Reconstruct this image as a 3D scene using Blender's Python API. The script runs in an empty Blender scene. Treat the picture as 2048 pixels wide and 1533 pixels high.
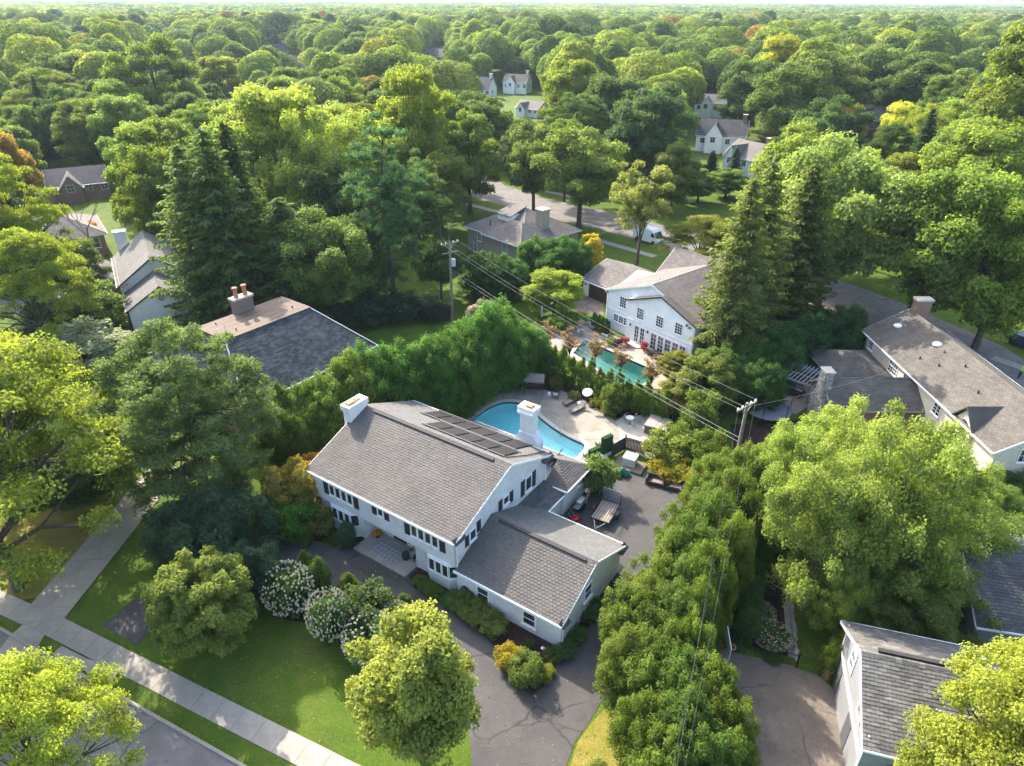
import bpy, bmesh, math, random
import numpy as np
from mathutils import Vector
R = math.radians
SC = bpy.context.scene
COL = SC.collection
random.seed(7)

# ------------------------------------------------------------------ camera
CAM_H, FPX, PITCH, ROLL = 37.0, 1366.0, R(29.35), R(0.25)
cd = bpy.data.cameras.new('Camera'); cam = bpy.data.objects.new('Camera', cd); COL.objects.link(cam)
cd.sensor_width = 36.0; cd.lens = 36.0 * FPX / 2048.0
cd.clip_start = 0.5; cd.clip_end = 20000.0
cam.location = (0, 0, CAM_H)
cam.rotation_mode = 'XYZ'
from mathutils import Matrix
cam.rotation_euler = (Matrix.Rotation(math.pi/2 - PITCH, 3, 'X') @ Matrix.Rotation(ROLL, 3, 'Z')).to_euler()
SC.camera = cam
# ------------------------------------------------------------------ light
SUN_TO = Vector((-0.74, 1.15, 1.0)).normalized()          # towards the sun
w = bpy.data.worlds.new('World'); SC.world = w; w.use_nodes = True
nt = w.node_tree; nt.nodes.clear()
sky = nt.nodes.new('ShaderNodeTexSky'); sky.sky_type = 'NISHITA'; sky.sun_disc = False
sky.sun_elevation = math.asin(SUN_TO.z); sky.sun_rotation = math.atan2(SUN_TO.x, SUN_TO.y)
sky.air_density = 1.0; sky.dust_density = 3.2; sky.ozone_density = 1.0
bg = nt.nodes.new('ShaderNodeBackground'); bg.inputs[1].default_value = 0.15
wo = nt.nodes.new('ShaderNodeOutputWorld')
nt.links.new(sky.outputs[0], bg.inputs[0]); nt.links.new(bg.outputs[0], wo.inputs[0])
sl = bpy.data.lights.new('Sun', 'SUN'); sl.energy = 2.8; sl.angle = R(0.55); sl.color = (1.0, 0.92, 0.80)
so = bpy.data.objects.new('Sun', sl); COL.objects.link(so)
so.rotation_euler = SUN_TO.to_track_quat('Z', 'Y').to_euler(); so.location = (-60, 90, 90)
SC.view_settings.view_transform = 'Standard'; SC.view_settings.look = 'None'
SC.view_settings.exposure = 2.05; SC.view_settings.gamma = 1.0; SC.view_settings.use_curve_mapping = False
SC.render.engine = 'CYCLES'
cy = SC.cycles
cy.use_denoising = True; cy.use_adaptive_sampling = False
try: cy.denoiser = 'OPENIMAGEDENOISE'; cy.denoising_prefilter = 'NONE'; cy.denoising_input_passes = 'RGB_ALBEDO_NORMAL'
except Exception: pass
cy.max_bounces = 8; cy.diffuse_bounces = 5; cy.glossy_bounces = 2; cy.transmission_bounces = 5
cy.transparent_max_bounces = 8; cy.volume_bounces = 0; cy.caustics_reflective = False; cy.caustics_refractive = False
cy.sample_clamp_indirect = 6.0

# ------------------------------------------------------------------ pixel -> place
_cp, _sp, _cr, _sr = math.cos(PITCH), math.sin(PITCH), math.cos(ROLL), math.sin(ROLL)
def ray(x, y):
    u, v = (x - 1024) / FPX, (766.5 - y) / FPX
    u, v = u*_cr - v*_sr, u*_sr + v*_cr
    return (u, _cp + v*_sp, -_sp + v*_cp)
def G(x, y, z=0.0):
    d = ray(x, y); k = (z - CAM_H) / d[2]
    return Vector((d[0]*k, d[1]*k, z))
def PJ(p):
    x, y, z = p[0], p[1], p[2] - CAM_H
    dz = y*_cp - z*_sp; up = y*_sp + z*_cp
    u, v = x/dz, up/dz
    u, v = u*_cr + v*_sr, v*_cr - u*_sr
    return (1024 + u*FPX, 766.5 - v*FPX)
def ZF(sc, ox, oy): return lambda x, y: (ox + x/sc, oy + y/sc)
z1, z2, z3 = ZF(2.643, 560, 740), ZF(2.926, 860, 560), ZF(2.675, 0, 960)
z4, z5, z6 = ZF(2.926, 640, 1080), ZF(2.535, 1240, 1040), ZF(3.066, 1400, 560)
zb, zT, zS = ZF(2.926, 680, 340), ZF(9.58, 1130, 920), ZF(12.78, 1100, 740)
zY, zV, zA, zP = ZF(8.515, 1160, 840), ZF(7.314, 1200, 760), ZF(5.473, 1130, 480), ZF(7.665, 1500, 660)
def height_at(p, py):
    lo, hi = -2.0, 60.0
    for _ in range(40):
        m = (lo+hi)/2
        if PJ((p[0], p[1], m))[1] > py: lo = m
        else: hi = m
    return lo

# ------------------------------------------------------------------ materials
MATS = {}
def mat(name, col=(.5,.5,.5), rough=.6, metal=0.0, var=0.0, vscale=3.0, bump=0.0, bscale=30.0, spec=.4, tint=0.0, obj_col=False, build=None, detail=4.0):
    if name in MATS: return MATS[name]
    m = bpy.data.materials.new(name); m.use_nodes = True; MATS[name] = m
    n, l = m.node_tree.nodes, m.node_tree.links
    b = n['Principled BSDF']
    b.inputs['Base Color'].default_value = (*col, 1); b.inputs['Roughness'].default_value = rough
    b.inputs['Metallic'].default_value = metal; b.inputs['Specular IOR Level'].default_value = spec
    tc = n.new('ShaderNodeTexCoord'); vec = tc.outputs['Object']
    out = None
    if var or tint:
        hs = n.new('ShaderNodeHueSaturation'); hs.inputs['Color'].default_value = (*col, 1)
        val = None
        if var:
            a = n.new('ShaderNodeTexNoise'); a.inputs['Scale'].default_value = vscale; a.inputs['Detail'].default_value = detail
            a.inputs['Roughness'].default_value = .65; l.new(vec, a.inputs['Vector'])
            mr = n.new('ShaderNodeMapRange'); mr.inputs[1].default_value = .25; mr.inputs[2].default_value = .75
            mr.inputs[3].default_value = 1-var; mr.inputs[4].default_value = 1+var; l.new(a.outputs['Fac'], mr.inputs[0]); val = mr.outputs[0]
        if tint:
            at = n.new('ShaderNodeAttribute'); at.attribute_name = 'tint'
            mr2 = n.new('ShaderNodeMapRange'); mr2.inputs[3].default_value = 1-tint; mr2.inputs[4].default_value = 1+tint
            l.new(at.outputs['Fac'], mr2.inputs[0])
            if val is None: val = mr2.outputs[0]
            else:
                mm = n.new('ShaderNodeMath'); mm.operation = 'MULTIPLY'; l.new(val, mm.inputs[0]); l.new(mr2.outputs[0], mm.inputs[1]); val = mm.outputs[0]
        l.new(val, hs.inputs['Value']); l.new(hs.outputs[0], b.inputs['Base Color']); out = hs
    if bump:
        nb = n.new('ShaderNodeTexNoise'); nb.inputs['Scale'].default_value = bscale; nb.inputs['Detail'].default_value = 3; l.new(vec, nb.inputs['Vector'])
        bp = n.new('ShaderNodeBump'); bp.inputs['Strength'].default_value = bump; bp.inputs['Distance'].default_value = .05
        l.new(nb.outputs['Fac'], bp.inputs['Height']); l.new(bp.outputs[0], b.inputs['Normal'])
    if build: build(m, n, l, b, vec, out)
    return m
def ramp(n, stops):
    r = n.new('ShaderNodeValToRGB'); e = r.color_ramp.elements
    while len(e) < len(stops): e.new(.5)
    for k, (p, c) in enumerate(stops): e[k].position = p; e[k].color = (*c, 1)
    return r
def noise(n, l, vec, scale, detail=5, rough=.6):
    a = n.new('ShaderNodeTexNoise'); a.inputs['Scale'].default_value = scale; a.inputs['Detail'].default_value = detail
    a.inputs['Roughness'].default_value = rough; l.new(vec, a.inputs['Vector']); return a.outputs['Fac']
def mixc(n, l, fac, a, b, mode='MIX'):
    x = n.new('ShaderNodeMix'); x.data_type = 'RGBA'; x.blend_type = mode
    if isinstance(fac, float): x.inputs[0].default_value = fac
    else: l.new(fac, x.inputs[0])
    for s, v in ((6, a), (7, b)):
        if isinstance(v, tuple): x.inputs[s].default_value = (*v, 1)
        else: l.new(v, x.inputs[s])
    return x.outputs[2]
def rng(n, l, v, a, b, c, d):
    m = n.new('ShaderNodeMapRange'); l.new(v, m.inputs[0])
    for i, q in enumerate((a, b, c, d)): m.inputs[1+i].default_value = q
    return m.outputs[0]

def foliage(name, far=False, trans=.47):
    m = bpy.data.materials.new(name); m.use_nodes = True; MATS[name] = m
    n, l = m.node_tree.nodes, m.node_tree.links; n.clear()
    oi = n.new('ShaderNodeObjectInfo'); at = n.new('ShaderNodeAttribute'); at.attribute_name = 'tint'
    if far:
        rp = ramp(n, [(0, (.045,.08,.026)), (.2, (.08,.125,.03)), (.4, (.115,.165,.036)), (.6, (.14,.185,.034)), (.74, (.06,.10,.03)), (.86, (.175,.205,.034)), (.96, (.12,.15,.03)), (.985, (.17,.12,.035)), (.995, (.06,.03,.03))])
        l.new(oi.outputs['Random'], rp.inputs[0]); base = rp.outputs[0]
    else: base = oi.outputs['Color']
    base = mixc(n, l, 1.0, base, (1.08,1.03,1.18), 'MULTIPLY')
    tc = n.new('ShaderNodeTexCoord')
    nz = noise(n, l, tc.outputs['Object'], .45 if not far else .15, 3)
    hs = n.new('ShaderNodeHueSaturation'); l.new(base, hs.inputs['Color'])
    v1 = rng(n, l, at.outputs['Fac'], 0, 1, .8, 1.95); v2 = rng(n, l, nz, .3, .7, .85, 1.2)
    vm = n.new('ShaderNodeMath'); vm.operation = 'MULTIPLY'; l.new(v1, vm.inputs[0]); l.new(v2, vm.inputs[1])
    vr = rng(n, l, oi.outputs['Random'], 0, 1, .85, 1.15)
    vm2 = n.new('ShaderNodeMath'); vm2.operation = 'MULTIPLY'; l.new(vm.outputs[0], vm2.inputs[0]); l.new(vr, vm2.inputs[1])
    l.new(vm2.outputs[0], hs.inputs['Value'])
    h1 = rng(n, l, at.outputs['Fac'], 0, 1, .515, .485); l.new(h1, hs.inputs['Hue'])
    p = n.new('ShaderNodeBsdfPrincipled'); p.inputs['Roughness'].default_value = .65; p.inputs['Specular IOR Level'].default_value = .05 if far else .14
    l.new(hs.outputs[0], p.inputs['Base Color'])
    tr = n.new('ShaderNodeBsdfTranslucent')
    tcol = mixc(n, l, .75, hs.outputs[0], (1.6, 1.7, .55), 'MULTIPLY'); l.new(tcol, tr.inputs[0])
    mx = n.new('ShaderNodeMixShader'); mx.inputs[0].default_value = trans
    l.new(p.outputs[0], mx.inputs[1]); l.new(tr.outputs[0], mx.inputs[2])
    o = n.new('ShaderNodeOutputMaterial'); l.new(mx.outputs[0], o.inputs[0]); return m
F_NEAR = foliage('foliage'); F_FAR = foliage('foliage_distant', True)
M_BARK = mat('bark', (.085,.065,.05), .9, var=.4, vscale=4, bump=.5, bscale=12)
M_BARKL = mat('pale_bark', (.22,.19,.16), .9, var=.4, vscale=6)

def b_grass(m, n, l, b, vec, out):
    a = noise(n, l, vec, .45, 8, .78); c = noise(n, l, vec, 7, 6, .85); d = noise(n, l, vec, .12, 3)
    r1 = ramp(n, [(.25, (.045,.085,.010)), (.48, (.075,.13,.014)), (.62, (.11,.15,.02)), (.78, (.16,.17,.035))]); l.new(a, r1.inputs[0])
    r2 = ramp(n, [(.28, (.4,.45,.36)), (.5, (.95,.95,.9)), (.72, (1.6,1.5,1.35))]); l.new(c, r2.inputs[0])
    x = mixc(n, l, 1.0, r1.outputs[0], r2.outputs[0], 'MULTIPLY')
    f = rng(n, l, d, .54, .7, 0, .75); g2 = rng(n, l, c, .4, .7, 0, 1)
    mm = n.new('ShaderNodeMath'); mm.operation = 'MULTIPLY'; l.new(f, mm.inputs[0]); l.new(g2, mm.inputs[1])
    y = mixc(n, l, mm.outputs[0], x, (.19,.145,.06)); l.new(y, b.inputs['Base Color'])
    bp = n.new('ShaderNodeBump'); bp.inputs['Strength'].default_value = .9; bp.inputs['Distance'].default_value = .08
    nn = noise(n, l, vec, 14, 4, .8); l.new(nn, bp.inputs['Height']); l.new(bp.outputs[0], b.inputs['Normal'])
def b_dry(m, n, l, b, vec, out):
    r_ = ramp(n, [(.3,(.10,.12,.02)),(.5,(.19,.165,.035)),(.7,(.27,.21,.075))]); l.new(noise(n, l, vec, .8, 8, .8), r_.inputs[0])
    r2 = ramp(n, [(.3, (.5,.52,.45)), (.7, (1.4,1.38,1.3))]); l.new(noise(n, l, vec, 8, 5, .8), r2.inputs[0]); l.new(mixc(n, l, 1.0, r_.outputs[0], r2.outputs[0], 'MULTIPLY'), b.inputs['Base Color'])
M_DRY = mat('dry_grass', rough=.9, spec=.1, build=b_dry)
M_GRASS = mat('grass', rough=.85, spec=.1, build=b_grass)
def b_asphalt(base, crack=True, patch=.35):
    def f(m, n, l, b, vec, out):
        a = noise(n, l, vec, .5, 6, .65); c = noise(n, l, vec, 40, 2); e = noise(n, l, vec, 3.5, 6, .75)
        v = rng(n, l, a, .3, .7, 1-patch, 1+patch); v2 = rng(n, l, c, .2, .8, .92, 1.08); v3 = rng(n, l, e, .3, .7, .88, 1.12)
        m1 = n.new('ShaderNodeMath'); m1.operation = 'MULTIPLY'; l.new(v, m1.inputs[0]); l.new(v2, m1.inputs[1])
        m2 = n.new('ShaderNodeMath'); m2.operation = 'MULTIPLY'; l.new(m1.outputs[0], m2.inputs[0]); l.new(v3, m2.inputs[1])
        hs = n.new('ShaderNodeHueSaturation'); hs.inputs['Color'].default_value = (*base, 1); l.new(m2.outputs[0], hs.inputs['Value'])
        o = hs.outputs[0]
        if crack:
            dn = n.new('ShaderNodeTexNoise'); dn.inputs['Scale'].default_value = 1.2; dn.inputs['Detail'].default_value = 4; l.new(vec, dn.inputs['Vector'])
            av = n.new('ShaderNodeMix'); av.data_type = 'VECTOR'; av.inputs[0].default_value = .35; l.new(vec, av.inputs[4]); l.new(dn.outputs['Color'], av.inputs[5])
            vo = n.new('ShaderNodeTexVoronoi'); vo.feature = 'DISTANCE_TO_EDGE'; vo.inputs['Scale'].default_value = .3; l.new(av.outputs[1], vo.inputs['Vector'])
            f2 = rng(n, l, vo.outputs['Distance'], .002, .014, 1, 0)
            msk = rng(n, l, noise(n, l, vec, .25, 2), .38, .5, 0, .95)
            mu = n.new('ShaderNodeMath'); mu.operation = 'MULTIPLY'; l.new(f2, mu.inputs[0]); l.new(msk, mu.inputs[1])
            o = mixc(n, l, mu.outputs[0], o, tuple(q*.45 for q in base))
        l.new(o, b.inputs['Base Color'])
        bp = n.new('ShaderNodeBump'); bp.inputs['Strength'].default_value = .35; bp.inputs['Distance'].default_value = .01
        l.new(c, bp.inputs['Height']); l.new(bp.outputs[0], b.inputs['Normal'])
    return f
M_ASPH = mat('driveway_asphalt', rough=.8, spec=.3, build=b_asphalt((.064,.060,.058), True, .22))
M_ASPH2 = mat('rear_asphalt', rough=.8, spec=.3, build=b_asphalt((.15,.125,.102), True, .3))
M_ROAD = mat('road_asphalt', rough=.85, spec=.3, build=b_asphalt((.155,.143,.132), True, .25))
M_CONC = mat('sidewalk_concrete', rough=.85, spec=.3, build=b_asphalt((.30,.265,.22), False, .2))
M_DECK = mat('pool_deck_concrete', rough=.75, spec=.3, build=b_asphalt((.27,.235,.185), False, .28))
M_PATIO = mat('patio_concrete', rough=.75, spec=.3, build=b_asphalt((.42,.375,.31), False, .15))
M_FLAG = mat('patio_pavers', rough=.8, build=b_asphalt((.30,.23,.19), False, .3))
M_MULCH = mat('mulch', (.045,.028,.022), .95, var=.6, vscale=7, bump=1.0, bscale=25, spec=.1)
def b_brickpaint(base, mortar, sx=1.0, strength=.35):
    def f(m, n, l, b, vec, out):
        geo = n.new('ShaderNodeNewGeometry'); sp = n.new('ShaderNodeSeparateXYZ'); l.new(vec, sp.inputs[0])
        ad = n.new('ShaderNodeMath'); ad.operation = 'ADD'; l.new(sp.outputs[0], ad.inputs[0]); l.new(sp.outputs[1], ad.inputs[1])
        cb = n.new('ShaderNodeCombineXYZ'); l.new(ad.outputs[0], cb.inputs[0]); l.new(sp.outputs[2], cb.inputs[1])
        br = n.new('ShaderNodeTexBrick'); br.inputs['Scale'].default_value = 1.0; br.inputs['Brick Width'].default_value = .22*sx; br.inputs['Row Height'].default_value = .08*sx
        br.inputs['Mortar Size'].default_value = .009; br.inputs['Color1'].default_value = (*base, 1)
        br.inputs['Color2'].default_value = (*[q*.86 for q in base], 1); br.inputs['Mortar'].default_value = (*mortar, 1)
        l.new(cb.outputs[0], br.inputs['Vector'])
        v = rng(n, l, noise(n, l, vec, .8, 6, .7), .3, .7, .84, 1.08)
        x = n.new('ShaderNodeHueSaturation'); l.new(br.outputs['Color'], x.inputs['Color']); l.new(v, x.inputs['Value'])
        l.new(x.outputs[0], b.inputs['Base Color'])
        bp = n.new('ShaderNodeBump'); bp.inputs['Strength'].default_value = strength; bp.inputs['Distance'].default_value = .02; bp.invert = True
        l.new(br.outputs['Fac'], bp.inputs['Height']); l.new(bp.outputs[0], b.inputs['Normal'])
    return f
M_WBRICK = mat('white_painted_brick', rough=.6, build=b_brickpaint((.78,.78,.76), (.62,.62,.61)))
M_RBRICK = mat('red_brick', rough=.85, build=b_brickpaint((.25,.11,.075), (.36,.32,.28), 1.1))
M_BBRICK = mat('brown_brick', rough=.85, build=b_brickpaint((.19,.12,.10), (.3,.27,.25), 1.1))
def b_siding(base, h=.18):
    def f(m, n, l, b, vec, out):
        sp = n.new('ShaderNodeSeparateXYZ'); l.new(vec, sp.inputs[0])
        mu = n.new('ShaderNodeMath'); mu.operation = 'MODULO'; l.new(sp.outputs[2], mu.inputs[0]); mu.inputs[1].default_value = h
        v = rng(n, l, mu.outputs[0], 0, h*.16, .6, 1); v2 = rng(n, l, noise(n, l, vec, 1.2, 5), .3, .7, .9, 1.06)
        m1 = n.new('ShaderNodeMath'); m1.operation = 'MULTIPLY'; l.new(v, m1.inputs[0]); l.new(v2, m1.inputs[1])
        hs = n.new('ShaderNodeHueSaturation'); hs.inputs['Color'].default_value = (*base, 1); l.new(m1.outputs[0], hs.inputs['Value']); l.new(hs.outputs[0], b.inputs['Base Color'])
        bp = n.new('ShaderNodeBump'); bp.inputs['Strength'].default_value = .6; bp.inputs['Distance'].default_value = .03
        l.new(mu.outputs[0], bp.inputs['Height']); l.new(bp.outputs[0], b.inputs['Normal'])
    return f
M_WSID = mat('white_siding', rough=.55, build=b_siding((.87,.87,.85)))
M_TSID = mat('tan_siding', rough=.6, build=b_siding((.42,.37,.29)))
M_CSID = mat('cream_siding', rough=.6, build=b_siding((.62,.55,.44)))
M_GSID = mat('grey_siding', rough=.6, build=b_siding((.25,.255,.26), .22))
M_KSID = mat('khaki_siding', rough=.6, build=b_siding((.30,.28,.20)))
M_WHITE = mat('white_paint', (.82,.82,.80), .45, var=.05, vscale=2)
M_GLASS = mat('window_glass', (.035,.045,.052), .06, spec=.9, var=.9, vscale=1.3)  # patchy tone painted in for varied reflections and curtains
M_GLASSL = mat('pale_glass', (.16,.18,.20), .08, spec=.9, var=.5, vscale=1.5)  # pale bluish pane colour with uneven tone
M_SHUT = mat('charcoal_paint', (.028,.03,.036), .5, var=.15)
def b_roof(base, warm, tint=.22, stain=.35, sc=.5):
    def f(m, n, l, b, vec, out):
        at = n.new('ShaderNodeAttribute'); at.attribute_name = 'tint'
        sp = n.new('ShaderNodeMapping'); l.new(vec, sp.inputs[0]); sp.inputs['Scale'].default_value = (1, .35, .35)
        v = rng(n, l, at.outputs['Fac'], 0, 1, 1-tint, 1+tint); v2 = rng(n, l, noise(n, l, vec, sc, 5, .6), .3, .7, 1-stain, 1+stain*.6)
        c = rng(n, l, noise(n, l, sp.outputs[0], .9, 5, .7), .38, .62, 0, 1); cc = mixc(n, l, c, base, warm)
        g2 = rng(n, l, noise(n, l, vec, 60, 2), .2, .8, .8, 1.2)
        x = n.new('ShaderNodeMath'); x.operation = 'MULTIPLY'; l.new(v, x.inputs[0]); l.new(v2, x.inputs[1])
        y = n.new('ShaderNodeMath'); y.operation = 'MULTIPLY'; l.new(x.outputs[0], y.inputs[0]); l.new(g2, y.inputs[1])
        hs = n.new('ShaderNodeHueSaturation'); l.new(cc, hs.inputs['Color']); l.new(y.outputs[0], hs.inputs['Value']); l.new(hs.outputs[0], b.inputs['Base Color'])
    return f
M_ROOF = mat('grey_brown_shingle', rough=.85, spec=.3, build=b_roof((.110,.104,.097), (.122,.109,.096), .10, .16))
M_ROOFG = mat('grey_shingle', rough=.85, spec=.3, build=b_roof((.127,.125,.12), (.134,.127,.117), .12, .14))
M_SLATE = mat('blue_slate_shingle', rough=.85, spec=.15, build=b_roof((.036,.046,.058), (.055,.064,.068), .4))
M_ROOFB = mat('brown_shingle', rough=.85, spec=.3, build=b_roof((.105,.095,.083), (.12,.106,.09), .14, .22))
M_ROOFM = mat('mottled_shingle', rough=.85, spec=.3, build=b_roof((.12,.112,.102), (.165,.155,.14), .3, .3, .8))
M_ROOFP = mat('pale_grey_shingle', rough=.85, spec=.3, build=b_roof((.155,.138,.128), (.175,.152,.136), .14, .2))
M_ROOFD = mat('dark_grey_shingle', rough=.85, spec=.3, build=b_roof((.078,.079,.08), (.105,.102,.098), .2))
M_RIDGE = mat('ridge_vent', (.035,.034,.034), .8, var=.3)
M_STEEL = mat('steel', (.45,.45,.46), .3, .9)
M_DARKM = mat('black_metal', (.02,.02,.022), .45, .3)
M_CLAY = mat('terracotta', (.42,.17,.09), .8, var=.25, vscale=6)
M_WOOD = mat('weathered_wood', (.24,.19,.14), .85, var=.4, vscale=4, bump=.3, bscale=30, tint=.3)
M_POLE = mat('pole_wood', (.21,.18,.15), .9, var=.35, vscale=5, bump=.4)
# ------------------------------------------------------------------ mesh helpers
class MB:
    def __init__(s): s.v, s.f, s.t = [], [], []
    def add(s, vs, fs, tint=.5):
        o = len(s.v); s.v += [tuple(q) for q in vs]; s.f += [tuple(i+o for i in f) for f in fs]; s.t += [tint]*len(fs); return s
    def box(s, a, b, tint=.5):
        (x0,y0,z0), (x1,y1,z1_) = a, b
        x0, x1 = min(x0,x1), max(x0,x1); y0, y1 = min(y0,y1), max(y0,y1); z0, z1_ = min(z0,z1_), max(z0,z1_)
        vs = [(x,y,z) for z in (z0,z1_) for y in (y0,y1) for x in (x0,x1)]
        return s.add(vs, [(0,2,3,1),(4,5,7,6),(0,1,5,4),(2,6,7,3),(0,4,6,2),(1,3,7,5)], tint)
    def tube(s, pts, r, n=6, cap=True, tint=.5):
        pts = [Vector(p) for p in pts]; rs = r if isinstance(r, (list, tuple)) else [r]*len(pts); vs, fs = [], []
        for i, p in enumerate(pts):
            d = (pts[min(i+1, len(pts)-1)] - pts[max(i-1, 0)]); d = d.normalized() if d.length > 1e-6 else Vector((0,0,1))
            a = d.orthogonal().normalized() if abs(d.z) > .9 else d.cross(Vector((0,0,1))).normalized(); b = d.cross(a)
            for k in range(n):
                w_ = 2*math.pi*k/n; vs.append(p + (a*math.cos(w_) + b*math.sin(w_))*rs[i])
        for i in range(len(pts)-1):
            for k in range(n): fs.append((i*n+k, i*n+(k+1)%n, (i+1)*n+(k+1)%n, (i+1)*n+k))
        if cap: fs += [tuple(range(n))[::-1], tuple(range((len(pts)-1)*n, len(pts)*n))]
        return s.add(vs, fs, tint)
    def lathe(s, prof, n=16, c=(0,0,0), tint=.5):
        vs = [(c[0]+r*math.cos(2*math.pi*k/n), c[1]+r*math.sin(2*math.pi*k/n), c[2]+z) for r, z in prof for k in range(n)]
        fs = [(i*n+k, i*n+(k+1)%n, (i+1)*n+(k+1)%n, (i+1)*n+k) for i in range(len(prof)-1) for k in range(n)]
        fs += [tuple(range(n))[::-1], tuple(range((len(prof)-1)*n, len(prof)*n))]
        return s.add(vs, fs, tint)
    def prism(s, poly, z0, z1_, tint=.5):
        n = len(poly); vs = [(p[0],p[1],z0) for p in poly] + [(p[0],p[1],z1_) for p in poly]
        return s.add(vs, [tuple(range(n))[::-1], tuple(range(n,2*n))] + [(k,(k+1)%n,n+(k+1)%n,n+k) for k in range(n)], tint)
    def slab(s, quad, th, tint=.5):   # quad of 3-D points extruded down along its normal
        q = [Vector(p) for p in quad]; nn = (q[1]-q[0]).cross(q[2]-q[0]).normalized()
        if nn.z < 0: nn = -nn
        n = len(q); vs = q + [p - nn*th for p in q]
        return s.add(vs, [tuple(range(n)), tuple(range(n,2*n))[::-1]] + [(k,n+k,n+(k+1)%n,(k+1)%n) for k in range(n)], tint)
    def mesh(s, name):
        me = bpy.data.meshes.new(name); me.from_pydata(s.v, [], s.f)
        if any(t != .5 for t in s.t):
            a = me.attributes.new('tint', 'FLOAT', 'FACE'); a.data.foreach_set('value', s.t)
        bm = bmesh.new(); bm.from_mesh(me); bmesh.ops.recalc_face_normals(bm, faces=bm.faces); bm.to_mesh(me); bm.free()
        return me
    def obj(s, name, m, parent=None, smooth=False):
        me = s.mesh(name); me.materials.append(m if not isinstance(m, str) else MATS[m])
        if smooth:
            for p in me.polygons: p.use_smooth = True
        return link(name, me, parent)
def link(name, data, parent=None):
    o = bpy.data.objects.new(name, data); COL.objects.link(o)
    if parent is not None: o.parent = parent
    return o
def B(*boxes):
    m = MB()
    for b in boxes: m.box(*b)
    return m
def tag(o, label, cat, group=None):
    o['label'] = label; o['category'] = cat
    if group: o['group'] = group
    return o
def thing(name, label, cat, loc=(0,0,0), rz=0.0, group=None):
    o = link(name, None); o.location = loc; o.rotation_euler = (0,0,rz); return tag(o, label, cat, group)
def struct(o): o['kind'] = 'structure'; return o
def stuff(o): o['kind'] = 'stuff'; return o
def dup(root, loc, rz=0.0, label=None, sc=None):
    r = root.copy(); COL.objects.link(r); r.location = loc; r.rotation_euler = (0,0,rz)
    if label: r['label'] = label
    if sc: r.scale = sc
    for ch in root.children:
        c = ch.copy(); COL.objects.link(c); c.parent = r
        for g in ch.children:
            d = g.copy(); COL.objects.link(d); d.parent = c
    return r
def sheet(name, px, z, m, parent=None, world=False, th=.0, holes=()):
    pts = [Vector((p[0],p[1],0)) if world else G(*p) for p in px]
    bm = bmesh.new()
    def loop(ps):
        vs = [bm.verts.new((p[0],p[1],z)) for p in ps]
        return [bm.edges.new((vs[i], vs[(i+1)%len(vs)])) for i in range(len(vs))]
    ed = loop(pts)
    for h in holes: ed += loop(h)
    bmesh.ops.triangle_fill(bm, use_beauty=True, use_dissolve=False, edges=ed, normal=(0,0,1))
    for f in bm.faces:
        if f.normal.z < 0: f.normal_flip()
    if th:
        r = bmesh.ops.extrude_face_region(bm, geom=bm.faces[:])
        bmesh.ops.translate(bm, vec=(0,0,-th), verts=[v for v in r['geom'] if isinstance(v, bmesh.types.BMVert)])
        bmesh.ops.recalc_face_normals(bm, faces=bm.faces)
    me = bpy.data.meshes.new(name); bm.to_mesh(me); bm.free(); me.materials.append(m)
    return link(name, me, parent)
def smooth_loop(pts, k=5):
    out = []; n = len(pts); P = [Vector((p[0],p[1],0)) for p in pts]
    for i in range(n):
        a, b, c, d = P[i-1], P[i], P[(i+1)%n], P[(i+2)%n]
        for j in range(k):
            t = j/k; out.append(.5*((2*b) + (c-a)*t + (2*a-5*b+4*c-d)*t*t + (3*b-a-3*c+d)*t**3))
    return out
def offset_loop(P, d):
    n = len(P); area = sum(P[i].x*P[(i+1)%n].y - P[(i+1)%n].x*P[i].y for i in range(n)); sg = 1 if area > 0 else -1; out = []
    for i in range(n):
        t = (P[(i+1)%n]-P[i-1]).normalized(); out.append(Vector((P[i].x + t.y*d*sg, P[i].y - t.x*d*sg, 0)))
    return out
class Fr:   # a house's own frame: s along the front, t into the depth
    def __init__(s, o, ang): s.o = Vector((o[0],o[1],0)); a = R(ang); s.a = a; s.s = Vector((math.cos(a),math.sin(a),0)); s.t = Vector((-math.sin(a),math.cos(a),0))
    def w(s, x, y, z=0): return s.o + s.s*x + s.t*y + Vector((0,0,z))
    def loc(s, p): q = Vector((p[0],p[1],0)) - s.o; return (q.dot(s.s), q.dot(s.t))

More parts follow.
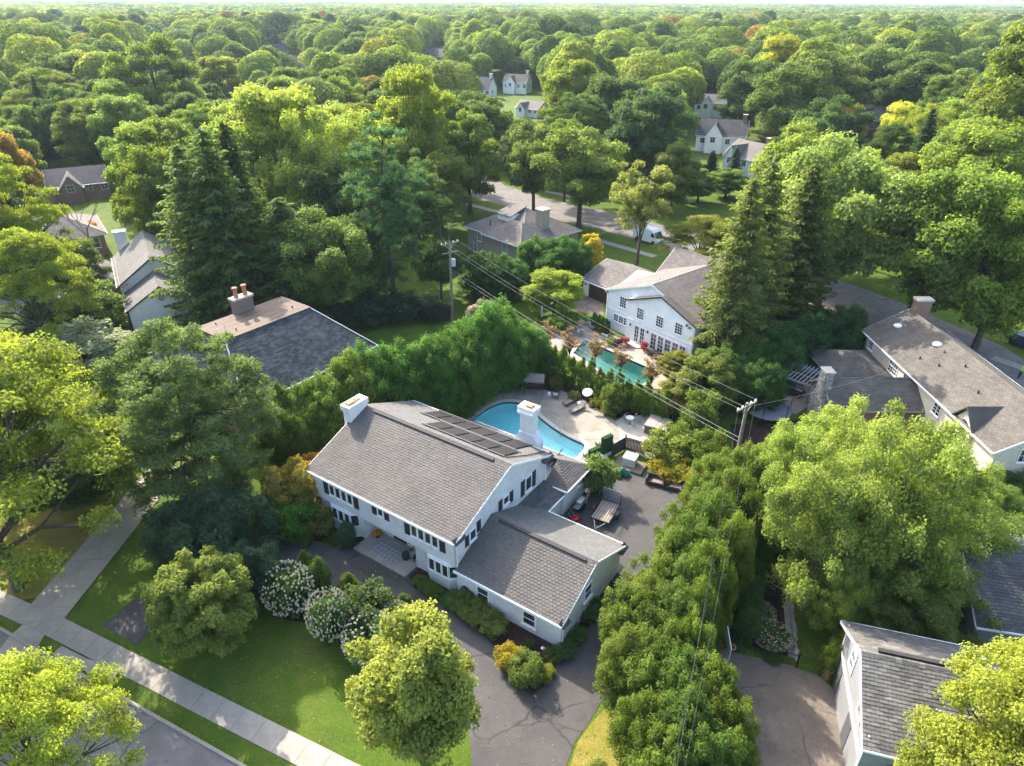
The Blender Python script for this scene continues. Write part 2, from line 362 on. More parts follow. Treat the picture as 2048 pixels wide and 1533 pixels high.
def shingles(quad, w_, e, seed=0, lift=.03, gap=.02, clip=False):
    """rows of thin lapped shingles on the plane of quad (eave-left, eave-right, ridge-right, ridge-left)"""
    A, B_, C_, D = [np.array(q, float) for q in quad]
    rnd = np.random.RandomState(seed); u = (B_-A)/np.linalg.norm(B_-A)
    nn = np.cross(B_-A, D-A); nn /= np.linalg.norm(nn)
    if nn[2] < 0: nn = -nn
    up = np.cross(nn, u)
    if up.dot(D-A) < 0: up = -up
    hgt = up.dot(D-A); rows = max(1, int(round(hgt/e))); e = hgt/rows
    m = MB(); Lx = lambda h: ((D-A).dot(u)*h/hgt, (B_-A).dot(u) + ((C_-B_).dot(u))*h/hgt)
    for r in range(rows):
        h0, h1 = r*e, (r+1)*e; x0, x1 = Lx(h0 + e*.4); off = (r % 2)*.5*w_ + rnd.uniform(-.03,.03)*w_
        x = x0 - off
        while x < x1:
            a, b = max(x, x0), min(x+w_-gap, x1)
            if b - a > .04:
                l_ = lift*rnd.uniform(.75, 1.3); dl = rnd.uniform(-.012,.012); k = min(.12*w_, (b-a)*.3) if clip else 0
                p = lambda X, Hh, z: A + u*X + up*Hh + nn*z
                hh = h1 + e*.08
                if clip: vs = [p(a,h0+k+dl,l_), p(a+k,h0+dl,l_), p(b-k,h0+dl,l_), p(b,h0+k+dl,l_), p(b,hh,.004), p(a,hh,.004), p(a+k,h0+dl,0), p(b-k,h0+dl,0), p(a,h0+k+dl,0), p(b,h0+k+dl,0)]; fs = [(0,1,2,3,4,5),(1,6,7,2),(0,8,6,1),(2,7,9,3)]
                else: vs = [p(a,h0+dl,l_), p(b,h0+dl,l_), p(b,hh,.004), p(a,hh,.004), p(a,h0+dl,0), p(b,h0+dl,0)]; fs = [(0,1,2,3),(0,4,5,1),(1,5,2),(0,3,4)]
                m.add(vs, fs, float(rnd.rand()))
            x += w_
    return m
def roof_slope(parent, quad, m, w_=.33, e=.26, th=.16, seed=0, clip=False, deck=None, trim=None, build=True):
    sl_ = MB().slab(quad, th).obj('roof', deck or M_RIDGE if build else m, parent)
    if build:
        q = stuff(shingles([Vector(p) for p in quad], w_, e, seed, clip=clip).obj('shingles', m, sl_))
    return sl_
def ridge_cap(parent, a, b, m, w_=.3, step=.28):
    a, b = Vector(a), Vector(b); L = (b-a).length; n = max(1, int(L/step)); d = (b-a)/L; s = d.cross(Vector((0,0,1))).normalized(); mb = MB()
    for i in range(n):
        p, q = a + d*(L*i/n), a + d*(L*(i+1.08)/n); z = Vector((0,0,.05 + .012*(i%2))); dn = Vector((0,0,-w_*.32))
        mb.add([p+z, q+z*.8, p+s*w_*.5+dn+z, q+s*w_*.5+dn+z*.8, p-s*w_*.5+dn+z, q-s*w_*.5+dn+z*.8], [(0,1,3,2),(0,4,5,1),(0,2,4)], random.random())
    o = mb.obj('ridge_cap', m, parent); stuff(o); return o
def bar(parent, name, a, b, wd, ht, m):
    """rectangular bar from a to b"""
    a, b = Vector(a), Vector(b); d = (b-a).normalized(); s = d.cross(Vector((0,0,1))); s = s.normalized() if s.length > 1e-4 else Vector((1,0,0)); u = s.cross(d).normalized()
    vs = [p + s*x*wd/2 + u*z*ht/2 for p in (a, b) for x, z in ((-1,-1),(1,-1),(1,1),(-1,1))]
    mb = MB().add(vs, [(0,3,2,1),(4,5,6,7),(0,1,5,4),(1,2,6,5),(2,3,7,6),(3,0,4,7)]); return mb.obj(name, m, parent) if name else (vs, mb)
def window(parent, o, u, n, w_, h, cols=1, rows=1, m_frame=None, name='window', frame=.07, depth=.06, sill=True, glass=None):
    """window on a wall: o = lower corner on the wall face, u = unit along, n = unit outwards (house coordinates)"""
    o, u, n = Vector(o), Vector(u), Vector(n); up = Vector((0,0,1)); mb = MB(); mf = m_frame or M_WHITE
    def bx(mb_, a0, a1, b0, b1, d0, d1):
        vs = [o + u*a + up*b + n*d for d in (d0, d1) for b in (b0, b1) for a in (a0, a1)]
        mb_.add(vs, [(0,2,3,1),(4,5,7,6),(0,1,5,4),(2,6,7,3),(0,4,6,2),(1,3,7,5)])
    f = frame; bx(mb, 0, w_, 0, f, -.02, depth); bx(mb, 0, w_, h-f, h, -.02, depth); bx(mb, 0, f, f, h-f, -.02, depth); bx(mb, w_-f, w_, f, h-f, -.02, depth)
    for c in range(1, cols): x = f + (w_-2*f)*c/cols; bx(mb, x-.018, x+.018, f, h-f, -.01, depth*.75)
    for r in range(1, rows): z = f + (h-2*f)*r/rows; bx(mb, f, w_-f, z-.018, z+.018, -.01, depth*.7)
    ob = mb.obj(name, mf, parent)
    g = MB(); bx(g, f*.8, w_-f*.8, f*.8, h-f*.8, -.015, .014); g.obj('pane', glass or M_GLASS, ob)
    if sill: s = MB(); bx(s, -.06, w_+.06, -.07, -.002, -.02, .13); s.obj('sill', mf, ob)
    return ob
def shutter(parent, o, u, n, w_, h):
    o, u, n = Vector(o), Vector(u), Vector(n); up = Vector((0,0,1)); mb = MB(); k = 9
    def bx(a0, a1, b0, b1, d0, d1):
        vs = [o + u*a + up*b + n*d for d in (d0, d1) for b in (b0, b1) for a in (a0, a1)]
        mb.add(vs, [(0,2,3,1),(4,5,7,6),(0,1,5,4),(2,6,7,3),(0,4,6,2),(1,3,7,5)])
    bx(0, .05, 0, h, -.01, .045); bx(w_-.05, w_, 0, h, -.01, .045)
    for i in range(k): bx(.05, w_-.05, h*i/k, h*(i+.7)/k, -.01, .035)
    return mb.obj('shutter', M_SHUT, parent)

# ------------------------------------------------------------------ foliage prototypes
def leaf_mesh(name, c, nrm, size, tint, asp=.75, axis=None, seed=0, mat_=None):
    rnd = np.random.RandomState(seed); N = len(c); nrm = nrm/np.linalg.norm(nrm, axis=1, keepdims=True)
    a = rnd.normal(size=(N,3)) if axis is None else axis + rnd.normal(size=(N,3))*.15
    a -= (a*nrm).sum(1, keepdims=True)*nrm; a /= np.linalg.norm(a, axis=1, keepdims=True)+1e-9; b = np.cross(nrm, a)
    s = size.reshape(-1,1); al, bl = a*s*.5, b*s*.5*asp; bend = nrm*s*.12
    v = np.stack([c-al-bend, c-bl+bend*.6-al*.15, c+al-bend, c+bl+bend*.6-al*.15], 1).reshape(-1,3)
    me = bpy.data.meshes.new(name); me.vertices.add(4*N); me.vertices.foreach_set('co', v.ravel())
    me.loops.add(4*N); me.loops.foreach_set('vertex_index', np.arange(4*N, dtype=np.int32))
    me.polygons.add(N); me.polygons.foreach_set('loop_start', np.arange(0, 4*N, 4, dtype=np.int32))
    try: me.polygons.foreach_set('loop_total', np.full(N, 4, dtype=np.int32))
    except Exception: pass
    me.update(calc_edges=True)
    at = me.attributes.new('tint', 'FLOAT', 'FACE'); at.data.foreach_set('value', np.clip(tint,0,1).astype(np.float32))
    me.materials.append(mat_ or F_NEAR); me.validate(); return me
def unit(rnd, n):
    d = rnd.normal(size=(n,3)); return d/np.linalg.norm(d, axis=1, keepdims=True)
def clumpy(seed, cc, cr, per, leaf, flat=.8, upb=.5, outb=.7, jit=.6, shell=.35, lowcut=-.5):
    """leaves spread over clumps (centres cc, radii cr)"""
    rnd = np.random.RandomState(seed); k = len(cc); per = np.maximum(8, (per*(cr/cr.mean())**2).astype(int)); idx = np.repeat(np.arange(k), per); N = len(idx)
    d = unit(rnd, N); d[:,2] = np.where(d[:,2] < lowcut, -d[:,2]*.5, d[:,2])
    r = (rnd.rand(N))**shell
    lump = 1 + .25*np.sin(d[:,0]*5+idx)*np.cos(d[:,1]*4-idx*2)
    p = cc[idx] + d*(r*cr[idx]*lump)[:,None]*np.array([1,1,flat])
    n = d*outb + np.array([0,0,upb]) + rnd.normal(size=(N,3))*jit
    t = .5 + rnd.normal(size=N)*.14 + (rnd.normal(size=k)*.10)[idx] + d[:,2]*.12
    return p, n, leaf*rnd.uniform(.7,1.35,N), t
def limbs(seed, h, r0, targets, split=.3, lean=(0,0), stems=1, nl=14):
    rnd = random.Random(seed); mb = MB(); T = list(targets); rnd.shuffle(T)
    for s in range(stems):
        bx, by = (rnd.uniform(-.3,.3), rnd.uniform(-.3,.3)) if stems > 1 else (0, 0)
        tx, ty = (bx*5+lean[0], by*5+lean[1])
        tr = [Vector((bx + tx*f*f + rnd.uniform(-.06,.06)*h*.1, by + ty*f*f + rnd.uniform(-.06,.06)*h*.1, h*.86*f - .05)) for f in (0,.12,.3,.5,.7,.88,1)]
        mb.tube(tr, [r0*1.35,r0,r0*.86,r0*.66,r0*.45,r0*.25,.02], 7)
        for c in T[s::stems][:nl]:
            c = Vector(c); f = min(max(c.z/h*split + rnd.uniform(.12,.3), .18), .85); i = f*6; j = min(int(i), 5); a = tr[j].lerp(tr[j+1], i-j)
            m1 = a.lerp(c, .45) + Vector((0,0,(c-a).length*.08)); rr = r0*(1-f)*.5+.03
            mb.tube([a, m1, a.lerp(c,.8), c], [rr, rr*.7, rr*.4, .015], 5)
            if nl > 8:
                for q in range(2): e = m1.lerp(c,.4) + Vector((rnd.uniform(-1,1),rnd.uniform(-1,1),rnd.uniform(0,1)))*(c-a).length*.3; mb.tube([m1, e], [rr*.45,.012], 4)
    return mb
PROTO = {}
def proto(key, trunk_mb, crown_me, h, r, bark=None):
    tm = None
    if trunk_mb: tm = trunk_mb.mesh(key+'_trunk'); tm.materials.append(bark or M_BARK)
    PROTO[key] = (tm, crown_me, h, r)
def ell(rnd, k, h, r, z0, pw=.3, top=1.0, bot=1.0):
    d = unit(rnd, k); q = rnd.rand(k)**pw; zc = (h+z0)/2; hz = (h-z0)/2
    taper = np.where(d[:,2] > 0, top, bot); sh = np.sqrt(np.clip(1-(np.abs(d[:,2])**2), 0, 1)); xy = d[:,:2]/(np.linalg.norm(d[:,:2],axis=1,keepdims=True)+1e-9)
    rad = r*(sh**taper)*q
    return np.column_stack([xy*rad[:,None], zc + d[:,2]*hz*q])
def mk_broad(key, seed, h, r, z0, k, crange, per, leaf, flat=.75, pw=.3, top=.8, bot=1.2, upb=.5, shell=.35, r0=.22, bark=None, stems=1, nl=14, asp=.75):
    rnd = np.random.RandomState(seed); cr = rnd.uniform(*crange, k); cc = ell(rnd, k, h-crange[0]*.6, r-crange[0]*.6, z0+crange[0]*.5, pw, top, bot)
    p, n, s, t = clumpy(seed+1, cc, cr, per, leaf, flat, upb, shell=shell)
    # leaf tint rises toward the top of each clump, random otherwise
    proto(key, limbs(seed, h, r0, [tuple(c) for c in cc[np.argsort(-cr)][:40]], stems=stems, nl=nl), leaf_mesh(key, p, n, s, t, asp, seed=seed), h, r, bark)
mk_broad('maple0', 11, 10, 4.2, 1.2, 95, (.7,1.2), 560, .205, pw=.28)
mk_broad('maple1', 12, 10, 4.2, 1.6, 80, (.75,1.3), 640, .205, pw=.3, top=.7)
mk_broad('maple2', 13, 10, 4.0, 2.2, 60, (.85,1.5), 780, .21, flat=.7, pw=.34)
mk_broad('maple3', 14, 10, 3.4, 1.0, 85, (.6,1.05), 540, .195, pw=.3, top=1.1, bot=.7)
mk_broad('ball', 15, 8, 3.6, .5, 150, (.5,.8), 400, .175, pw=.2, top=.75, bot=.75, nl=8)
mk_broad('birch', 16, 11, 5.0, 1.0, 135, (.45,1.05), 430, .15, flat=1.15, pw=.46, top=.8, bot=.9, upb=.3, r0=.14, bark=M_BARKL, stems=3, nl=10)
mk_broad('sparse', 17, 12, 3.6, 3.5, 60, (.5,1.0), 240, .19, flat=.7, pw=.5, r0=.17)
mk_broad('young', 18, 4.5, 1.0, 1.3, 26, (.22,.42), 42, .13, pw=.6, r0=.045, nl=22)
mk_broad('japan', 19, 4.5, 2.5, .5, 50, (.45,.8), 260, .19, flat=.5, pw=.3, top=.7, bot=.7, r0=.1, nl=10)
mk_broad('shrub0', 20, 1.5, 1.0, 0, 45, (.22,.36), 110, .095, pw=.25, top=.7, bot=.6, r0=.04, nl=4)
mk_broad('shrub1', 21, 2.6, 1.5, 0, 55, (.32,.55), 150, .13, pw=.3, top=.8, bot=.7, r0=.05, nl=6)
mk_broad('box', 22, 1.0, .62, 0, 40, (.16,.24), 90, .06, pw=.15, top=.6, bot=.5, r0=.03, nl=3)
mk_broad('loose', 23, 2.2, 1.4, 0, 40, (.22,.5), 110, .14, pw=.5, top=1, bot=.6, r0=.04, nl=10)
def mk_locust(key, seed, h, r):
    rnd = np.random.RandomState(seed); k = 120; a = rnd.rand(k)*2*np.pi; q = rnd.rand(k)**.55; zr = rnd.rand(k)
    dome = h*.42 + (h*.55)*np.sqrt(np.clip(1-q**2*.85, 0, 1))
    z = dome - rnd.rand(k)**1.6*h*.42; cc = np.column_stack([np.cos(a)*q*r, np.sin(a)*q*r, z]); cr = rnd.uniform(.8,1.5,k)*r/6
    p, n, s, t = clumpy(seed+1, cc, cr, 520, .165*r/6+.01, flat=.34, upb=.8, jit=.7, shell=.5)
    p[:,2] -= ((p[:,0]-np.repeat(cc, np.maximum(8,(520*(cr/cr.mean())**2).astype(int)), 0)[:,0])**2)*.12
    proto(key, limbs(seed, h*.9, .26, [tuple(c) for c in cc[:40]], nl=18), leaf_mesh(key, p, n, s, t, .6, seed=seed), h, r)
mk_locust('locust0', 31, 11, 6); mk_locust('locust1', 32, 11, 6)
def mk_spruce(key, seed, h, r, z0, droop=.35, dens=1.0, whorl=.58, sprw=.8):
    rnd = np.random.RandomState(seed); P, N_, A_, S_, T_ = [], [], [], [], []; mb = MB()
    mb.tube([(0,0,-.05),(0,0,h*.4),(0,0,h*.99)], [.30*h/18,.19*h/18,.02], 7); z = z0
    while z < h-.15:
        f = 1-(z-z0)/(h-z0); L0 = r*(f**.62)*rnd.uniform(.85,1.1)+.15; nb = int(5+6*f); a0 = rnd.rand()*6.28
        for b in range(nb):
            a = a0 + b*6.283/nb + rnd.uniform(-.25,.25); L = L0*rnd.uniform(.6,1.12); d = np.array([math.cos(a), math.sin(a), 0]); sd = np.array([-d[1], d[0], 0])
            npt = max(3, int(L/.16*dens)); u = (np.arange(npt)+rnd.rand(npt))/npt; zz = z - droop*L*(u - .55*u**2*1.2) + rnd.uniform(-.1,.1)
            base = d[None]*(u*L)[:,None]; base[:,2] = zz; tw = rnd.normal()*.15
            if L > 1.2 and b % 2 == 0: mb.tube([(0,0,z), tuple(base[npt//2]), tuple(base[-1])], [.05*f+.015,.03,.01], 4)
            for rep in range(5):
                wd = (1-u*.7)*sprw*min(1.2, L*.5+.15); lat = rnd.uniform(-1,1,npt)*wd; hang = -np.abs(lat)*.55 - rnd.rand(npt)*.28
                p = base + sd[None]*lat[:,None]; p[:,2] += hang; P.append(p)
                n = np.tile(np.array([0,0,.9]), (npt,1)) + d[None]*.35 + rnd.normal(size=(npt,3))*.45; N_.append(n)
                ax = d[None]*.8 + sd[None]*np.sign(lat)[:,None]*.6; ax = ax + np.array([0,0,-.5]); A_.append(ax)
                S_.append(rnd.uniform(.28,.5,npt)); T_.append(.40 + u*.2 + rnd.normal(size=npt)*.11)
        z += whorl*rnd.uniform(.75,1.2)*(.55+.45*f)
    me = leaf_mesh(key, np.concatenate(P), np.concatenate(N_), np.concatenate(S_), np.concatenate(T_), .42, np.concatenate(A_), seed); proto(key, mb, me, h, r)
mk_spruce('spruce0', 41, 20, 3.8, 1.0); mk_spruce('spruce1', 42, 20, 4.6, 2.2, .42, whorl=.85); mk_spruce('fir', 43, 9, 2.2, .2, .2)
def mk_pine(key, seed, h, r, z0, k, pw=.45):
    rnd = np.random.RandomState(seed); cc = ell(rnd, k, h, r, z0, pw, 1.25, .7); cr = rnd.uniform(.45,.95,k)
    p, n, s, t = clumpy(seed+1, cc, cr, 230, .30, flat=.75, upb=.55, jit=.8, shell=.5); d = p-np.repeat(cc, np.maximum(8,(230*(cr/cr.mean())**2).astype(int)), 0)
    proto(key, limbs(seed, h, .3, [tuple(c) for c in cc[:60]], split=.85, nl=40), leaf_mesh(key, p, n, s, t, .3, d+np.array([0,0,.25]), seed), h, r)
mk_pine('pine', 51, 16, 6.0, .8, 430, .36); mk_pine('whitepine', 52, 20, 4.2, 3.0, 190, .55)
def mk_arbor(key, seed, h, r, k, cr0, per, leaf, top=1.0, bot=.55, pw=.12):
    rnd = np.random.RandomState(seed)
    if h > 5:      # several leaders with pointed tops
        parts = []
        for i in range(8):
            a, q = rnd.rand()*6.28, (0 if i == 0 else rnd.uniform(.38,.6)*r); hi = h*(1 if i == 0 else rnd.uniform(.68,.95)); parts.append(ell(rnd, k//8, hi, r*.52, .05, pw, 1.25, .45) + np.array([math.cos(a)*q, math.sin(a)*q, 0]))
        cc = np.concatenate(parts); k = len(cc)
    else: cc = ell(rnd, k, h-cr0*.5, r-cr0*.5, .05, pw, top, bot)
    cr = rnd.uniform(cr0*.7, cr0*1.3, k)
    p, n, s, t = clumpy(seed+1, cc, cr, per, leaf, flat=1.7, upb=.35, jit=.5, shell=.3); proto(key, limbs(seed, h, .12*h/6, [tuple(c) for c in cc[:8]], nl=5), leaf_mesh(key, p, n, s, t, .6, np.tile([0,0,1.], (len(p),1)), seed), h, r)
mk_arbor('arbor0', 61, 6.5, 2.2, 300, .34, 190, .118, .8, .5); mk_arbor('arbor1', 62, 6.5, 2.2, 272, .38, 210, .118, .75, .5, .16)
mk_arbor('column', 63, 3.0, .62, 120, .16, 90, .068, 1.2, .5)
mk_broad('hydra', 24, 2.1, 1.25, 0, 55, (.24,.4), 110, .12, pw=.25, top=.7, bot=.6, r0=.04, nl=6)
def mk_heads(key, seed, h, r, k, s0):
    rnd = np.random.RandomState(seed); cc = ell(rnd, k*2, h+.1, r+.06, .25, .06, .75, .6); cc = cc[cc[:,2] > h*.22][:k]; mb = MB()
    for c in cc:
        s = s0*rnd.uniform(.75,1.25); o = len(mb.v); q = unit(rnd, 9); ico = [(0,0,1.25),(.9,0,.35),(.28,.85,.35),(-.73,.53,.35),(-.73,-.53,.35),(.28,-.85,.35),(.6,.4,-.5),(-.5,.5,-.5),(0,-.7,-.5)]
        mb.add([(c[0]+x*s, c[1]+y*s, c[2]+z*s) for x, y, z in ico], [(0,1,2),(0,2,3),(0,3,4),(0,4,5),(0,5,1),(1,6,2),(2,7,3),(2,6,7),(3,7,4),(4,8,5),(4,7,8),(5,8,1),(1,8,6)], float(rnd.rand()))
    me = mb.mesh(key); return me
HEADS = mk_heads('flower_heads', 71, 2.1, 1.25, 460, .058)
HEADS.materials.append(mat('cream_petals', (.50,.475,.32), .8, tint=.25, bump=1.0, bscale=60))
def mk_bare():
    rnd = random.Random(5); mb = MB()
    def br(p, d, L, r, n):
        e = p + d*L; mb.tube([p, p.lerp(e,.5)+Vector((rnd.uniform(-.1,.1),rnd.uniform(-.1,.1),.05)), e], [r, r*.8, r*.55], 5)
        if n:
            for _ in range(3): br(p.lerp(e, rnd.uniform(.5,1)), (d + Vector((rnd.uniform(-.9,.9),rnd.uniform(-.9,.9),rnd.uniform(-.1,.6)))).normalized(), L*rnd.uniform(.5,.75), r*.5, n-1)
    br(Vector((0,0,-.05)), Vector((.05,0,1)), 4.0, .13, 4); return mb
PROTO['bare'] = (lambda m: (m.materials.append(M_BARKL), m)[1])(mk_bare().mesh('bare_trunk')), None, 10, 3
# light far trees for the wooded distance
FARCOL = bpy.data.collections.new('far_tree_shapes')
def far_obj(name, seed, groups, per, leaf):
    rnd = np.random.RandomState(seed); P, N_, S_, T_ = [], [], [], []
    for (x, y, h, r) in groups:
        nl = 16; ld = unit(rnd, nl); ld[:,2] = np.abs(ld[:,2])*.9+.05; ld /= np.linalg.norm(ld, axis=1, keepdims=True)
        d = unit(rnd, per); d[:,2] = np.where(d[:,2] < -.35, -d[:,2], d[:,2]); dt = d @ ld.T; near = dt.max(1); who = dt.argmax(1)
        R_ = .66 + .44*np.clip((near-.7)/.3, 0, 1)**.6*rnd.uniform(.75,1.1,nl)[who]; q = R_*(1-.3*rnd.rand(per)**2)
        z0 = h*.16; hz = (h-z0)*.5; p = np.column_stack([d[:,0]*r*q + x, d[:,1]*r*q + y, z0 + hz + d[:,2]*hz*q])
        n = d*.55 + (d - .0)*.0 + ld[who]*-.15 + d*.3 + np.array([0,0,.15]) + (d-ld[who]*near[:,None])*.9 + rnd.normal(size=(per,3))*.36
        P.append(p); N_.append(n); S_.append(leaf*rnd.uniform(.7,1.3,per)); T_.append(.5 + rnd.normal(size=per)*.13 + (rnd.normal(size=nl)*.12)[who] + rnd.normal()*.2)
    me = leaf_mesh(name, np.concatenate(P), np.concatenate(N_), np.concatenate(S_), np.concatenate(T_), .85, seed=seed, mat_=F_FAR)
    o = bpy.data.objects.new(name, me); FARCOL.objects.link(o); return o
# ------------------------------------------------------------------ ground, paving, water
POOL = smooth_loop([G(*z2(*p)) for p in ((235,832),(330,755),(430,716),(530,722),(600,765),(655,815),(730,872),(820,925),(893,958),(905,985),(880,1020),(845,1046),(760,1035),(640,1010),(440,940),(290,890),(225,858))], 4)
P6 = [G(*z2(*p)) for p in ((835,432),(905,352),(1340,542),(1300,580),(1250,612),(1130,612),(1040,560))]
SPA = [G(*z2(*p)) + Vector((0,0,0)) for p in ((795,385),)][0]
ring = [Vector((7000*math.cos(a), 7000*math.sin(a), 0)) for a in [2*math.pi*k/48 for k in range(48)]]
struct(sheet('ground', ring, 0.0, M_GRASS, world=True, holes=(POOL, P6)))
A_PX = [(205,1252),(300,1175),(400,1112),(480,1086),(560,1078),(640,1090),(715,1090),(800,1080),(900,1020),(1050,1000),(1150,965),(1225,925),(1292,925),(1300,950),(1370,980),(1420,1020),(1380,1090),(1330,1150),(1290,1230),(1270,1300),(1240,1370),(1200,1408),(1175,1450),(1151,1483),(1132,1533),(1090,1640),(925,1640),(944,1533),(937,1450),(915,1370),(880,1290),(826,1222),(777,1185),(715,1160),(664,1172),(640,1140),(600,1122),(540,1120),(470,1142),(400,1182),(330,1232),(275,1292)]
struct(sheet('driveway', A_PX, .02, M_ASPH))
# front walk: slabs laid end to end
def slab_walk(name, p0, p1, width, L, m, z=.045, gap=.018, seed=1, base=M_MULCH):
    p0, p1 = Vector(p0), Vector(p1); d = (p1-p0); n = max(1, int(round(d.length/L))); L = d.length/n; d.normalize(); s = Vector((-d.y, d.x, 0)); rnd = random.Random(seed)
    q = [p0+s*width*.5, p0-s*width*.5, p1-s*width*.5, p1+s*width*.5]
    base_o = struct(sheet(name, q, .015, base, world=True)); ang = math.atan2(d.y, d.x); me = None
    for i in range(n):
        mb = MB(); h = width/2-.01; l_ = L-gap
        mb.add([(-l_/2,-h,-.04),(l_/2,-h,-.04),(l_/2,h,-.04),(-l_/2,h,-.04),(-l_/2,-h,0),(l_/2,-h,0),(l_/2,h,0),(-l_/2,h,0)], [(4,5,6,7),(0,1,5,4),(1,2,6,5),(2,3,7,6),(3,0,4,7)])
        if me is None: me = mb.mesh('slab'); me.materials.append(m)
        o = link('slab', me, base_o); o.location = p0 + d*(i+.5)*L + Vector((0,0,z + rnd.uniform(-.006,.006))); o.rotation_euler = (rnd.uniform(-.004,.004), rnd.uniform(-.004,.004), ang)
    return base_o
sw_a, sw_b = G(*z3(1763,1533)), G(*z3(372,826))
sw_d = (sw_b - sw_a).normalized()
slab_walk('sidewalk', sw_a - sw_d*6, sw_b + sw_d*4.2, 1.5, 1.6, M_CONC)
slab_walk('sidewalk', G(*z3(175,735)), G(*z3(-90,615)), 1.5, 1.6, M_CONC, seed=4)
nd0, nd1 = G(*z3(268,690)), G(*z3(668,205)); ndd = (nd1-nd0).normalized()
slab_walk('neighbour_driveway', nd0 - ndd*1.15, nd1 + ndd*7, 3.1, 3.2, M_CONC, .05, .03, 2)
struct(sheet('driveway_apron', [z3(270,945),z3(330,890),z3(470,960),z3(640,1000),z3(600,1090),z3(420,1010)], .025, M_CONC))
struct(sheet('neighbour_apron', [z3(-20,930),z3(60,830),z3(130,770),z3(240,830),z3(200,900),z3(130,1000),z3(-20,1100)], .025, M_CONC))
k0, k1 = G(*z3(1280,1533)), G(*z3(620,1158)); kd = (k1-k0).normalized(); kn = Vector((-kd.y, kd.x, 0))
if kn.y > 0: kn = -kn
ra, rb = k0 - kd*14, k1 + kd*22
struct(sheet('road', [ra, rb, rb + kn*9.5, ra + kn*9.5], .012, M_ROAD, world=True))
kb = MB(); s0 = ra - kn*.08; n = 16
kerb = struct(link('kerb', None)); kme = None
Lk = (rb-ra).length/n
for i in range(n):
    if kme is None: kme = B(((-Lk/2+.006,-.09,-.05),(Lk/2-.006,.09,.13))).mesh('kerb_stone'); kme.materials.append(M_CONC)
    o = link('kerb_stone', kme, kerb); o.location = s0 + kd*(i+.5)*Lk; o.rotation_euler = (0,0,math.atan2(kd.y,kd.x))
# back street, its far walk and lawns
BR = [(880,372),(970,402),(1059,425),(1124,443),(1254,473),(1360,507),(1500,560),(1650,625),(1800,690),(2010,790),(2160,790),(2000,690),(1800,605),(1600,532),(1400,468),(1220,425),(1110,401),(1010,372),(985,352),(960,338),(900,318),(850,318)]
struct(sheet('back_street', BR, .012, M_ROAD))
for i, (a, b) in enumerate((((896,399),(1010,428)), ((1193,480),(1310,514)), ((1640,622),(1700,645)), ((1985,716),(2060,742)), ((1090,383),(1180,402)))):
    slab_walk('back_sidewalk', G(*a), G(*b), 1.5, 1.6, M_CONC, seed=i+5)
struct(sheet('neighbour_yard_drive', [zb(1370,650),zb(1430,640),zb(1545,740),zb(1540,850),zb(1480,850),zb(1330,810),zb(1390,750)], .016, M_ASPH2))
struct(sheet('neighbour_court', [z5(430,640),z5(700,700),z5(870,740),z5(1020,800),z5(1080,860),z5(1140,1250),z5(1160,1420),z5(500,1420),z5(430,1000)], .016, M_ASPH2))
struct(sheet('court_apron', [z5(1078,858),z5(1115,870),z5(1190,1250),z5(1210,1420),z5(1160,1420),z5(1140,1250)], .022, M_CONC))
struct(sheet('west_lane', [(0,600),(90,590),(210,562),(230,585),(100,618),(0,632)], .012, M_ROAD))
for pts in ([(100,1192),(150,1120),(212,1030),(232,985),(160,968),(40,985),(-20,1060),(-20,1190),(40,1200)], [(1140,1533),(1155,1485),(1180,1450),(1210,1418),(1240,1440),(1240,1600),(1110,1640)]):
    struct(sheet('dry_lawn', pts, .006, M_DRY))
# planting beds
for pts in ([z4(520,215),z4(560,290),z4(700,370),z4(880,470),z4(960,560),z4(1030,640),z4(1095,740),z4(1150,800),z4(1195,880),z4(1240,912),z4(1320,850),z4(1400,700),z4(1480,600),z4(1560,520),z4(1640,440),z4(1740,250),z4(1500,200),z4(1000,150),z4(570,170)],
            [(500,1060),(560,1072),(640,1084),(715,1085),(745,1075),(690,1020),(640,980),(560,980)],
            [(545,1235),(560,1200),(600,1140),(640,1145),(664,1176),(715,1164),(777,1189),(826,1226),(880,1294),(915,1372),(880,1420),(800,1370),(720,1320),(670,1270),(640,1250),(600,1245)]):
    struct(sheet('mulch_bed', pts, .05, M_MULCH, th=.045))
for pts in ([z2(520,560),z2(700,560),z2(900,640),z2(1060,730),z2(1130,760),z2(1290,740),z2(1400,800),z2(1280,805),z2(1130,815),z2(1040,800),z2(960,745),z2(860,695),z2(700,655),z2(560,625),z2(400,640),z2(390,600)],
            [zV(1230,800),zV(1330,900),zV(1400,1100),zV(1450,1300),zV(1250,1300),zV(1180,950)],
            [z5(490,560),z5(700,560),z5(700,250),z5(820,250),z5(850,690),z5(720,660),z5(560,600)],
            [zb(140,890),zb(300,870),zb(640,885),zb(660,800),zb(100,780)], [(1460,850),(1600,840),(1590,900),(1470,900)],
            [zA(400,960),zA(700,1140),zA(690,1180),zA(480,1060)], [zA(880,1250),zA(1340,1390),zA(1290,1420),zA(1000,1330)]):
    struct(sheet('mulch_bed', pts, .03, M_MULCH, th=.028))
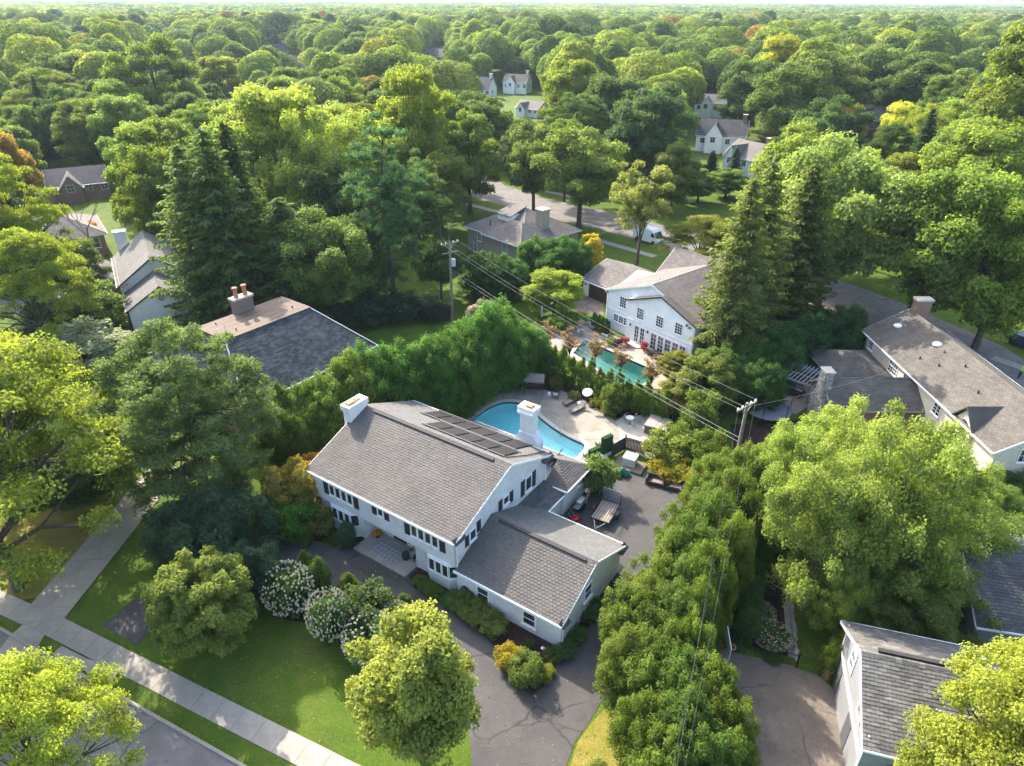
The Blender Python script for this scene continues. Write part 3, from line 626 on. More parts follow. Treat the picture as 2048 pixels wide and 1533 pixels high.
# pools
M_PLAST = mat('pool_plaster', (.86,.95,.95), .7, var=.06, vscale=1.5)
M_PLAST6 = mat('teal_plaster', (.42,.62,.56), .7, var=.15, vscale=1.0)
M_TILE = mat('waterline_tile', (.02,.05,.09), .25, var=.4, vscale=14)
def b_water(tintc):
    def f(m, n, l, b, vec, out):
        n.remove(b); tr = n.new('ShaderNodeBsdfTransparent'); tr.inputs[0].default_value = (*tintc, 1)
        gl = n.new('ShaderNodeBsdfGlossy'); gl.inputs['Roughness'].default_value = .03
        fr = n.new('ShaderNodeFresnel'); fr.inputs[0].default_value = 1.33
        bp = n.new('ShaderNodeBump'); bp.inputs['Strength'].default_value = .5; bp.inputs['Distance'].default_value = .05
        l.new(noise(n, l, vec, 2.6, 4, .6), bp.inputs['Height']); l.new(bp.outputs[0], gl.inputs['Normal']); l.new(bp.outputs[0], fr.inputs['Normal'])
        mx = n.new('ShaderNodeMixShader'); l.new(fr.outputs[0], mx.inputs[0]); l.new(tr.outputs[0], mx.inputs[1]); l.new(gl.outputs[0], mx.inputs[2])
        l.new(mx.outputs[0], n['Material Output'].inputs[0])
    return f
M_WATER = mat('pool_water', build=b_water((.56,1.0,.99)))
M_WATER6 = mat('teal_water', build=b_water((.52,.95,.80)))
def make_pool(name, loop, depth, plaster, water, coping_m, cw, label, wl=-.10):
    root = thing(name, label, 'pool'); n = len(loop)
    mb = MB(); mb.add([(p.x,p.y,.03) for p in loop] + [(p.x,p.y,-depth) for p in loop], [(k,(k+1)%n,n+(k+1)%n,n+k) for k in range(n)] )
    sh = mb.obj('shell', plaster, root)
    sheet('pool_floor', loop, -depth+.001, plaster, root, world=True)
    inn = offset_loop(loop, -.012); tb = MB().add([(p.x,p.y,.028) for p in inn] + [(p.x,p.y,-.22) for p in inn], [(k,(k+1)%n,n+(k+1)%n,n+k) for k in range(n)]); tb.obj('tile_band', M_TILE, root)
    sheet('water', offset_loop(loop, -.004), wl, water, root, world=True)
    out = offset_loop(loop, cw); ins = offset_loop(loop, -.03); cb = MB()
    vs = [(p.x,p.y,.085) for p in ins] + [(p.x,p.y,.085) for p in out] + [(p.x,p.y,.0) for p in ins] + [(p.x,p.y,.0) for p in out]
    cb.add(vs, [f for k in range(n) for f in ((k,(k+1)%n,n+(k+1)%n,n+k),(2*n+k,2*n+(k+1)%n,(k+1)%n,k),(n+k,n+(k+1)%n,3*n+(k+1)%n,3*n+k))]); cb.obj('coping', coping_m, root)
    return root
M_COPE = mat('coping_concrete', (.46,.41,.34), .8, var=.15, vscale=3, bump=.2)
pool = make_pool('swimming_pool', POOL, 1.3, M_PLAST, M_WATER, M_COPE, .42, 'freeform turquoise swimming pool with pale coping behind the white house')
pool6 = make_pool('lap_pool', P6, 1.5, M_PLAST6, M_WATER6, M_COPE, .3, 'long teal lap pool beside the white siding house')
DK = [(880,838),z2(150,735),z2(250,690),z2(400,645),z2(560,622),z2(700,652),z2(770,650),z2(860,690),z2(960,742),z2(1040,795),z2(1085,830),z2(1110,900),z2(1112,955),z2(1040,1005),z2(990,1050),z2(900,1085),z2(700,1040),z2(560,985),z2(300,905),z2(100,830)]
struct(sheet('pool_deck', DK, .055, M_DECK, holes=(offset_loop(POOL, .2),), th=.03))
struct(sheet('patio', [z2(1085,830),z2(1130,802),z2(1290,792),z2(1420,900),z2(1390,960),z2(1350,1010),z2(1330,1060),z2(1250,1040),z2(1120,965),z2(1112,955),z2(1110,900)], .05, M_PATIO, th=.03))
struct(sheet('neighbour_pool_terrace', [z2(690,330),z2(880,230),z2(1000,290),z2(1160,370),z2(1290,430),z2(1500,510),z2(1480,600),z2(1350,640),z2(1240,640),z2(1030,590),z2(820,450),z2(700,390)], .045, M_FLAG, holes=(offset_loop(P6, .12),), th=.03))
jm = mat('joint_dark', (.10,.085,.07), .9)  # dark colour of the thin strips along the deck joints
deck_o = bpy.data.objects['pool_deck']
for pts in (((880,680),(905,720),(1000,800),(1095,890)), ((610,770),(690,765),(760,800)), ((520,640),(500,700)), ((660,660),(625,760)), ((930,890),(1100,850)), ((1100,930),(985,935),(830,935)), ((880,1000),(960,1040)), ((260,690),(330,745)), ((400,645),(440,705))):
    P_ = [G(*z2(*p), .0575) for p in pts]; mb = MB()
    for a, b in zip(P_[:-1], P_[1:]):
        s = (b-a).normalized().cross(Vector((0,0,1)))*.025; mb.add([a-s, a+s, b+s, b-s], [(0,1,2,3)])
    mb.obj('deck_joint', jm, deck_o)
struct(sheet('terrace', [zP(0,1000),zP(330,830),zP(600,720),zP(1080,700),zP(1000,1100),zP(700,1300),zP(500,1250),zP(300,1150)], .03, M_FLAG, th=.02))
# neighbour's garden edging, stepping stones
for p in (z1(145,1295), z1(168,1312), z1(195,1330), z1(222,1352)):
    q = G(*p); o = MB().lathe([(.27,0),(.29,.05),(.27,.085),(.2,.09)], 14).obj('stepping_stone', M_COPE); o.location = q; tag(o, 'round pale stepping stone at the lawn edge by the hydrangeas', 'stone', 'stepping stones by the hydrangeas')
slab_walk('garden_edging_walk', G(*z5(832,300)), G(*z5(868,700)), .42, 1.2, M_CONC, seed=9)
rnd = random.Random(3); bo = MB()
for i in range(46):
    p = G(*z5(850+rnd.uniform(-2,10)+i*.9, 310+i*9)); r = rnd.uniform(.1,.2); bo.lathe([(r*.7,0),(r,r*.4),(r*.75,r*.85),(r*.2,r)], 7, (p.x,p.y,.01))
o = bo.obj('edging_stones', mat('field_stone', (.30,.27,.24), .9, var=.5, vscale=5)); tag(o, 'line of small rounded field stones along the narrow garden walk', 'stones'); stuff(o)

# ------------------------------------------------------------------ the white house
MF = Fr((-3.793,35.149), -34.1)
house = thing('white_house', 'two storey white painted brick house with grey shingle roof and solar panels', 'house', MF.o, MF.a)
X, Y, Zv = Vector((1,0,0)), Vector((0,1,0)), Vector((0,0,1))
def gable_wall(parent, s, prof, th, m, name='wall', axis='s'):
    """vertical slab in plane s=const with (t,z) outline"""
    n = len(prof); vs = [(s,t,z) for t, z in prof] + [(s-th,t,z) for t, z in prof] if axis == 's' else [(t,s,z) for t, z in prof] + [(t,s+th,z) for t, z in prof]
    return MB().add(vs, [tuple(range(n)), tuple(range(n,2*n))[::-1]] + [(k,n+k,n+(k+1)%n,(k+1)%n) for k in range(n)]).obj(name, m, parent)
SL, RT, RZ, FE, BE, BT = -14.36, 6.40, 7.52, 5.02, 5.04, 12.24     # left end, ridge t/z, front and back eave heights
# lower storey with porch recess, upper storey
B(((SL+.3,.32,0),(-9.4,1.55,2.46)), ((-4.15,.32,0),(-.02,1.55,2.46)), ((SL+.3,1.55,0),(-.02,11.5,2.46))).obj('wall', M_WBRICK, house)
B(((SL,0,2.42),(0,11.5,4.98))).obj('wall', M_WBRICK, house)
zg = lambda t: RZ-.14 - (RT-t)*(RZ-FE)/(RT+.35) if t < RT else RZ-.14 - (t-RT)*(RZ-BE)/(BT-RT)
gable_wall(house, .052, [(0,2.5),(11.5,2.5),(11.5,zg(11.5)),(RT,RZ-.14),(0,zg(0))], .2, M_WBRICK)
gable_wall(house, SL+.2, [(0,2.5),(11.5,2.5),(11.5,zg(11.5)),(RT,RZ-.14),(0,zg(0))], .25, M_WBRICK)
fq = [(SL-.25,-.35,FE),(.22,-.35,FE),(.22,RT,RZ),(SL-.25,RT,RZ)]; bq = [(.22,BT,BE),(SL-.25,BT,BE),(SL-.25,RT,RZ),(.22,RT,RZ)]
roof_slope(house, fq, M_ROOF, .285, .22, seed=1, clip=True); roof_slope(house, bq, M_ROOFG, .285, .22, seed=2, clip=True)
ridge_cap(house, (SL-.2,RT,RZ), (.2,RT,RZ), M_ROOF)
B(((SL+1.2,RT-.34,RZ-.10),(-1.2,RT-.12,RZ+.03))).obj('ridge_vent', M_RIDGE, house)
# fascia and gutters
B(((SL-.28,-.47,FE-.17),(.25,-.36,FE+.01))).obj('gutter', M_WHITE, house)
B(((SL-.28,BT+.01,BE-.17),(.25,BT+.11,BE+.0))).obj('gutter', M_WHITE, house)
for s in (SL-.27, .235):
    bar(house, 'rake_board', (s,-.35,FE-.11), (s,RT,RZ-.10), .04, .2, M_WHITE); bar(house, 'rake_board', (s,BT,BE-.11), (s,RT,RZ-.10), .04, .2, M_WHITE)
MB().tube([(.12,-.06,FE-.2),(.12,-.06,2.2)], .045, 8).obj('downspout', M_WHITE, house); MB().tube([(.13,11.4,BE-.1),(.13,11.4,2.9)], .045, 8).obj('downspout', M_WHITE, house)
# small cornice returns at the gable feet
for t0, t1, z in ((-.4,.75,FE-.12),(10.9,12.3,BE-.14)):
    MB().add([(.05,t0,z),(.42,t0,z),(.42,t1,z),(.05,t1,z),(.05,t0,z+.34),(.05,t1,z+.34)], [(0,1,2,3),(0,4,1),(1,4,5,2),(2,5,3),(0,3,5,4)]).obj('cornice_return', M_ROOFD, house)
# upper front windows and shutters
FY = -1*Y
def win_group(s0, wn, n, z0, h, shw=.5, parent=house, t=0.0):
    shutter(parent, (s0,t,z0-.1), X, FY, shw, h+.2)
    for k in range(n): window(parent, (s0+shw+.1+k*wn, t, z0), X, FY, wn-.02, h, 1, 1, frame=.075)
    shutter(parent, (s0+shw+.1+n*wn+.08, t, z0-.1), X, FY, shw, h+.2)
win_group(-13.1, .645, 4, 3.28, 1.08, .5); win_group(-7.9, .62, 1, 3.68, .74, .45); win_group(-4.7, .645, 4, 3.36, 1.1, .5)
# bay windows of the ground floor
def bay(s0, s1, parent=house):
    pts = [(s0,.33),(s0+.55,-.12),(s1-.55,-.12),(s1,.33)]
    MB().prism(pts + [(s1,.5),(s0,.5)], 0, 1.05).obj('bay_wall', M_WBRICK, parent)
    o = [(s0-.06,.33),(s0+.5,-.2),(s1-.5,-.2),(s1+.06,.33)]; MB().prism(o + [(s1,.5),(s0,.5)], 1.055, 1.12).obj('bay_sill', M_WHITE, parent)
    MB().prism(pts + [(s1,.5),(s0,.5)], 2.3, 2.41).obj('bay_head', M_WHITE, parent)
    seg = [(pts[0],pts[1],1), (pts[1],pts[2],3), (pts[2],pts[3],1)]
    for a, b, k in seg:
        d = Vector((b[0]-a[0], b[1]-a[1], 0)); L = d.length; d.normalize(); nn = Vector((d.y,-d.x,0))
        if nn.y > 0: nn = -nn
        for i in range(k): window(parent, Vector((a[0],a[1],1.13)) + d*(L*i/k+.02), d, nn, L/k-.04, 1.16, 1, 1, sill=False, frame=.06)
        MB().prism([(a[0],a[1]+.03),(b[0],b[1]+.03),(b[0],b[1]+.06),(a[0],a[1]+.06)], 1.12, 2.31).obj('bay_back', M_SHUT, parent)
bay(-12.95,-9.85); bay(-3.05,-.12)
# porch: slab, recess, doors
B(((-9.4,-1.05,.0),(-4.1,1.58,.13))).obj('porch_slab', M_CONC, house)
B(((-8.1,1.18,.131),(-5.6,1.55,.27))).obj('door_step', M_CONC, house)
B(((-8.05,1.44,.272),(-7.55,1.552,2.44)), ((-6.1,1.44,.272),(-5.55,1.552,2.44)), ((-7.551,1.44,2.2),(-6.1,1.55,2.44))).obj('door_surround', M_WHITE, house)
dr = B(((-7.5,1.49,.28),(-6.13,1.556,2.19))).obj('door', mat('black_door', (.018,.022,.026), .35), house); MB().tube([(-6.35,1.46,1.15),(-6.35,1.46,1.35)], .025).obj('handle', M_STEEL, dr)
window(house, (-7.95,1.43,.5), X, FY, .3, 1.65, 1, 4, sill=False, frame=.03); window(house, (-6.0,1.43,.5), X, FY, .3, 1.65, 1, 4, sill=False, frame=.03)
# chimneys
c1 = B(((-15.06,4.5,.0),(-14.3,6.4,8.0)), ((-15.12,4.44,7.7),(-14.24,6.46,7.88)), ((-15.2,4.36,7.88),(-14.16,6.54,8.32))).obj('chimney', M_WBRICK, house)
B(((-14.98,4.65,8.321),(-14.45,5.45,8.45)), ((-14.9,5.55,8.321),(-14.5,5.95,8.42))).obj('flue_cap', M_CLAY, c1)
c2 = B(((-3.12,12.55,3.0),(-1.86,13.3,8.1)), ((-3.22,BT,7.75),(-1.76,13.4,7.95)), ((-3.28,12.39,7.95),(-1.70,13.46,8.3))).obj('chimney', M_WBRICK, house)
MB().add([(-3.62,12.48,0),(-1.3,12.48,0),(-1.3,13.35,0),(-3.62,13.35,0),(-3.62,12.48,5.15),(-1.3,12.48,5.15),(-1.3,13.35,5.15),(-3.62,13.35,5.15),(-3.15,12.48,5.9),(-1.83,12.48,5.9),(-1.83,13.35,5.9),(-3.15,13.35,5.9)], [(0,1,5,4),(1,2,6,5),(2,3,7,6),(3,0,4,7),(4,5,9,8),(5,6,10,9),(6,7,11,10),(7,4,8,11),(8,9,10,11)]).obj('chimney_shoulder', M_WBRICK, c2)
B(((-2.7,12.65,8.301),(-2.1,13.2,8.46))).obj('flue_cap', M_CLAY, c2)
# gable side windows (right end)
for t0, w_, z0, h, st in ((7.95,.5,3.36,1.52,1),(9.58,.46,3.34,1.5,1),(4.98,.46,4.0,.98,1),(6.42,.44,3.82,1.08,1),(2.32,.44,3.95,1.0,1),(.95,.4,3.6,.95,1)): shutter(house, (.056,t0,z0), Y, X, w_, h)
window(house, (.056,8.56,3.46), Y, X, .9, 1.34, 1, 1); window(house, (.056,5.56,4.12), Y, X, .75, .78, 1, 1); window(house, (.056,1.46,3.7), Y, X, .75, .95, 1, 1)
# solar pool-heating panels on the back slope
bz = lambda t: RZ - (t-RT)*(RZ-BE)/(BT-RT)
M_SOL = mat('solar_panel_black', (.022,.018,.017), .55, spec=.3, var=.3, vscale=1.0)
def panel_row(s0, n, wd, t0, t1):
    for k in range(n):
        a = s0 + k*wd; p = MB().slab([(a+.1,t1,bz(t1)+.13),(a+wd-.1,t1,bz(t1)+.13),(a+wd-.1,t0,bz(t0)+.13),(a+.1,t0,bz(t0)+.13)], .03).obj('solar_panel', M_SOL, house)
        ribs = MB()
        for q in range(1, 12): x = a+.1+(wd-.2)*q/12; ribs.slab([(x-.012,t1-.05,bz(t1-.05)+.14),(x+.012,t1-.05,bz(t1-.05)+.14),(x+.012,t0+.05,bz(t0+.05)+.14),(x-.012,t0+.05,bz(t0+.05)+.14)], .012)
        stuff(ribs.obj('panel_ribs', mat('panel_rib', (.035,.03,.028), .6), p))
    for t in (t0-.06, t1+.06): MB().tube([(s0-.1,t,bz(t)+.13),(s0+n*wd+.15,t,bz(t)+.13)], .05, 6).obj('header_pipe', mat('grey_pipe', (.10,.10,.098), .5), house)
panel_row(-11.3, 6, 1.6, 9.72, 12.05); panel_row(-8.95, 5, 1.58, 7.28, 9.42)
MB().tube([(-.85,7.2,bz(7.2)+.1),(-.4,9.4,bz(9.4)+.1),(-.35,12.1,bz(12.1)+.1)], .04, 6).obj('header_pipe', M_DARKM, house)
# garage wing
GE, GR, GB, GT, GK, GS = 2.5, 4.48, 2.3, 4.08, 8.85, 8.48
B(((.0,.0,0),(GS,8.3,2.3))).obj('wall', M_WBRICK, house)
gz = lambda t: GR-.12-(GT-t)*(GR-GE)/(GT+.32) if t < GT else GR-.12-(t-GT)*(GR-GB)/(GK-GT)
gable_wall(house, GS+.003, [(0,2.0),(8.3,2.0),(8.3,gz(8.3)),(GT,GR-.12),(0,gz(0))], .2, M_WBRICK)
roof_slope(house, [(.06,-.32,GE),(GS+.2,-.32,GE),(GS+.2,GT,GR),(.06,GT,GR)], M_ROOF, .285, .22, seed=3, clip=True)
roof_slope(house, [(GS+.2,GK,GB),(.06,GK,GB),(.06,GT,GR),(GS+.2,GT,GR)], M_ROOFG, .285, .22, seed=4, clip=True)
ridge_cap(house, (.1,GT,GR), (GS+.2,GT,GR), M_ROOF); B(((.9,GT-.32,GR-.11),(8.0,GT-.1,GR+.02))).obj('ridge_vent', M_RIDGE, house)
B(((.0,-.44,GE-.16),(GS+.24,-.33,GE+.01))).obj('gutter', M_WHITE, house); B(((.1,GK+.01,GB-.16),(GS+.24,GK+.12,GB+.0))).obj('gutter', M_WHITE, house)
bar(house, 'rake_board', (GS+.22,-.32,GE-.11), (GS+.22,GT,GR-.1), .04, .2, M_WHITE); bar(house, 'rake_board', (GS+.22,GK,GB-.11), (GS+.22,GT,GR-.1), .04, .2, M_WHITE)
MB().tube([(GS+.08,.1,2.1),(GS+.08,.1,.05)], .045, 8).obj('downspout', M_WHITE, house); MB().tube([(GS+.08,8.2,2.4),(GS+.08,8.2,.05)], .045, 8).obj('downspout', M_WHITE, house)
for t0, t1, z in ((-.36,.5,GE-.15),(7.9,8.95,GB-.15)): MB().add([(GS,t0,z),(GS+.42,t0,z),(GS+.42,t1,z),(GS,t1,z),(GS,t0,z+.36),(GS,t1,z+.36)], [(0,1,2,3),(0,4,1),(1,4,5,2),(2,5,3),(0,3,5,4)]).obj('cornice_return', M_ROOFD, house)
M_BLIND = mat('window_blind', (.10,.10,.10), .3, var=.2)
for s in (1.7, 5.5): window(house, (s,0,.6), X, FY, 1.08, 1.25, 1, 2, frame=.1)
window(house, (GS+.006,2.95,1.55), Y, X, 1.05, 1.3, 1, 2, frame=.08)
# rear single-storey wing with hip roof and the link to the garage
B(((-9.5,11.502,0),(1.85,15.3,2.6))).obj('wall', M_WBRICK, house)
ax0, ax1, ay0, ay1, ae, ar = -10.0, 2.2, 11.4, 15.65, 2.66, 3.75; am = 13.5
roof_slope(house, [(ax1,ay0,ae),(ax1,ay1,ae),(.1,am,ar),(.1,am-.01,ar)], M_ROOF, .285, .22, seed=5, clip=True)
roof_slope(house, [(ax1,ay1,ae),(ax0,ay1,ae),(ax0,am,ar),(.1,am,ar)], M_ROOFG, .285, .22, seed=6, clip=True)
roof_slope(house, [(.1,ay0-.0,ae),(ax1,ay0,ae),(.1,am,ar),(.08,am,ar)], M_ROOF, .285, .22, seed=7, clip=True)
B(((ax1+.01,ay0-.05,ae-.15),(ax1+.11,ay1+.1,ae))).obj('gutter', M_WHITE, house); B(((ax0,ay1+.01,ae-.15),(ax1,ay1+.11,ae))).obj('gutter', M_WHITE, house); B(((.1,ay0-.11,ae-.15),(ax1,ay0-.01,ae))).obj('gutter', M_WHITE, house)
for dt in (0,.14): bar(house, 'header_pipe', (-.1,12.6+dt,3.55), (-.9,15.8+dt,2.98), .07, .07, M_DARKM)
B(((.06,8.3,0),(1.62,11.5,2.2))).obj('wall', M_WBRICK, house)
roof_slope(house, [(1.98,8.75,2.28),(1.98,11.4,2.28),(.06,11.4,2.95),(.06,8.75,2.95)], M_ROOFD, .285, .22, seed=8, clip=True)
roof_slope(house, [(1.98,8.3,2.28),(1.98,8.76,2.28),(.06,8.76,2.95),(.06,6.9,2.95)], M_ROOFD, .285, .22, seed=9)
B(((1.99,8.75,2.14),(2.08,11.4,2.28))).obj('gutter', M_WHITE, house)
window(house, (1.853,13.9,1.35), Y, X, .5, .5, 1, 1)
MB().prism([(1.62,8.55),(2.25,8.55),(2.25,9.1),(1.62,9.1)], .0, .9).obj('utility_box', M_WHITE, house)
# ------------------------------------------------------------------ other houses
def block(parent, s0, s1, t0, t1, eave, ridge, kind, wm, rm, oh=.4, sh=True, w_=.45, e=.24, seed=1, z0=0.0, trim=M_WHITE, rd=None, caps=True):
    B(((s0,t0,z0),(s1,t1,eave+.02))).obj('wall', wm, parent)
    if kind == 'gable_s':
        tm = (t0+t1)/2 if rd is None else rd; q = (ridge-eave)/(tm-t0)*oh; el = eave - q
        for i, quad in enumerate(([(s0-oh*.6,t0-oh,el),(s1+oh*.6,t0-oh,el),(s1+oh*.6,tm,ridge),(s0-oh*.6,tm,ridge)], [(s1+oh*.6,t1+oh,el),(s0-oh*.6,t1+oh,el),(s0-oh*.6,tm,ridge),(s1+oh*.6,tm,ridge)])): roof_slope(parent, quad, rm, w_, e, .14, seed+i, build=sh)
        for s in (s0+.15, s1+.003): gable_wall(parent, s, [(t0,eave-.05),(t1,eave-.05),(t1,eave-.02),(tm,ridge-.16),(t0,eave-.02)], .15, wm)
        if trim:
            for s in (s0-oh*.6-.02, s1+oh*.6+.02):
                for a in (t0-oh, t1+oh): bar(parent, 'rake_board', (s,a,el-.09), (s,tm,ridge-.09), .035, .17, trim)
            for a in (t0-oh-.05, t1+oh+.05): bar(parent, 'gutter', (s0-oh*.6,a,el-.07), (s1+oh*.6,a,el-.07), .09, .13, trim)
        if caps: ridge_cap(parent, (s0-oh*.6,tm,ridge), (s1+oh*.6,tm,ridge), rm)
    elif kind == 'gable_t':
        sm = (s0+s1)/2 if rd is None else rd; q = (ridge-eave)/(sm-s0)*oh; el = eave - q; el2 = eave - (ridge-eave)/(s1-sm)*oh
        for i, quad in enumerate(([(s0-oh,t1+oh*.6,el),(s0-oh,t0-oh*.6,el),(sm,t0-oh*.6,ridge),(sm,t1+oh*.6,ridge)], [(s1+oh,t0-oh*.6,el2),(s1+oh,t1+oh*.6,el2),(sm,t1+oh*.6,ridge),(sm,t0-oh*.6,ridge)])): roof_slope(parent, quad, rm, w_, e, .14, seed+i, build=sh)
        for t in (t0-.003, t1-.15): gable_wall(parent, t, [(s0,eave-.05),(s1,eave-.05),(s1,eave-.02),(sm,ridge-.16),(s0,eave-.02)], .15, wm, axis='t')
        if trim:
            for t in (t0-oh*.6-.02, t1+oh*.6+.02):
                bar(parent, 'rake_board', (s0-oh,t,el-.09), (sm,t,ridge-.09), .035, .17, trim); bar(parent, 'rake_board', (s1+oh,t,el2-.09), (sm,t,ridge-.09), .035, .17, trim)
            bar(parent, 'gutter', (s0-oh-.05,t0-oh*.6,el-.07), (s0-oh-.05,t1+oh*.6,el-.07), .09, .13, trim); bar(parent, 'gutter', (s1+oh+.05,t0-oh*.6,el2-.07), (s1+oh+.05,t1+oh*.6,el2-.07), .09, .13, trim)
        if caps: ridge_cap(parent, (sm,t0-oh*.6,ridge), (sm,t1+oh*.6,ridge), rm)
    else:   # hip
        d = min(s1-s0, t1-t0)/2 + oh; a0, a1, b0, b1 = s0-oh, s1+oh, t0-oh, t1+oh; el = eave
        if s1-s0 >= t1-t0: r0, r1 = (a0+d,(t0+t1)/2,ridge), (a1-d,(t0+t1)/2,ridge); faces = [[(a0,b0,el),(a1,b0,el),r1,r0],[(a1,b1,el),(a0,b1,el),r0,r1],[(a1,b0,el),(a1,b1,el),r1,r1],[(a0,b1,el),(a0,b0,el),r0,r0]]
        else: r0, r1 = ((s0+s1)/2,b0+d,ridge), ((s0+s1)/2,b1-d,ridge); faces = [[(a0,b0,el),(a1,b0,el),r0,r0],[(a1,b1,el),(a0,b1,el),r1,r1],[(a1,b0,el),(a1,b1,el),r1,r0],[(a0,b1,el),(a0,b0,el),r0,r1]]
        for i, quad in enumerate(faces):
            if (Vector(quad[2])-Vector(quad[3])).length < 1e-6: quad = [quad[0],quad[1],tuple(Vector(quad[2])+(Vector(quad[1])-Vector(quad[0])).normalized()*.01),quad[3]]
            roof_slope(parent, quad, rm, w_, e, .12, seed+i, build=sh)
        if trim: B(((a0-.07,b0-.07,el-.17),(a1+.07,b0+.02,el-.03)), ((a0-.07,b1-.02,el-.17),(a1+.07,b1+.07,el-.03)), ((a0-.07,b0+.021,el-.17),(a0+.02,b1-.021,el-.03)), ((a1-.02,b0+.021,el-.17),(a1+.07,b1-.021,el-.03))).obj('gutter', trim, parent)
        if caps and sh:
            ridge_cap(parent, r0, r1, rm) if (Vector(r0)-Vector(r1)).length > .3 else None
            for c in ((a0,b0,el),(a1,b0,el),(a1,b1,el),(a0,b1,el)): ridge_cap(parent, c, min((r0,r1), key=lambda r: (Vector(r)-Vector(c)).length), rm)
def chimney(parent, s, t, w_, d, z0, z1_, m, cap=M_COPE, pots=0):
    c = B(((s-w_/2,t-d/2,z0),(s+w_/2,t+d/2,z1_-.22)), ((s-w_/2-.07,t-d/2-.07,z1_-.4),(s+w_/2+.07,t+d/2+.07,z1_-.2))).obj('chimney', m, parent)
    B(((s-w_/2-.12,t-d/2-.12,z1_-.199),(s+w_/2+.12,t+d/2+.12,z1_))).obj('cap', cap, c)
    for k in range(pots):
        x = s + (k-(pots-1)/2)*w_*.5
        MB().lathe([(.26,0),(.22,.2),(.19,.75),(.25,.82),(.27,.88),(.16,.9),(.16,.95),(.3,.98),(.28,1.06),(.05,1.12)], 12, (x,t,z1_)).obj('chimney_pot', M_CLAY, c)
    return c
# slate-roofed house next door: hip slopes round a flat tan deck
F2 = Fr(G(*ZF(4.258,400,540)(725,1015), 5.0), 53.5)
h2 = thing('slate_roof_house', 'house with blue slate slopes, flat tan roof deck and twin clay chimney pots', 'house', F2.o, F2.a)
e2, r2 = 5.0, 8.7; E_ = [(-4.2,0),(11.7,0),(11.7,17),(-4.2,17)]; D_ = [(-1.3,6.4),(8.6,6.4),(8.6,11.0),(-1.3,11.0)]
B(((-3.8,.5,0),(11.3,16.5,2.2))).obj('wall', M_BBRICK, h2); B(((-3.81,.49,2.2),(11.31,16.51,5.0))).obj('wall', M_KSID, h2)
for k in range(4): roof_slope(h2, [(*E_[k],e2),(*E_[(k+1)%4],e2),(*D_[(k+1)%4],r2),(*D_[k],r2)], M_SLATE, .46, .24, seed=20+k)
for k in range(4): bar(h2, 'hip_flashing', (*E_[k],e2+.05), (*D_[k],r2+.05), .12, .05, mat('lead_flashing', (.38,.38,.38), .6))
def b_tan(m, n, l, b, vec, out):
    sp = n.new('ShaderNodeMapping'); sp.inputs['Scale'].default_value = (.15, 3.2, 1); l.new(vec, sp.inputs[0])
    r_ = ramp(n, [(.3,(.085,.058,.04)),(.5,(.125,.09,.064)),(.72,(.16,.125,.09))]); l.new(noise(n, l, sp.outputs[0], 1.6, 5, .65), r_.inputs[0]); l.new(r_.outputs[0], b.inputs['Base Color'])
dk = B(((-1.42,6.28,r2-.06),(8.72,11.12,r2+.07))).obj('roof_deck', mat('tan_roofing', rough=.85, build=b_tan), h2)
for k in range(5): t = 6.3+k*.96; B(((-1.43,t-.02,r2+.068),(8.73,t+.02,r2+.082))).obj('roofing_seam', M_FLAG, dk)
B(((-4.3,-.1,e2-.2),(11.8,-.0,e2-.02))).obj('gutter', M_WHITE, h2); B(((11.71,0,e2-.2),(11.81,17,e2-.02))).obj('gutter', M_WHITE, h2)
chimney(h2, 3.9, 11.0, 2.1, .8, 6.0, 10.4, M_BBRICK, pots=2)
for s, t in ((7.4,7.6),(.2,10.2),(.6,7.4)): MB().tube([(s,t,r2),(s,t,r2+.32)], .06, 8).obj('vent_pipe', M_DARKM, h2)
MB().tube([(-.9,6.7,r2),(-.9,6.7,r2+1.5)], .015, 4).obj('aerial', M_DARKM, h2)
window(h2, (-3.2,.488,2.9), X, FY, 1.1, 1.4, 1, 2); window(h2, (4.3,.488,3.2), X, FY, 1.2, 1.4, 2, 2); window(h2, (8.0,.488,3.2), X, FY, 1.2, 1.4, 2, 2)
# white pool house beyond the back hedge
F6 = Fr(G(*zA(412,965)), -51)
h6 = thing('white_siding_house', 'white siding house with french doors facing a teal lap pool', 'house', F6.o, F6.a)
block(h6, 0, 13.8, .6, 12, 5.25, 7.95, 'gable_t', M_WSID, M_ROOFP, .4, True, .4, .24, 31, rd=7.0)
B(((3.9,0,0),(13.82,.6,5.35))).obj('wall', M_WSID, h6)
gable_wall(h6, -.004, [(3.9,5.2),(13.82,5.2),(13.82,5.4),(8.97,7.1),(3.9,5.35)], .6, M_WSID, axis='t')
roof_slope(h6, [(3.65,.9,5.2),(3.65,-.3,5.2),(8.97,-.3,7.25),(8.97,.9,7.25)], M_ROOFB, .4, .24, seed=35); roof_slope(h6, [(14.2,-.3,5.25),(14.2,.9,5.25),(8.97,.9,7.25),(8.97,-.3,7.25)], M_ROOFB, .4, .24, seed=36)
B(((-.02,.56,2.75),(3.9,.62,2.9)), ((3.88,-.05,2.75),(13.84,.02,2.9))).obj('band_board', M_WHITE, h6)
for s, z, t in ((2.0,3.5,.6),(5.4,3.3,0),(8.4,3.3,0),(11.2,3.4,0)): window(h6, (s,t,z), X, FY, 1.1, 1.45, 3, 4)
for k in range(3): window(h6, (1.2+k*.85,.6,1.35), X, FY, .84, 1.0, 2, 3)
def french(parent, s, t, w_, h, n, z=.15):
    for k in range(n): window(parent, (s+k*w_,t,z), X, FY, w_-.06, h, 2, 4, name='french_door', sill=False, frame=.12)
french(h6, 5.25, 0, .9, 2.25, 2); french(h6, 7.85, 0, 1.08, 2.2, 5)
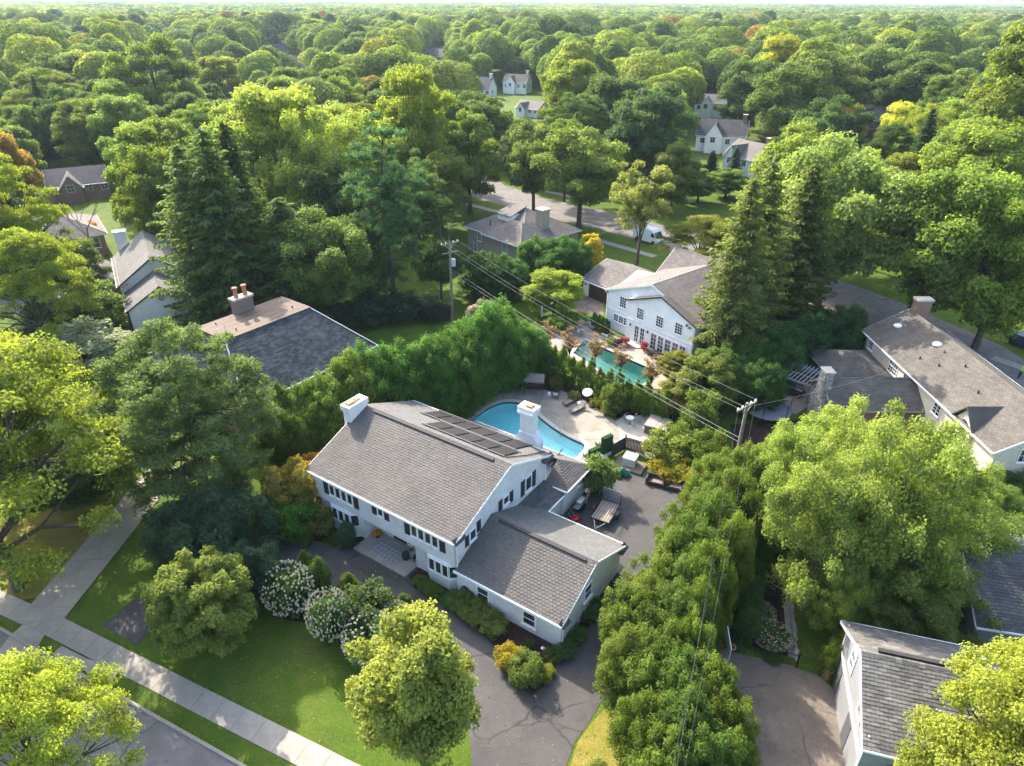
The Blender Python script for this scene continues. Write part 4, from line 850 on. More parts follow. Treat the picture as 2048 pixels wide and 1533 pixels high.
st6 = MB().lathe([(1.25,0),(1.25,.13),(1.2,.14)], 20, (6.1,-.1,.03)).obj('door_step', M_COPE, h6)
for s in (4.6, 7.4): MB().lathe([(.05,0),(.1,.05),(.08,.3),(.02,.36)], 8, (s,-.1,2.0)).obj('wall_lantern', M_DARKM, h6)
MB().tube([(13.95,-.1,5.0),(13.92,.05,4.6),(13.92,.05,.1)], .05, 8).obj('downspout', M_WHITE, h6); MB().tube([(-.5,.4,5.0),(-.1,.55,4.6),(-.1,.55,.1)], .05, 8).obj('downspout', M_WHITE, h6)
for s, t in ((5.0,4.0),(5.6,7.0)): MB().tube([(s,t,6.9),(s,t,7.75)], .07, 8).obj('vent_pipe', M_WHITE, h6)
block(h6, -1.6, 12, 12.01, 19, 4.4, 7.2, 'gable_s', M_WSID, M_ROOFP, .4, True, .4, .24, 41)
g6 = thing('detached_garage', 'small white garage with brown roller door beside the white siding house', 'garage', F6.w(-10,6.1), F6.a)
block(g6, 0, 5.6, 0, 9.4, 2.5, 4.3, 'gable_s', M_WSID, M_ROOFP, .35, True, .4, .24, 45)
gd = B(((1.2,-.05,.02),(5.0,.01,2.2))).obj('garage_door', mat('brown_door', (.055,.032,.025), .5), g6)
for k in range(1, 4): B(((1.2,-.062,.55*k-.015),(5.0,-.05,.55*k+.015))).obj('panel_rail', M_SHUT, gd)
B(((1.08,-.06,0),(1.2,.02,2.3)), ((5.0,-.06,0),(5.12,.02,2.3)), ((1.08,-.06,2.2),(5.12,.02,2.32))).obj('door_trim', M_WHITE, g6)
MB().lathe([(.04,0),(.09,.05),(.07,.28),(.02,.32)], 8, (.6,-.1,1.6)).obj('wall_lantern', M_DARKM, g6)
# tan hip-roofed house by the back street
zB = ZF(7.877, 920, 400); F5 = Fr(G(*zB(990,735), 4.2), -48)
h5 = thing('tan_hip_house', 'tan house with layered pinkish grey hip roofs and box dormer', 'house', F5.o, F5.a)
M_TANW = mat('tan_stucco', (.31,.275,.22), .8, var=.12, vscale=1.5)
block(h5, -14, -.4, .5, 12.6, 4.2, 7.6, 'hip', M_TANW, M_ROOFP, .45, True, .3, .2, 51)
block(h5, -8.6, .02, -.4, 6, 4.35, 6.6, 'hip', M_TANW, M_ROOFP, .45, True, .3, .2, 56)
chimney(h5, -2.6, 6.6, 1.5, 1.6, 4, 8.3, M_TANW)
d5 = B(((-9.5,3.2,5.2),(-6.4,6.2,6.9))).obj('dormer', M_WSID, h5); MB().slab([(-9.8,2.9,6.9),(-6.1,2.9,6.9),(-6.5,6.8,7.9),(-9.4,6.8,7.9)], .15).obj('dormer_roof', M_ROOFP, d5)
MB().lathe([(.42,0),(.42,.12),(.3,.2),(.05,.24)], 14, (-3.4,2.6,6.0)).obj('skylight', M_WHITE, h5)
for s, t in ((-11.3,3.5),(-9.7,1.7)): MB().tube([(s,t,4.9),(s,t,5.9)], .08, 8).obj('vent_pipe', M_DARKM, h5)
for s, z, t in ((-11.5,2.3,.5),(-4.2,2.3,-.4),(-12.6,.2,.5)): window(h5, (s,t-.003,z), X, FY, 1.05, 1.55, 3, 4)
window(h5, (-.397,8.2,2.3), Y, X, 1.1, 1.55, 3, 4)
# long tan house on the right
F7 = Fr(G(*z6(1790,1045), 4.8), -89.6); L7 = 23.4
h7 = thing('long_tan_house', 'long cream house with wide brown shingle roof, brick chimney and dome skylights', 'house', F7.o, F7.a)
# here s runs towards the camera, t to the right
block(h7, -L7, 0, .45, 9.0, 4.95, 7.3, 'gable_s', M_CSID, M_ROOFB, .45, True, .5, .22, 61)
z7 = lambda t: 4.95 + (t-.45)*(7.3-4.95)/4.275
for s, t in ((-21.5,2.6),(-15.8,3.6)): MB().lathe([(.45,0),(.45,.12),(.34,.24),(.06,.32)], 14, (s,t,z7(t)-.02)).obj('skylight', M_WHITE, h7)
for s, t in ((-14.2,3.4),(-14.8,1.6),(-12.6,2.2),(-11.0,3.6),(-7.0,2.6)): MB().tube([(s,t,z7(t)-.1),(s,t,z7(t)+.28)], .07, 8).obj('vent_pipe', M_DARKM, h7)
chimney(h7, -L7+.2, 5.6, .9, 1.6, 3, 8.7, M_RBRICK)
WY = -1*Y
for s, z, w_ in ((-22.3,3.2,1.0),(-17.6,2.9,1.8),(-14.7,2.9,1.0),(-9.0,3.0,1.2)): window(h7, (s,.447,z), X, FY, w_, 1.45, 2 if w_ < 1.5 else 4, 4)
dm = MB().add([(-5.4,.2,4.7),(-3.0,.2,4.7),(-4.2,.2,6.3),(-5.4,.2,2.6),(-3.0,.2,2.6),(-4.2,3.2,6.3),(-5.4,.7,2.6),(-3.0,.7,2.6),(-5.4,.7,4.7),(-3.0,.7,4.7)], [(3,4,1,2,0),(0,2,5,8),(2,1,9,5),(3,0,8,6),(1,4,7,9)]).obj('dormer', M_CSID, h7)
MB().slab([(-5.8,-.1,4.75),(-4.2,-.1,6.45),(-4.2,3.6,6.45),(-5.8,1.0,4.75)], .1).obj('dormer_roof', M_ROOFB, dm); MB().slab([(-2.6,-.1,4.75),(-4.2,-.1,6.45),(-4.2,3.6,6.45),(-2.6,1.0,4.75)], .1).obj('dormer_roof', M_ROOFB, dm)
window(h7, (-4.8,.19,2.8), X, FY, 1.2, 1.7, 3, 4); MB().lathe([(.6,0),(.6,.05)], 20, (0,0,0)).obj('arch_window', M_GLASS, h7).matrix_local = Matrix.Translation((-4.2,.19,4.5)) @ Matrix.Rotation(R(90),4,'X')
window(h7, (.0035,2.4,3.6), Y, X, 1.0, 1.3, 2, 2); window(h7, (.0035,6.0,3.6), Y, X, 1.0, 1.3, 2, 2)
block(h7, -22.5, -15.6, -5.6, .44, 2.6, 4.0, 'hip', M_RBRICK, M_ROOFB, .5, True, .5, .22, 66, trim=M_TANW)
block(h7, -15.55, -10.2, -8.4, .44, 2.7, 4.5, 'gable_t', M_RBRICK, M_ROOFB, .35, True, .5, .22, 71, trim=M_TANW)
def b_stone(m, n, l, b, vec, out):
    vo = n.new('ShaderNodeTexVoronoi'); vo.inputs['Scale'].default_value = 4.5; l.new(vec, vo.inputs['Vector']); v2 = n.new('ShaderNodeTexVoronoi'); v2.feature = 'DISTANCE_TO_EDGE'; v2.inputs['Scale'].default_value = 4.5; l.new(vec, v2.inputs['Vector'])
    r_ = ramp(n, [(0,(.18,.17,.16)),(.5,(.38,.34,.29)),(1,(.55,.52,.48))]); sx = n.new('ShaderNodeSeparateColor'); l.new(vo.outputs['Color'], sx.inputs[0]); l.new(sx.outputs[0], r_.inputs[0])
    l.new(mixc(n, l, rng(n, l, v2.outputs['Distance'], .02, .07, 1, 0), r_.outputs[0], (.16,.15,.14)), b.inputs['Base Color'])
    bp = n.new('ShaderNodeBump'); bp.inputs['Strength'].default_value = .8; bp.inputs['Distance'].default_value = .06; l.new(rng(n, l, v2.outputs['Distance'], 0, .12, 0, 1), bp.inputs['Height']); l.new(bp.outputs[0], b.inputs['Normal'])
M_STONE = mat('field_stone_masonry', rough=.9, build=b_stone)
sc7 = MB().add([(-13.6,-9.1,0),(-11.2,-9.1,0),(-11.2,-8.41,0),(-13.6,-8.41,0),(-13.6,-9.1,2.4),(-11.2,-9.1,2.4),(-11.2,-8.41,2.4),(-13.6,-8.41,2.4),(-12.9,-9.1,3.4),(-11.7,-9.1,3.4),(-11.7,-8.2,3.4),(-12.9,-8.2,3.4),(-12.9,-9.1,5.6),(-11.7,-9.1,5.6),(-11.7,-8.2,5.6),(-12.9,-8.2,5.6)], [f for a in (0,4,8) for f in ((a,a+1,a+5,a+4),(a+1,a+2,a+6,a+5),(a+2,a+3,a+7,a+6),(a+3,a,a+4,a+7))]+[(12,13,14,15)]).obj('stone_chimney', M_STONE, h7)
B(((-12.98,-9.18,5.6),(-11.62,-8.12,5.7))).obj('cap', M_COPE, sc7)
# grey garage house at the lower right
zD = ZF(4.603, 1640, 1200); F8 = Fr(G(*zD(125,830)), -105.9)
h8 = thing('grey_garage_house', 'grey sided two storey garage with white trimmed windows and mottled shingles', 'house', F8.o, F8.a)
block(h8, -1.0, 6.3, 0, 14, 4.55, 6.5, 'gable_t', M_GSID, M_ROOFM, .55, True, .42, .2, 81, caps=True)
B(((2.1,.6,6.36),(2.34,12.5,6.5))).obj('ridge_vent', M_RIDGE, h8)
B(((-1.03,-.06,2.5),(6.33,-.002,2.68))).obj('band_board', M_WHITE, h8); B(((-1.04,-.05,0),(-.86,-.002,4.6)), ((6.16,-.05,0),(6.34,-.002,4.6))).obj('corner_board', M_WHITE, h8)
for s in (.75, 3.9):
    wv = window(h8, (s,-.003,3.4), X, FY, .95, 1.45, 1, 2, frame=.14, sill=False, glass=M_GLASSL)
    MB().add([(s+.47+math.cos(a)*r_, d, 4.85+math.sin(a)*r_*.9) for r_ in (.475,.36) for d in (-.003,-.06) for a in [math.pi*k/8 for k in range(9)]], [f for k in range(8) for f in ((9+k,10+k,28+k,27+k),(k,k+1,10+k,9+k),(18+k,27+k,28+k,19+k))]).obj('arch_trim', M_WHITE, wv)
for s in (-.55, 3.1):
    gd = B(((s,-.03,.05),(s+1.0,.0,2.15))).obj('garage_door', mat('slate_door', (.09,.095,.10), .5), h8)
window(h8, (6.304,1.6,2.9), Y, X, 1.2, 1.2, 1, 1)
bz8 = lambda s: 6.5-(2.65-s)*(6.5-4.55)/3.65
MB().tube([(.6,6.2,bz8(.6)-.1),(.6,6.2,bz8(.6)+.35)], .09, 8).obj('vent_pipe', M_STEEL, h8); MB().lathe([(.2,0),(.2,.06),(.05,.12)], 12, (.6,6.2,bz8(.6)+.35)).obj('vent_cap', M_WHITE, h8)
# big dark-roofed house behind it
F9 = Fr(G(1952,1256,3.0), -12)
h9 = thing('dark_roof_house', 'house with large dark grey shingle roof shaded by the airy birches', 'house', F9.o, F9.a)
block(h9, .3, 16, .5, 9.5, 3.2, 5.5, 'gable_s', M_GSID, M_ROOFD, .4, True, .45, .22, 91)
# white gabled house far left
zE = ZF(4.79, 120, 340); F3 = Fr(G(*zE(700,1480)), 30)
h3 = thing('white_gable_house', 'white painted gable end house with round window and stepped grey roofs', 'house', F3.o, F3.a)
block(h3, 0, 7.9, -3.2, 3.2, 3.2, 5.6, 'gable_t', M_WBRICK, M_ROOFG, .3, True, .45, .24, 101, trim=M_SHUT)
block(h3, -.3, 8.6, 3.2, 16, 4.4, 7.5, 'gable_t', M_WBRICK, M_ROOFG, .35, True, .45, .24, 104, trim=M_SHUT)
block(h3, -5.0, -.3, 9, 16.5, 3.0, 4.8, 'gable_t', M_RBRICK, M_ROOFG, .35, True, .45, .24, 107)
oc = MB().lathe([(.36,0),(.36,.08),(.26,.09)], 18).obj('round_window', M_BBRICK, h3); oc.matrix_local = Matrix.Translation((3.95,-3.2,4.0)) @ Matrix.Rotation(R(90),4,'X')
chimney(h3, 1.2, 17.5, 1.5, .9, 3, 7.6, M_WBRICK, cap=M_WHITE); MB().tube([(-.1,-3.3,3.1),(-.1,-3.3,.1)], .06, 8).obj('downspout', M_SHUT, h3)
for k in range(6): bar(h3, 'snow_guard', (-.35+(k%2)*.2,-2.6+k*1.0,3.25+(k>2)*.9), (.5+(k%2)*.2,-2.5+k*1.0,3.7+(k>2)*.9), .12, .08, M_SHUT)
F4 = Fr(Vector((-66.5,108.5,0)), 35)
h4 = thing('brick_hip_house', 'red brick house with pale hip roof behind the bare tree', 'house', F4.o, F4.a)
block(h4, -10, 0, 0, 12, 3.6, 6.2, 'hip', M_RBRICK, M_ROOFP, .5, True, .4, .24, 111)
window(h4, (-2.4,-.003,1.4), X, FY, 1.6, 1.7, 2, 2); window(h4, (-7.4,-.003,1.4), X, FY, 1.3, 1.5, 2, 2)
chimney(h4, -5.2, 6.5, .7, .7, 5, 6.9, M_STEEL)
# far houses among the trees: (name, label, pixel of base centre, rotation, width, depth, eave, ridge, wall, roof)
FAR = [('dormer_house','white house with dormer, grey roof and brick end chimney beyond the back street',(1440,300),-20,13,9,4.6,8.2,M_WSID,M_ROOFD,M_RBRICK),
 ('chimney_end_house','white gabled house with a pale and brick end chimney behind small firs',(1500,345),-60,10,9,4.2,7.2,M_WSID,M_ROOFP,M_BBRICK),
 ('black_gable_house','small white house with steep black front gables among far trees',(965,196),-25,10,7.5,4.0,8.2,M_WSID,M_SHUT,M_WBRICK),
 ('tan_roof_house','white house with tan roof and tall white chimney behind the black gables',(1035,186),-20,11,8,5.0,7.8,M_WSID,M_ROOFB,M_WBRICK),
 ('pale_roof_house','low house with sunlit pale grey roof among far trees',(1066,232),-40,10,8,3.0,5.2,M_WSID,M_ROOFP,None),
 ('dark_brick_house','dark brick house shaded by the large maples behind the yellow tree',(1748,272),-60,11,10,5.5,8.8,M_BBRICK,M_ROOFD,None),
 ('white_porch_house','white house with porch columns under the dark maples',(1420,232),-20,11,8,5.0,7.4,M_WSID,M_ROOFP,None),
 ('far_brick_house','far house with slate blue roof and brick gable',(875,128),-30,16,10,5,9,M_RBRICK,M_ROOFD,M_RBRICK),
 ('blue_gable_house','far house with blue grey front gable among rounded trees',(548,118),30,18,11,5,9.5,M_GSID,M_ROOFD,M_RBRICK),
 ('cream_wing_house','far cream house with wide pale roof wings',(590,142),20,20,10,4.5,8,M_CSID,M_ROOFP,None),
 ('brown_roof_house','far house with long brown roof and brick chimney behind round trees',(375,165),-15,20,10,4,7.5,M_RBRICK,M_ROOFB,M_RBRICK),
 ('grey_roof_house','far house with light grey hipped roofs',(300,146),-20,18,10,4,7.5,M_GSID,M_ROOFP,M_BBRICK),
 ('white_far_house','far white house half hidden below a pale roof',(318,128),10,14,9,4,8,M_WSID,M_ROOFP,None),
 ('edge_grey_house','grey roofed red brick house at the wooded edge beside a copper beech',(18,216),15,13,10,3.5,6.5,M_RBRICK,M_ROOFP,None),
 ('small_white_gable','small white gable peeking through the tall leafy maples',(470,196),40,7,7,4,6.5,M_WSID,M_ROOFD,None),
 ('west_brick_house','brick house with grey roof seen past the honey locusts',(165,392),30,11,8,3.4,6,M_RBRICK,M_ROOFP,None)]
for i, (nm, lb, px, rot, wd, dp, ev, rd_, wm, rm, cm) in enumerate(FAR):
    p = G(*px); h = thing(nm, lb, 'house', p, R(rot)); block(h, -wd/2, wd/2, -dp/2, dp/2, ev, rd_, 'gable_s', wm, rm, .4, False, seed=i, caps=False)
    block(h, -wd*.3, wd*.05, -dp*.72, dp*.2, ev*.97, rd_*.93, 'gable_t', wm, rm, .3, False, seed=i, caps=False)
    for k in range(4):
        s = -wd*.42 + k*wd*.26
        if not -wd*.36 < s < wd*.08: window(h, (s,-dp/2-.003,ev*.5), X, FY, 1.3, 1.4, 2, 2, sill=False)
    window(h, (-wd*.2,-dp*.72-.006,ev*.62), X, FY, 1.4, 1.5, 2, 2, sill=False); window(h, (wd/2+.006,-1,ev*.5), Y, X, 1.3, 1.4, 2, 2, sill=False)
    if cm: chimney(h, wd*.42, 0, 1.1, .9, 3, rd_+1.5, cm)
# ------------------------------------------------------------------ things around the white house
Lh = lambda s, t, z=0.0: MF.w(s, t, z)
def at(px, z=.058): return G(*px, z)
M_FAB = mat('taupe_fabric', (.22,.185,.16), .9, var=.1, vscale=8, bump=.2, bscale=120)
M_CUSH = mat('grey_cushion', (.38,.39,.40), .9, var=.08, bump=.2)
M_NAVY = mat('navy_plastic', (.018,.03,.055), .5, var=.2)
M_WICK = mat('dark_wicker', (.05,.04,.035), .8, var=.3, vscale=40, bump=.8, bscale=60)
M_CER = mat('white_ceramic', (.75,.76,.76), .25)
def lounger():
    r = thing('sun_lounger', 'taupe sling sun lounger beside the round white side table, farther from the pool', 'lounger', group='sun loungers on the pool deck')
    f = MB()
    for y in (-.32,.32): f.tube([(-.95,y,.3),(.45,y,.3)], .025, 6)
    for x in (-.95,.45): f.tube([(x,-.32,.3),(x,.32,.3)], .025, 6)
    f.obj('frame', M_DARKM, r)
    for x in (-.9,.4):
        for y in (-.32,.32): MB().tube([(x,y,.3),(x-.03,y,0)], .025, 6).obj('leg', M_DARKM, r)
    B(((-.93,-.29,.3),(.45,.29,.325))).obj('seat', M_FAB, r)
    MB().slab([(.46,-.29,.33),(.46,.29,.33),(1.0,.29,.78),(1.0,-.29,.78)], .03).obj('backrest', M_FAB, r)
    MB().tube([(.85,-.3,.62),(.7,-.3,.0)], .02, 5).obj('leg', M_DARKM, r); MB().tube([(.85,.3,.62),(.7,.3,.0)], .02, 5).obj('leg', M_DARKM, r)
    return r
lg = lounger(); lg.location = at(zS(520,845)); a_l = math.atan2((at(zS(700,740))-at(zS(420,880))).y, (at(zS(700,740))-at(zS(420,880))).x); lg.rotation_euler = (0,0,a_l)
dup(lg, at(zS(700,1040)), a_l, 'taupe sling sun lounger beside the round white side table, nearer the pool')
def round_table(name, label, p, r_, h, m, leg_m, base=True):
    t = thing(name, label, 'table', p); MB().lathe([(r_*.96,h-.03),(r_,h-.015),(r_*.96,h)], 20).obj('top', m, t); MB().tube([(0,0,.02),(0,0,h-.03)], .03, 8).obj('pedestal', leg_m, t)
    MB().lathe([(r_*.55,0),(r_*.55,.015),(.04,.04)], 16).obj('base', leg_m, t); return t
round_table('side_table', 'small round white side table between the two loungers', at(zS(765,925)), .3, .42, M_WHITE, M_WHITE)
bt = round_table('bistro_table', 'round white bistro table on the pale patio', at(zV(430,640)), .42, .72, M_WHITE, M_STEEL)
def arm_chair(name, label, p, rz, m_seat, m_frame, grp=None, adiron=False):
    c = thing(name, label, 'chair', p, rz, grp)
    if adiron:
        MB().slab([(-.3,-.32,.38),(.3,-.32,.38),(.26,.28,.26),(-.26,.28,.26)], .04).obj('seat', m_seat, c)
        for k in range(5): x = -.24+k*.12; MB().slab([(x-.05,.24,.27),(x+.05,.24,.27),(x*1.15+.055,.55,.98+.06*(2-abs(k-2))),(x*1.15-.055,.55,.98+.06*(2-abs(k-2)))], .025).obj('back_slat', m_seat, c)
        for sx in (-.36,.36):
            B(((sx-.07,-.4,.52),(sx+.07,.35,.55))).obj('armrest', m_seat, c); B(((sx-.04,-.36,0),(sx+.04,-.26,.52))).obj('leg', m_seat, c); MB().slab([(sx-.03,.0,.4),(sx+.03,.0,.4),(sx+.03,.6,.05),(sx-.03,.6,.05)], .08).obj('leg', m_seat, c)
    else:
        B(((-.27,-.27,.38),(.27,.25,.48))).obj('cushion', m_seat, c); B(((-.29,-.29,.33),(.29,.27,.38))).obj('seat', m_frame, c)
        MB().slab([(-.29,.26,.36),(.29,.26,.36),(.33,.4,.86),(-.33,.4,.86)], .05).obj('backrest', m_frame, c)
        for sx in (-.3,.3):
            MB().tube([(sx,-.26,0),(sx,-.27,.62),(sx*1.05,.33,.66)], .022, 6).obj('arm', m_frame, c); MB().tube([(sx,.26,.4),(sx,.32,0)], .022, 6).obj('leg', m_frame, c)
    return c
arm_chair('adirondack_chair', 'navy slatted chair against the hedge left of the white stool', at(z2(395,640)), R(25), M_NAVY, M_NAVY, 'navy chairs by the hedge', True)
arm_chair('adirondack_chair', 'navy slatted chair against the hedge between white stool and canopy swing', at(z2(490,620)), R(5), M_NAVY, M_NAVY, 'navy chairs by the hedge', True)
arm_chair('patio_armchair', 'black wicker armchair with grey cushion beside the canopy swing', at(z2(735,690)), R(-15), M_CUSH, M_DARKM)
for p, lb in ((z2(442,632),'white pierced ceramic garden stool between the navy chairs'), (z2(697,680),'white pierced ceramic garden stool next to the black armchair')):
    o = MB().lathe([(.13,0),(.17,.08),(.2,.22),(.17,.38),(.13,.45),(.05,.46)], 14).obj('garden_stool', M_CER); o.location = at(p); tag(o, lb, 'stool', 'white garden stools')
for dx, rz, lb in ((-.75,R(200),'thin framed bistro chair on the hedge side of the white table'),(.8,R(60),'thin framed bistro chair on the hot tub side of the white table')):
    c = thing('bistro_chair', lb, 'chair', bt.location + Vector((dx*.4, .75 if dx < 0 else .3, 0)) + Vector((0 if dx < 0 else .55,0,0)), rz, 'bistro chairs')
    MB().lathe([(.2,.44),(.21,.455),(.2,.47)], 14).obj('seat', M_STEEL, c); MB().tube([(-.18,.16,.46),(-.19,.2,.86),(0,.24,.92),(.19,.2,.86),(.18,.16,.46)], .014, 5).obj('backrest', M_STEEL, c)
    for x, y in ((-.16,-.16),(.16,-.16),(-.17,.17),(.17,.17)): MB().tube([(x*.8,y*.8,.45),(x,y,0)], .012, 5).obj('leg', M_STEEL, c)
# canopy swing
sw = thing('canopy_swing', 'canopy garden swing with taupe awning at the back of the pool deck', 'swing', at(z2(610,660)), R(-9))
MB().slab([(-1.1,-.62,1.72),(1.1,-.62,1.72),(1.0,.62,2.02),(-1.0,.62,2.02)], .07).obj('awning', M_FAB, sw)
MB().slab([(-1.1,-.63,1.71),(1.1,-.63,1.71),(1.1,-.6,1.52),(-1.1,-.6,1.52)], .02).obj('valance', M_FAB, sw)
B(((-.8,-.3,.5),(.8,.25,.6))).obj('seat', M_WICK, sw); MB().slab([(-.8,.22,.58),(.8,.22,.58),(.8,.4,1.1),(-.8,.4,1.1)], .06).obj('backrest', M_WICK, sw)
for sx in (-1.0,1.0):
    MB().tube([(sx,-.65,0),(sx*.98,-.05,1.8)], .032, 6).obj('leg', M_DARKM, sw); MB().tube([(sx,.65,0),(sx*.98,.1,1.85)], .032, 6).obj('leg', M_DARKM, sw); MB().tube([(sx*.85,-.28,.55),(sx*.95,0,1.78)], .012, 4).obj('hanger', M_DARKM, sw)
# patio heater with tilted disc
ph = thing('patio_heater', 'patio heater with tilted white disc reflector on a black pole', 'heater', at(zS(1070,945)))
MB().lathe([(.36,0),(.36,.04),(.3,.09),(.06,.1)], 18).obj('base', M_DARKM, ph); MB().tube([(0,0,.05),(0,0,1.75)], .025, 8).obj('pole', M_DARKM, ph); MB().tube([(0,0,1.72),(-.3,0,1.8),(-.5,.02,1.78)], .02, 6).obj('arm', M_DARKM, ph)
dsc = MB().lathe([(.5,0),(.52,.015),(.4,.05),(.1,.09)], 24).obj('reflector', mat('white_enamel', (.8,.76,.70), .4), ph); dsc.matrix_local = Matrix.Translation((-.55,0,1.72)) @ Matrix.Rotation(R(24),4,'X') @ Matrix.Rotation(R(-12),4,'Y')
fb = thing('fire_bowl', 'rust coloured round fire bowl at the edge of the pool deck', 'fire bowl', at(zS(1400,1130)))
MB().lathe([(.1,.1),(.3,.2),(.44,.38),(.46,.4),(.41,.38),(.1,.24)], 18).obj('bowl', mat('rusty_iron', (.22,.09,.055), .9, var=.4, vscale=6), fb)
for k in range(3): a = k*2.09; MB().tube([(.2*math.cos(a),.2*math.sin(a),.22),(.32*math.cos(a),.32*math.sin(a),0)], .02, 5).obj('leg', M_DARKM, fb)
ld = thing('pool_ladder', 'bent steel pool ladder rails at the deck edge', 'ladder', at(z2(760,880)), R(-50))
for y in (-.28,.28): MB().tube([(-.45,y,0),(-.45,y,.7),(-.1,y,.9),(.3,y,.6),(.36,y,-.6)], .022, 6).obj('rail', M_STEEL, ld)
for z in (-.12,-.42): B(((.28,-.26,z-.02),(.42,.26,z+.02))).obj('step', M_STEEL, ld)
# hot tub
ht = thing('hot_tub', 'square grey brown hot tub with closed cover on the pale patio', 'hot tub', at(zV(840,740),.05), R(-28))
M_TUB = mat('tub_panel', (.10,.08,.068), .7, var=.2, vscale=3); B(((-1.05,-1.05,0),(1.05,1.05,.82))).obj('cabinet', M_TUB, ht)
for sx in (-1, 0):
    B(((sx*1.1 if sx else .012,-1.1,.83),(0-.012 if sx else 1.1,1.1,.95))).obj('cover', mat('tub_cover', (.30,.26,.23), .6, var=.1), ht)
for k in range(2): B(((-.45,-1.75+k*.32,.04),(.45,-1.07,.2+k*.2))).obj('step', M_TUB, ht)
# faux hedge screens
M_FAUX = mat('faux_boxwood', (.015,.07,.012), .8, var=.6, vscale=14, bump=1.0, bscale=40)
def hedge_screen(px, w_, h, lb):
    s = thing('hedge_screen', lb, 'screen', at(px,.055), R(38), 'boxwood screens by the pool'); B(((-w_/2,-.2,.3),(w_/2,.2,h))).obj('panel', M_FAUX, s)
    rnd_ = np.random.RandomState(3); n = 2600; f = rnd_.randint(0,5,n); u, v = rnd_.uniform(-1,1,n), rnd_.uniform(-1,1,n); c = np.zeros((n,3)); nn = np.zeros((n,3))
    for k, (ax, sg) in enumerate(((1,-1),(1,1),(0,-1),(0,1),(2,1))):
        m_ = f == k; hs = np.array([w_/2,.2,(h-.3)/2]); o = [i for i in range(3) if i != ax]; c[m_, ax] = sg*hs[ax]; c[m_, o[0]] = u[m_]*hs[o[0]]; c[m_, o[1]] = v[m_]*hs[o[1]]; nn[m_, ax] = sg
    c[:,2] += (h+.3)/2; q = link('leaves', leaf_mesh('faux_leaves', c, nn + rnd_.normal(size=(n,3))*.5, rnd_.uniform(.05,.09,n), rnd_.rand(n)), s); q.color = (.02,.10,.02,1)
    B(((-w_/2-.05,-.25,0),(w_/2+.05,.25,.34))).obj('planter', M_WHITE, s)
hedge_screen(zY(440,600), 1.15, 2.1, 'taller square green boxwood screen beside the slatted fence'); hedge_screen(zY(230,700), 1.15, 1.35, 'shorter green boxwood screen next to the rear wing roof')
for p in (zY(325,480), zY(115,670)):
    c = arm_chair('deck_chair', 'small dark deck chair half hidden by the boxwood screens', at(p,.055), R(120), M_WICK, M_DARKM, 'chairs by the boxwood screens'); c.scale = (.85,.85,.8)
# slatted fence round the filter pad: two runs, each slat its own board
M_FENCE = mat('charcoal_fence', (.045,.05,.062), .7, var=.2, vscale=4, tint=.25)
def fence_run(parent, a, b, h, n, m, th=.025):
    d = b-a; L = d.length; d.normalize(); ang = math.atan2(d.y, d.x); me = B(((-L/n*.44,-th/2,.05),(L/n*.44,th/2,h))).mesh('slat'); me.materials.append(m)
    for k in range(n):
        o = link('slat', me, parent); o.location = a + d*(k+.5)*L/n + Vector((0,0,random.uniform(-.02,.02))); o.rotation_euler = (0,0,ang + (R(7) if k%2 else R(-7)))
    for z in (.3, h-.25): bar(parent, 'rail', a + Vector((0,0,z)) + d.cross(Zv)*.04, b + Vector((0,0,z)) + d.cross(Zv)*.04, .04, .08, m)
fn = thing('privacy_fence', 'charcoal slatted fence screening the filter box from the pool', 'fence')
fa, fb_, fc = at(zY(540,640),.03), at(zY(760,510),.03), at(zY(1080,600),.03)
fence_run(fn, fa, fb_, 1.45, 14, M_FENCE); fence_run(fn, fb_, fc, 1.45, 13, M_FENCE)
for p in (fa, fb_, fc): o = B(((-.06,-.06,0),(.06,.06,1.72))).obj('post', M_SHUT, fn); o.location = p
pf = thing('timber_platform', 'low timber platform of planks under the white filter box', 'platform', at(zY(850,790),.02), R(-28))
for k in range(9): o = B(((-1.35,-.09,.16),(1.35,.09,.2))).obj('plank', M_WOOD, pf); o.location = (0,-.85+k*.2,0)
B(((-1.36,-.98,.0),(1.36,-.94,.158)), ((-1.36,.82,0),(1.36,.86,.158)), ((-1.37,-.93,0),(-1.33,.81,.158)), ((1.33,-.93,0),(1.37,.81,.158))).obj('joist', M_WOOD, pf)
fbx = thing('filter_box', 'boxy off white filter housing with lid on the timber platform', 'box', at(zY(850,745),.22) , R(-28))
B(((-.55,-.5,0),(.55,.5,.72))).obj('body', mat('pale_plastic', (.55,.55,.53), .5), fbx); B(((-.58,-.53,.722),(.58,.53,.86))).obj('lid', M_WHITE, fbx)
for k in range(7): B(((-.5+k*.15,-.515,.1),(-.45+k*.15,-.5,.65))).obj('louvre', M_CUSH, fbx)
gt = thing('wire_gate', 'low dark metal gate frame at the patio corner', 'gate'); q0, q1 = at(zY(1100,600),.03), at(zY(1305,665),.03)
for z in (.1,1.0): MB().tube([q0+Vector((0,0,z)), q1+Vector((0,0,z))], .018, 5).obj('rail', M_DARKM, gt)
for k in range(13): p = q0.lerp(q1, k/12); MB().tube([p+Vector((0,0,.05)), p+Vector((0,0,1.0))], .007 if 0 < k < 12 else .03, 5).obj('bar', M_DARKM, gt)
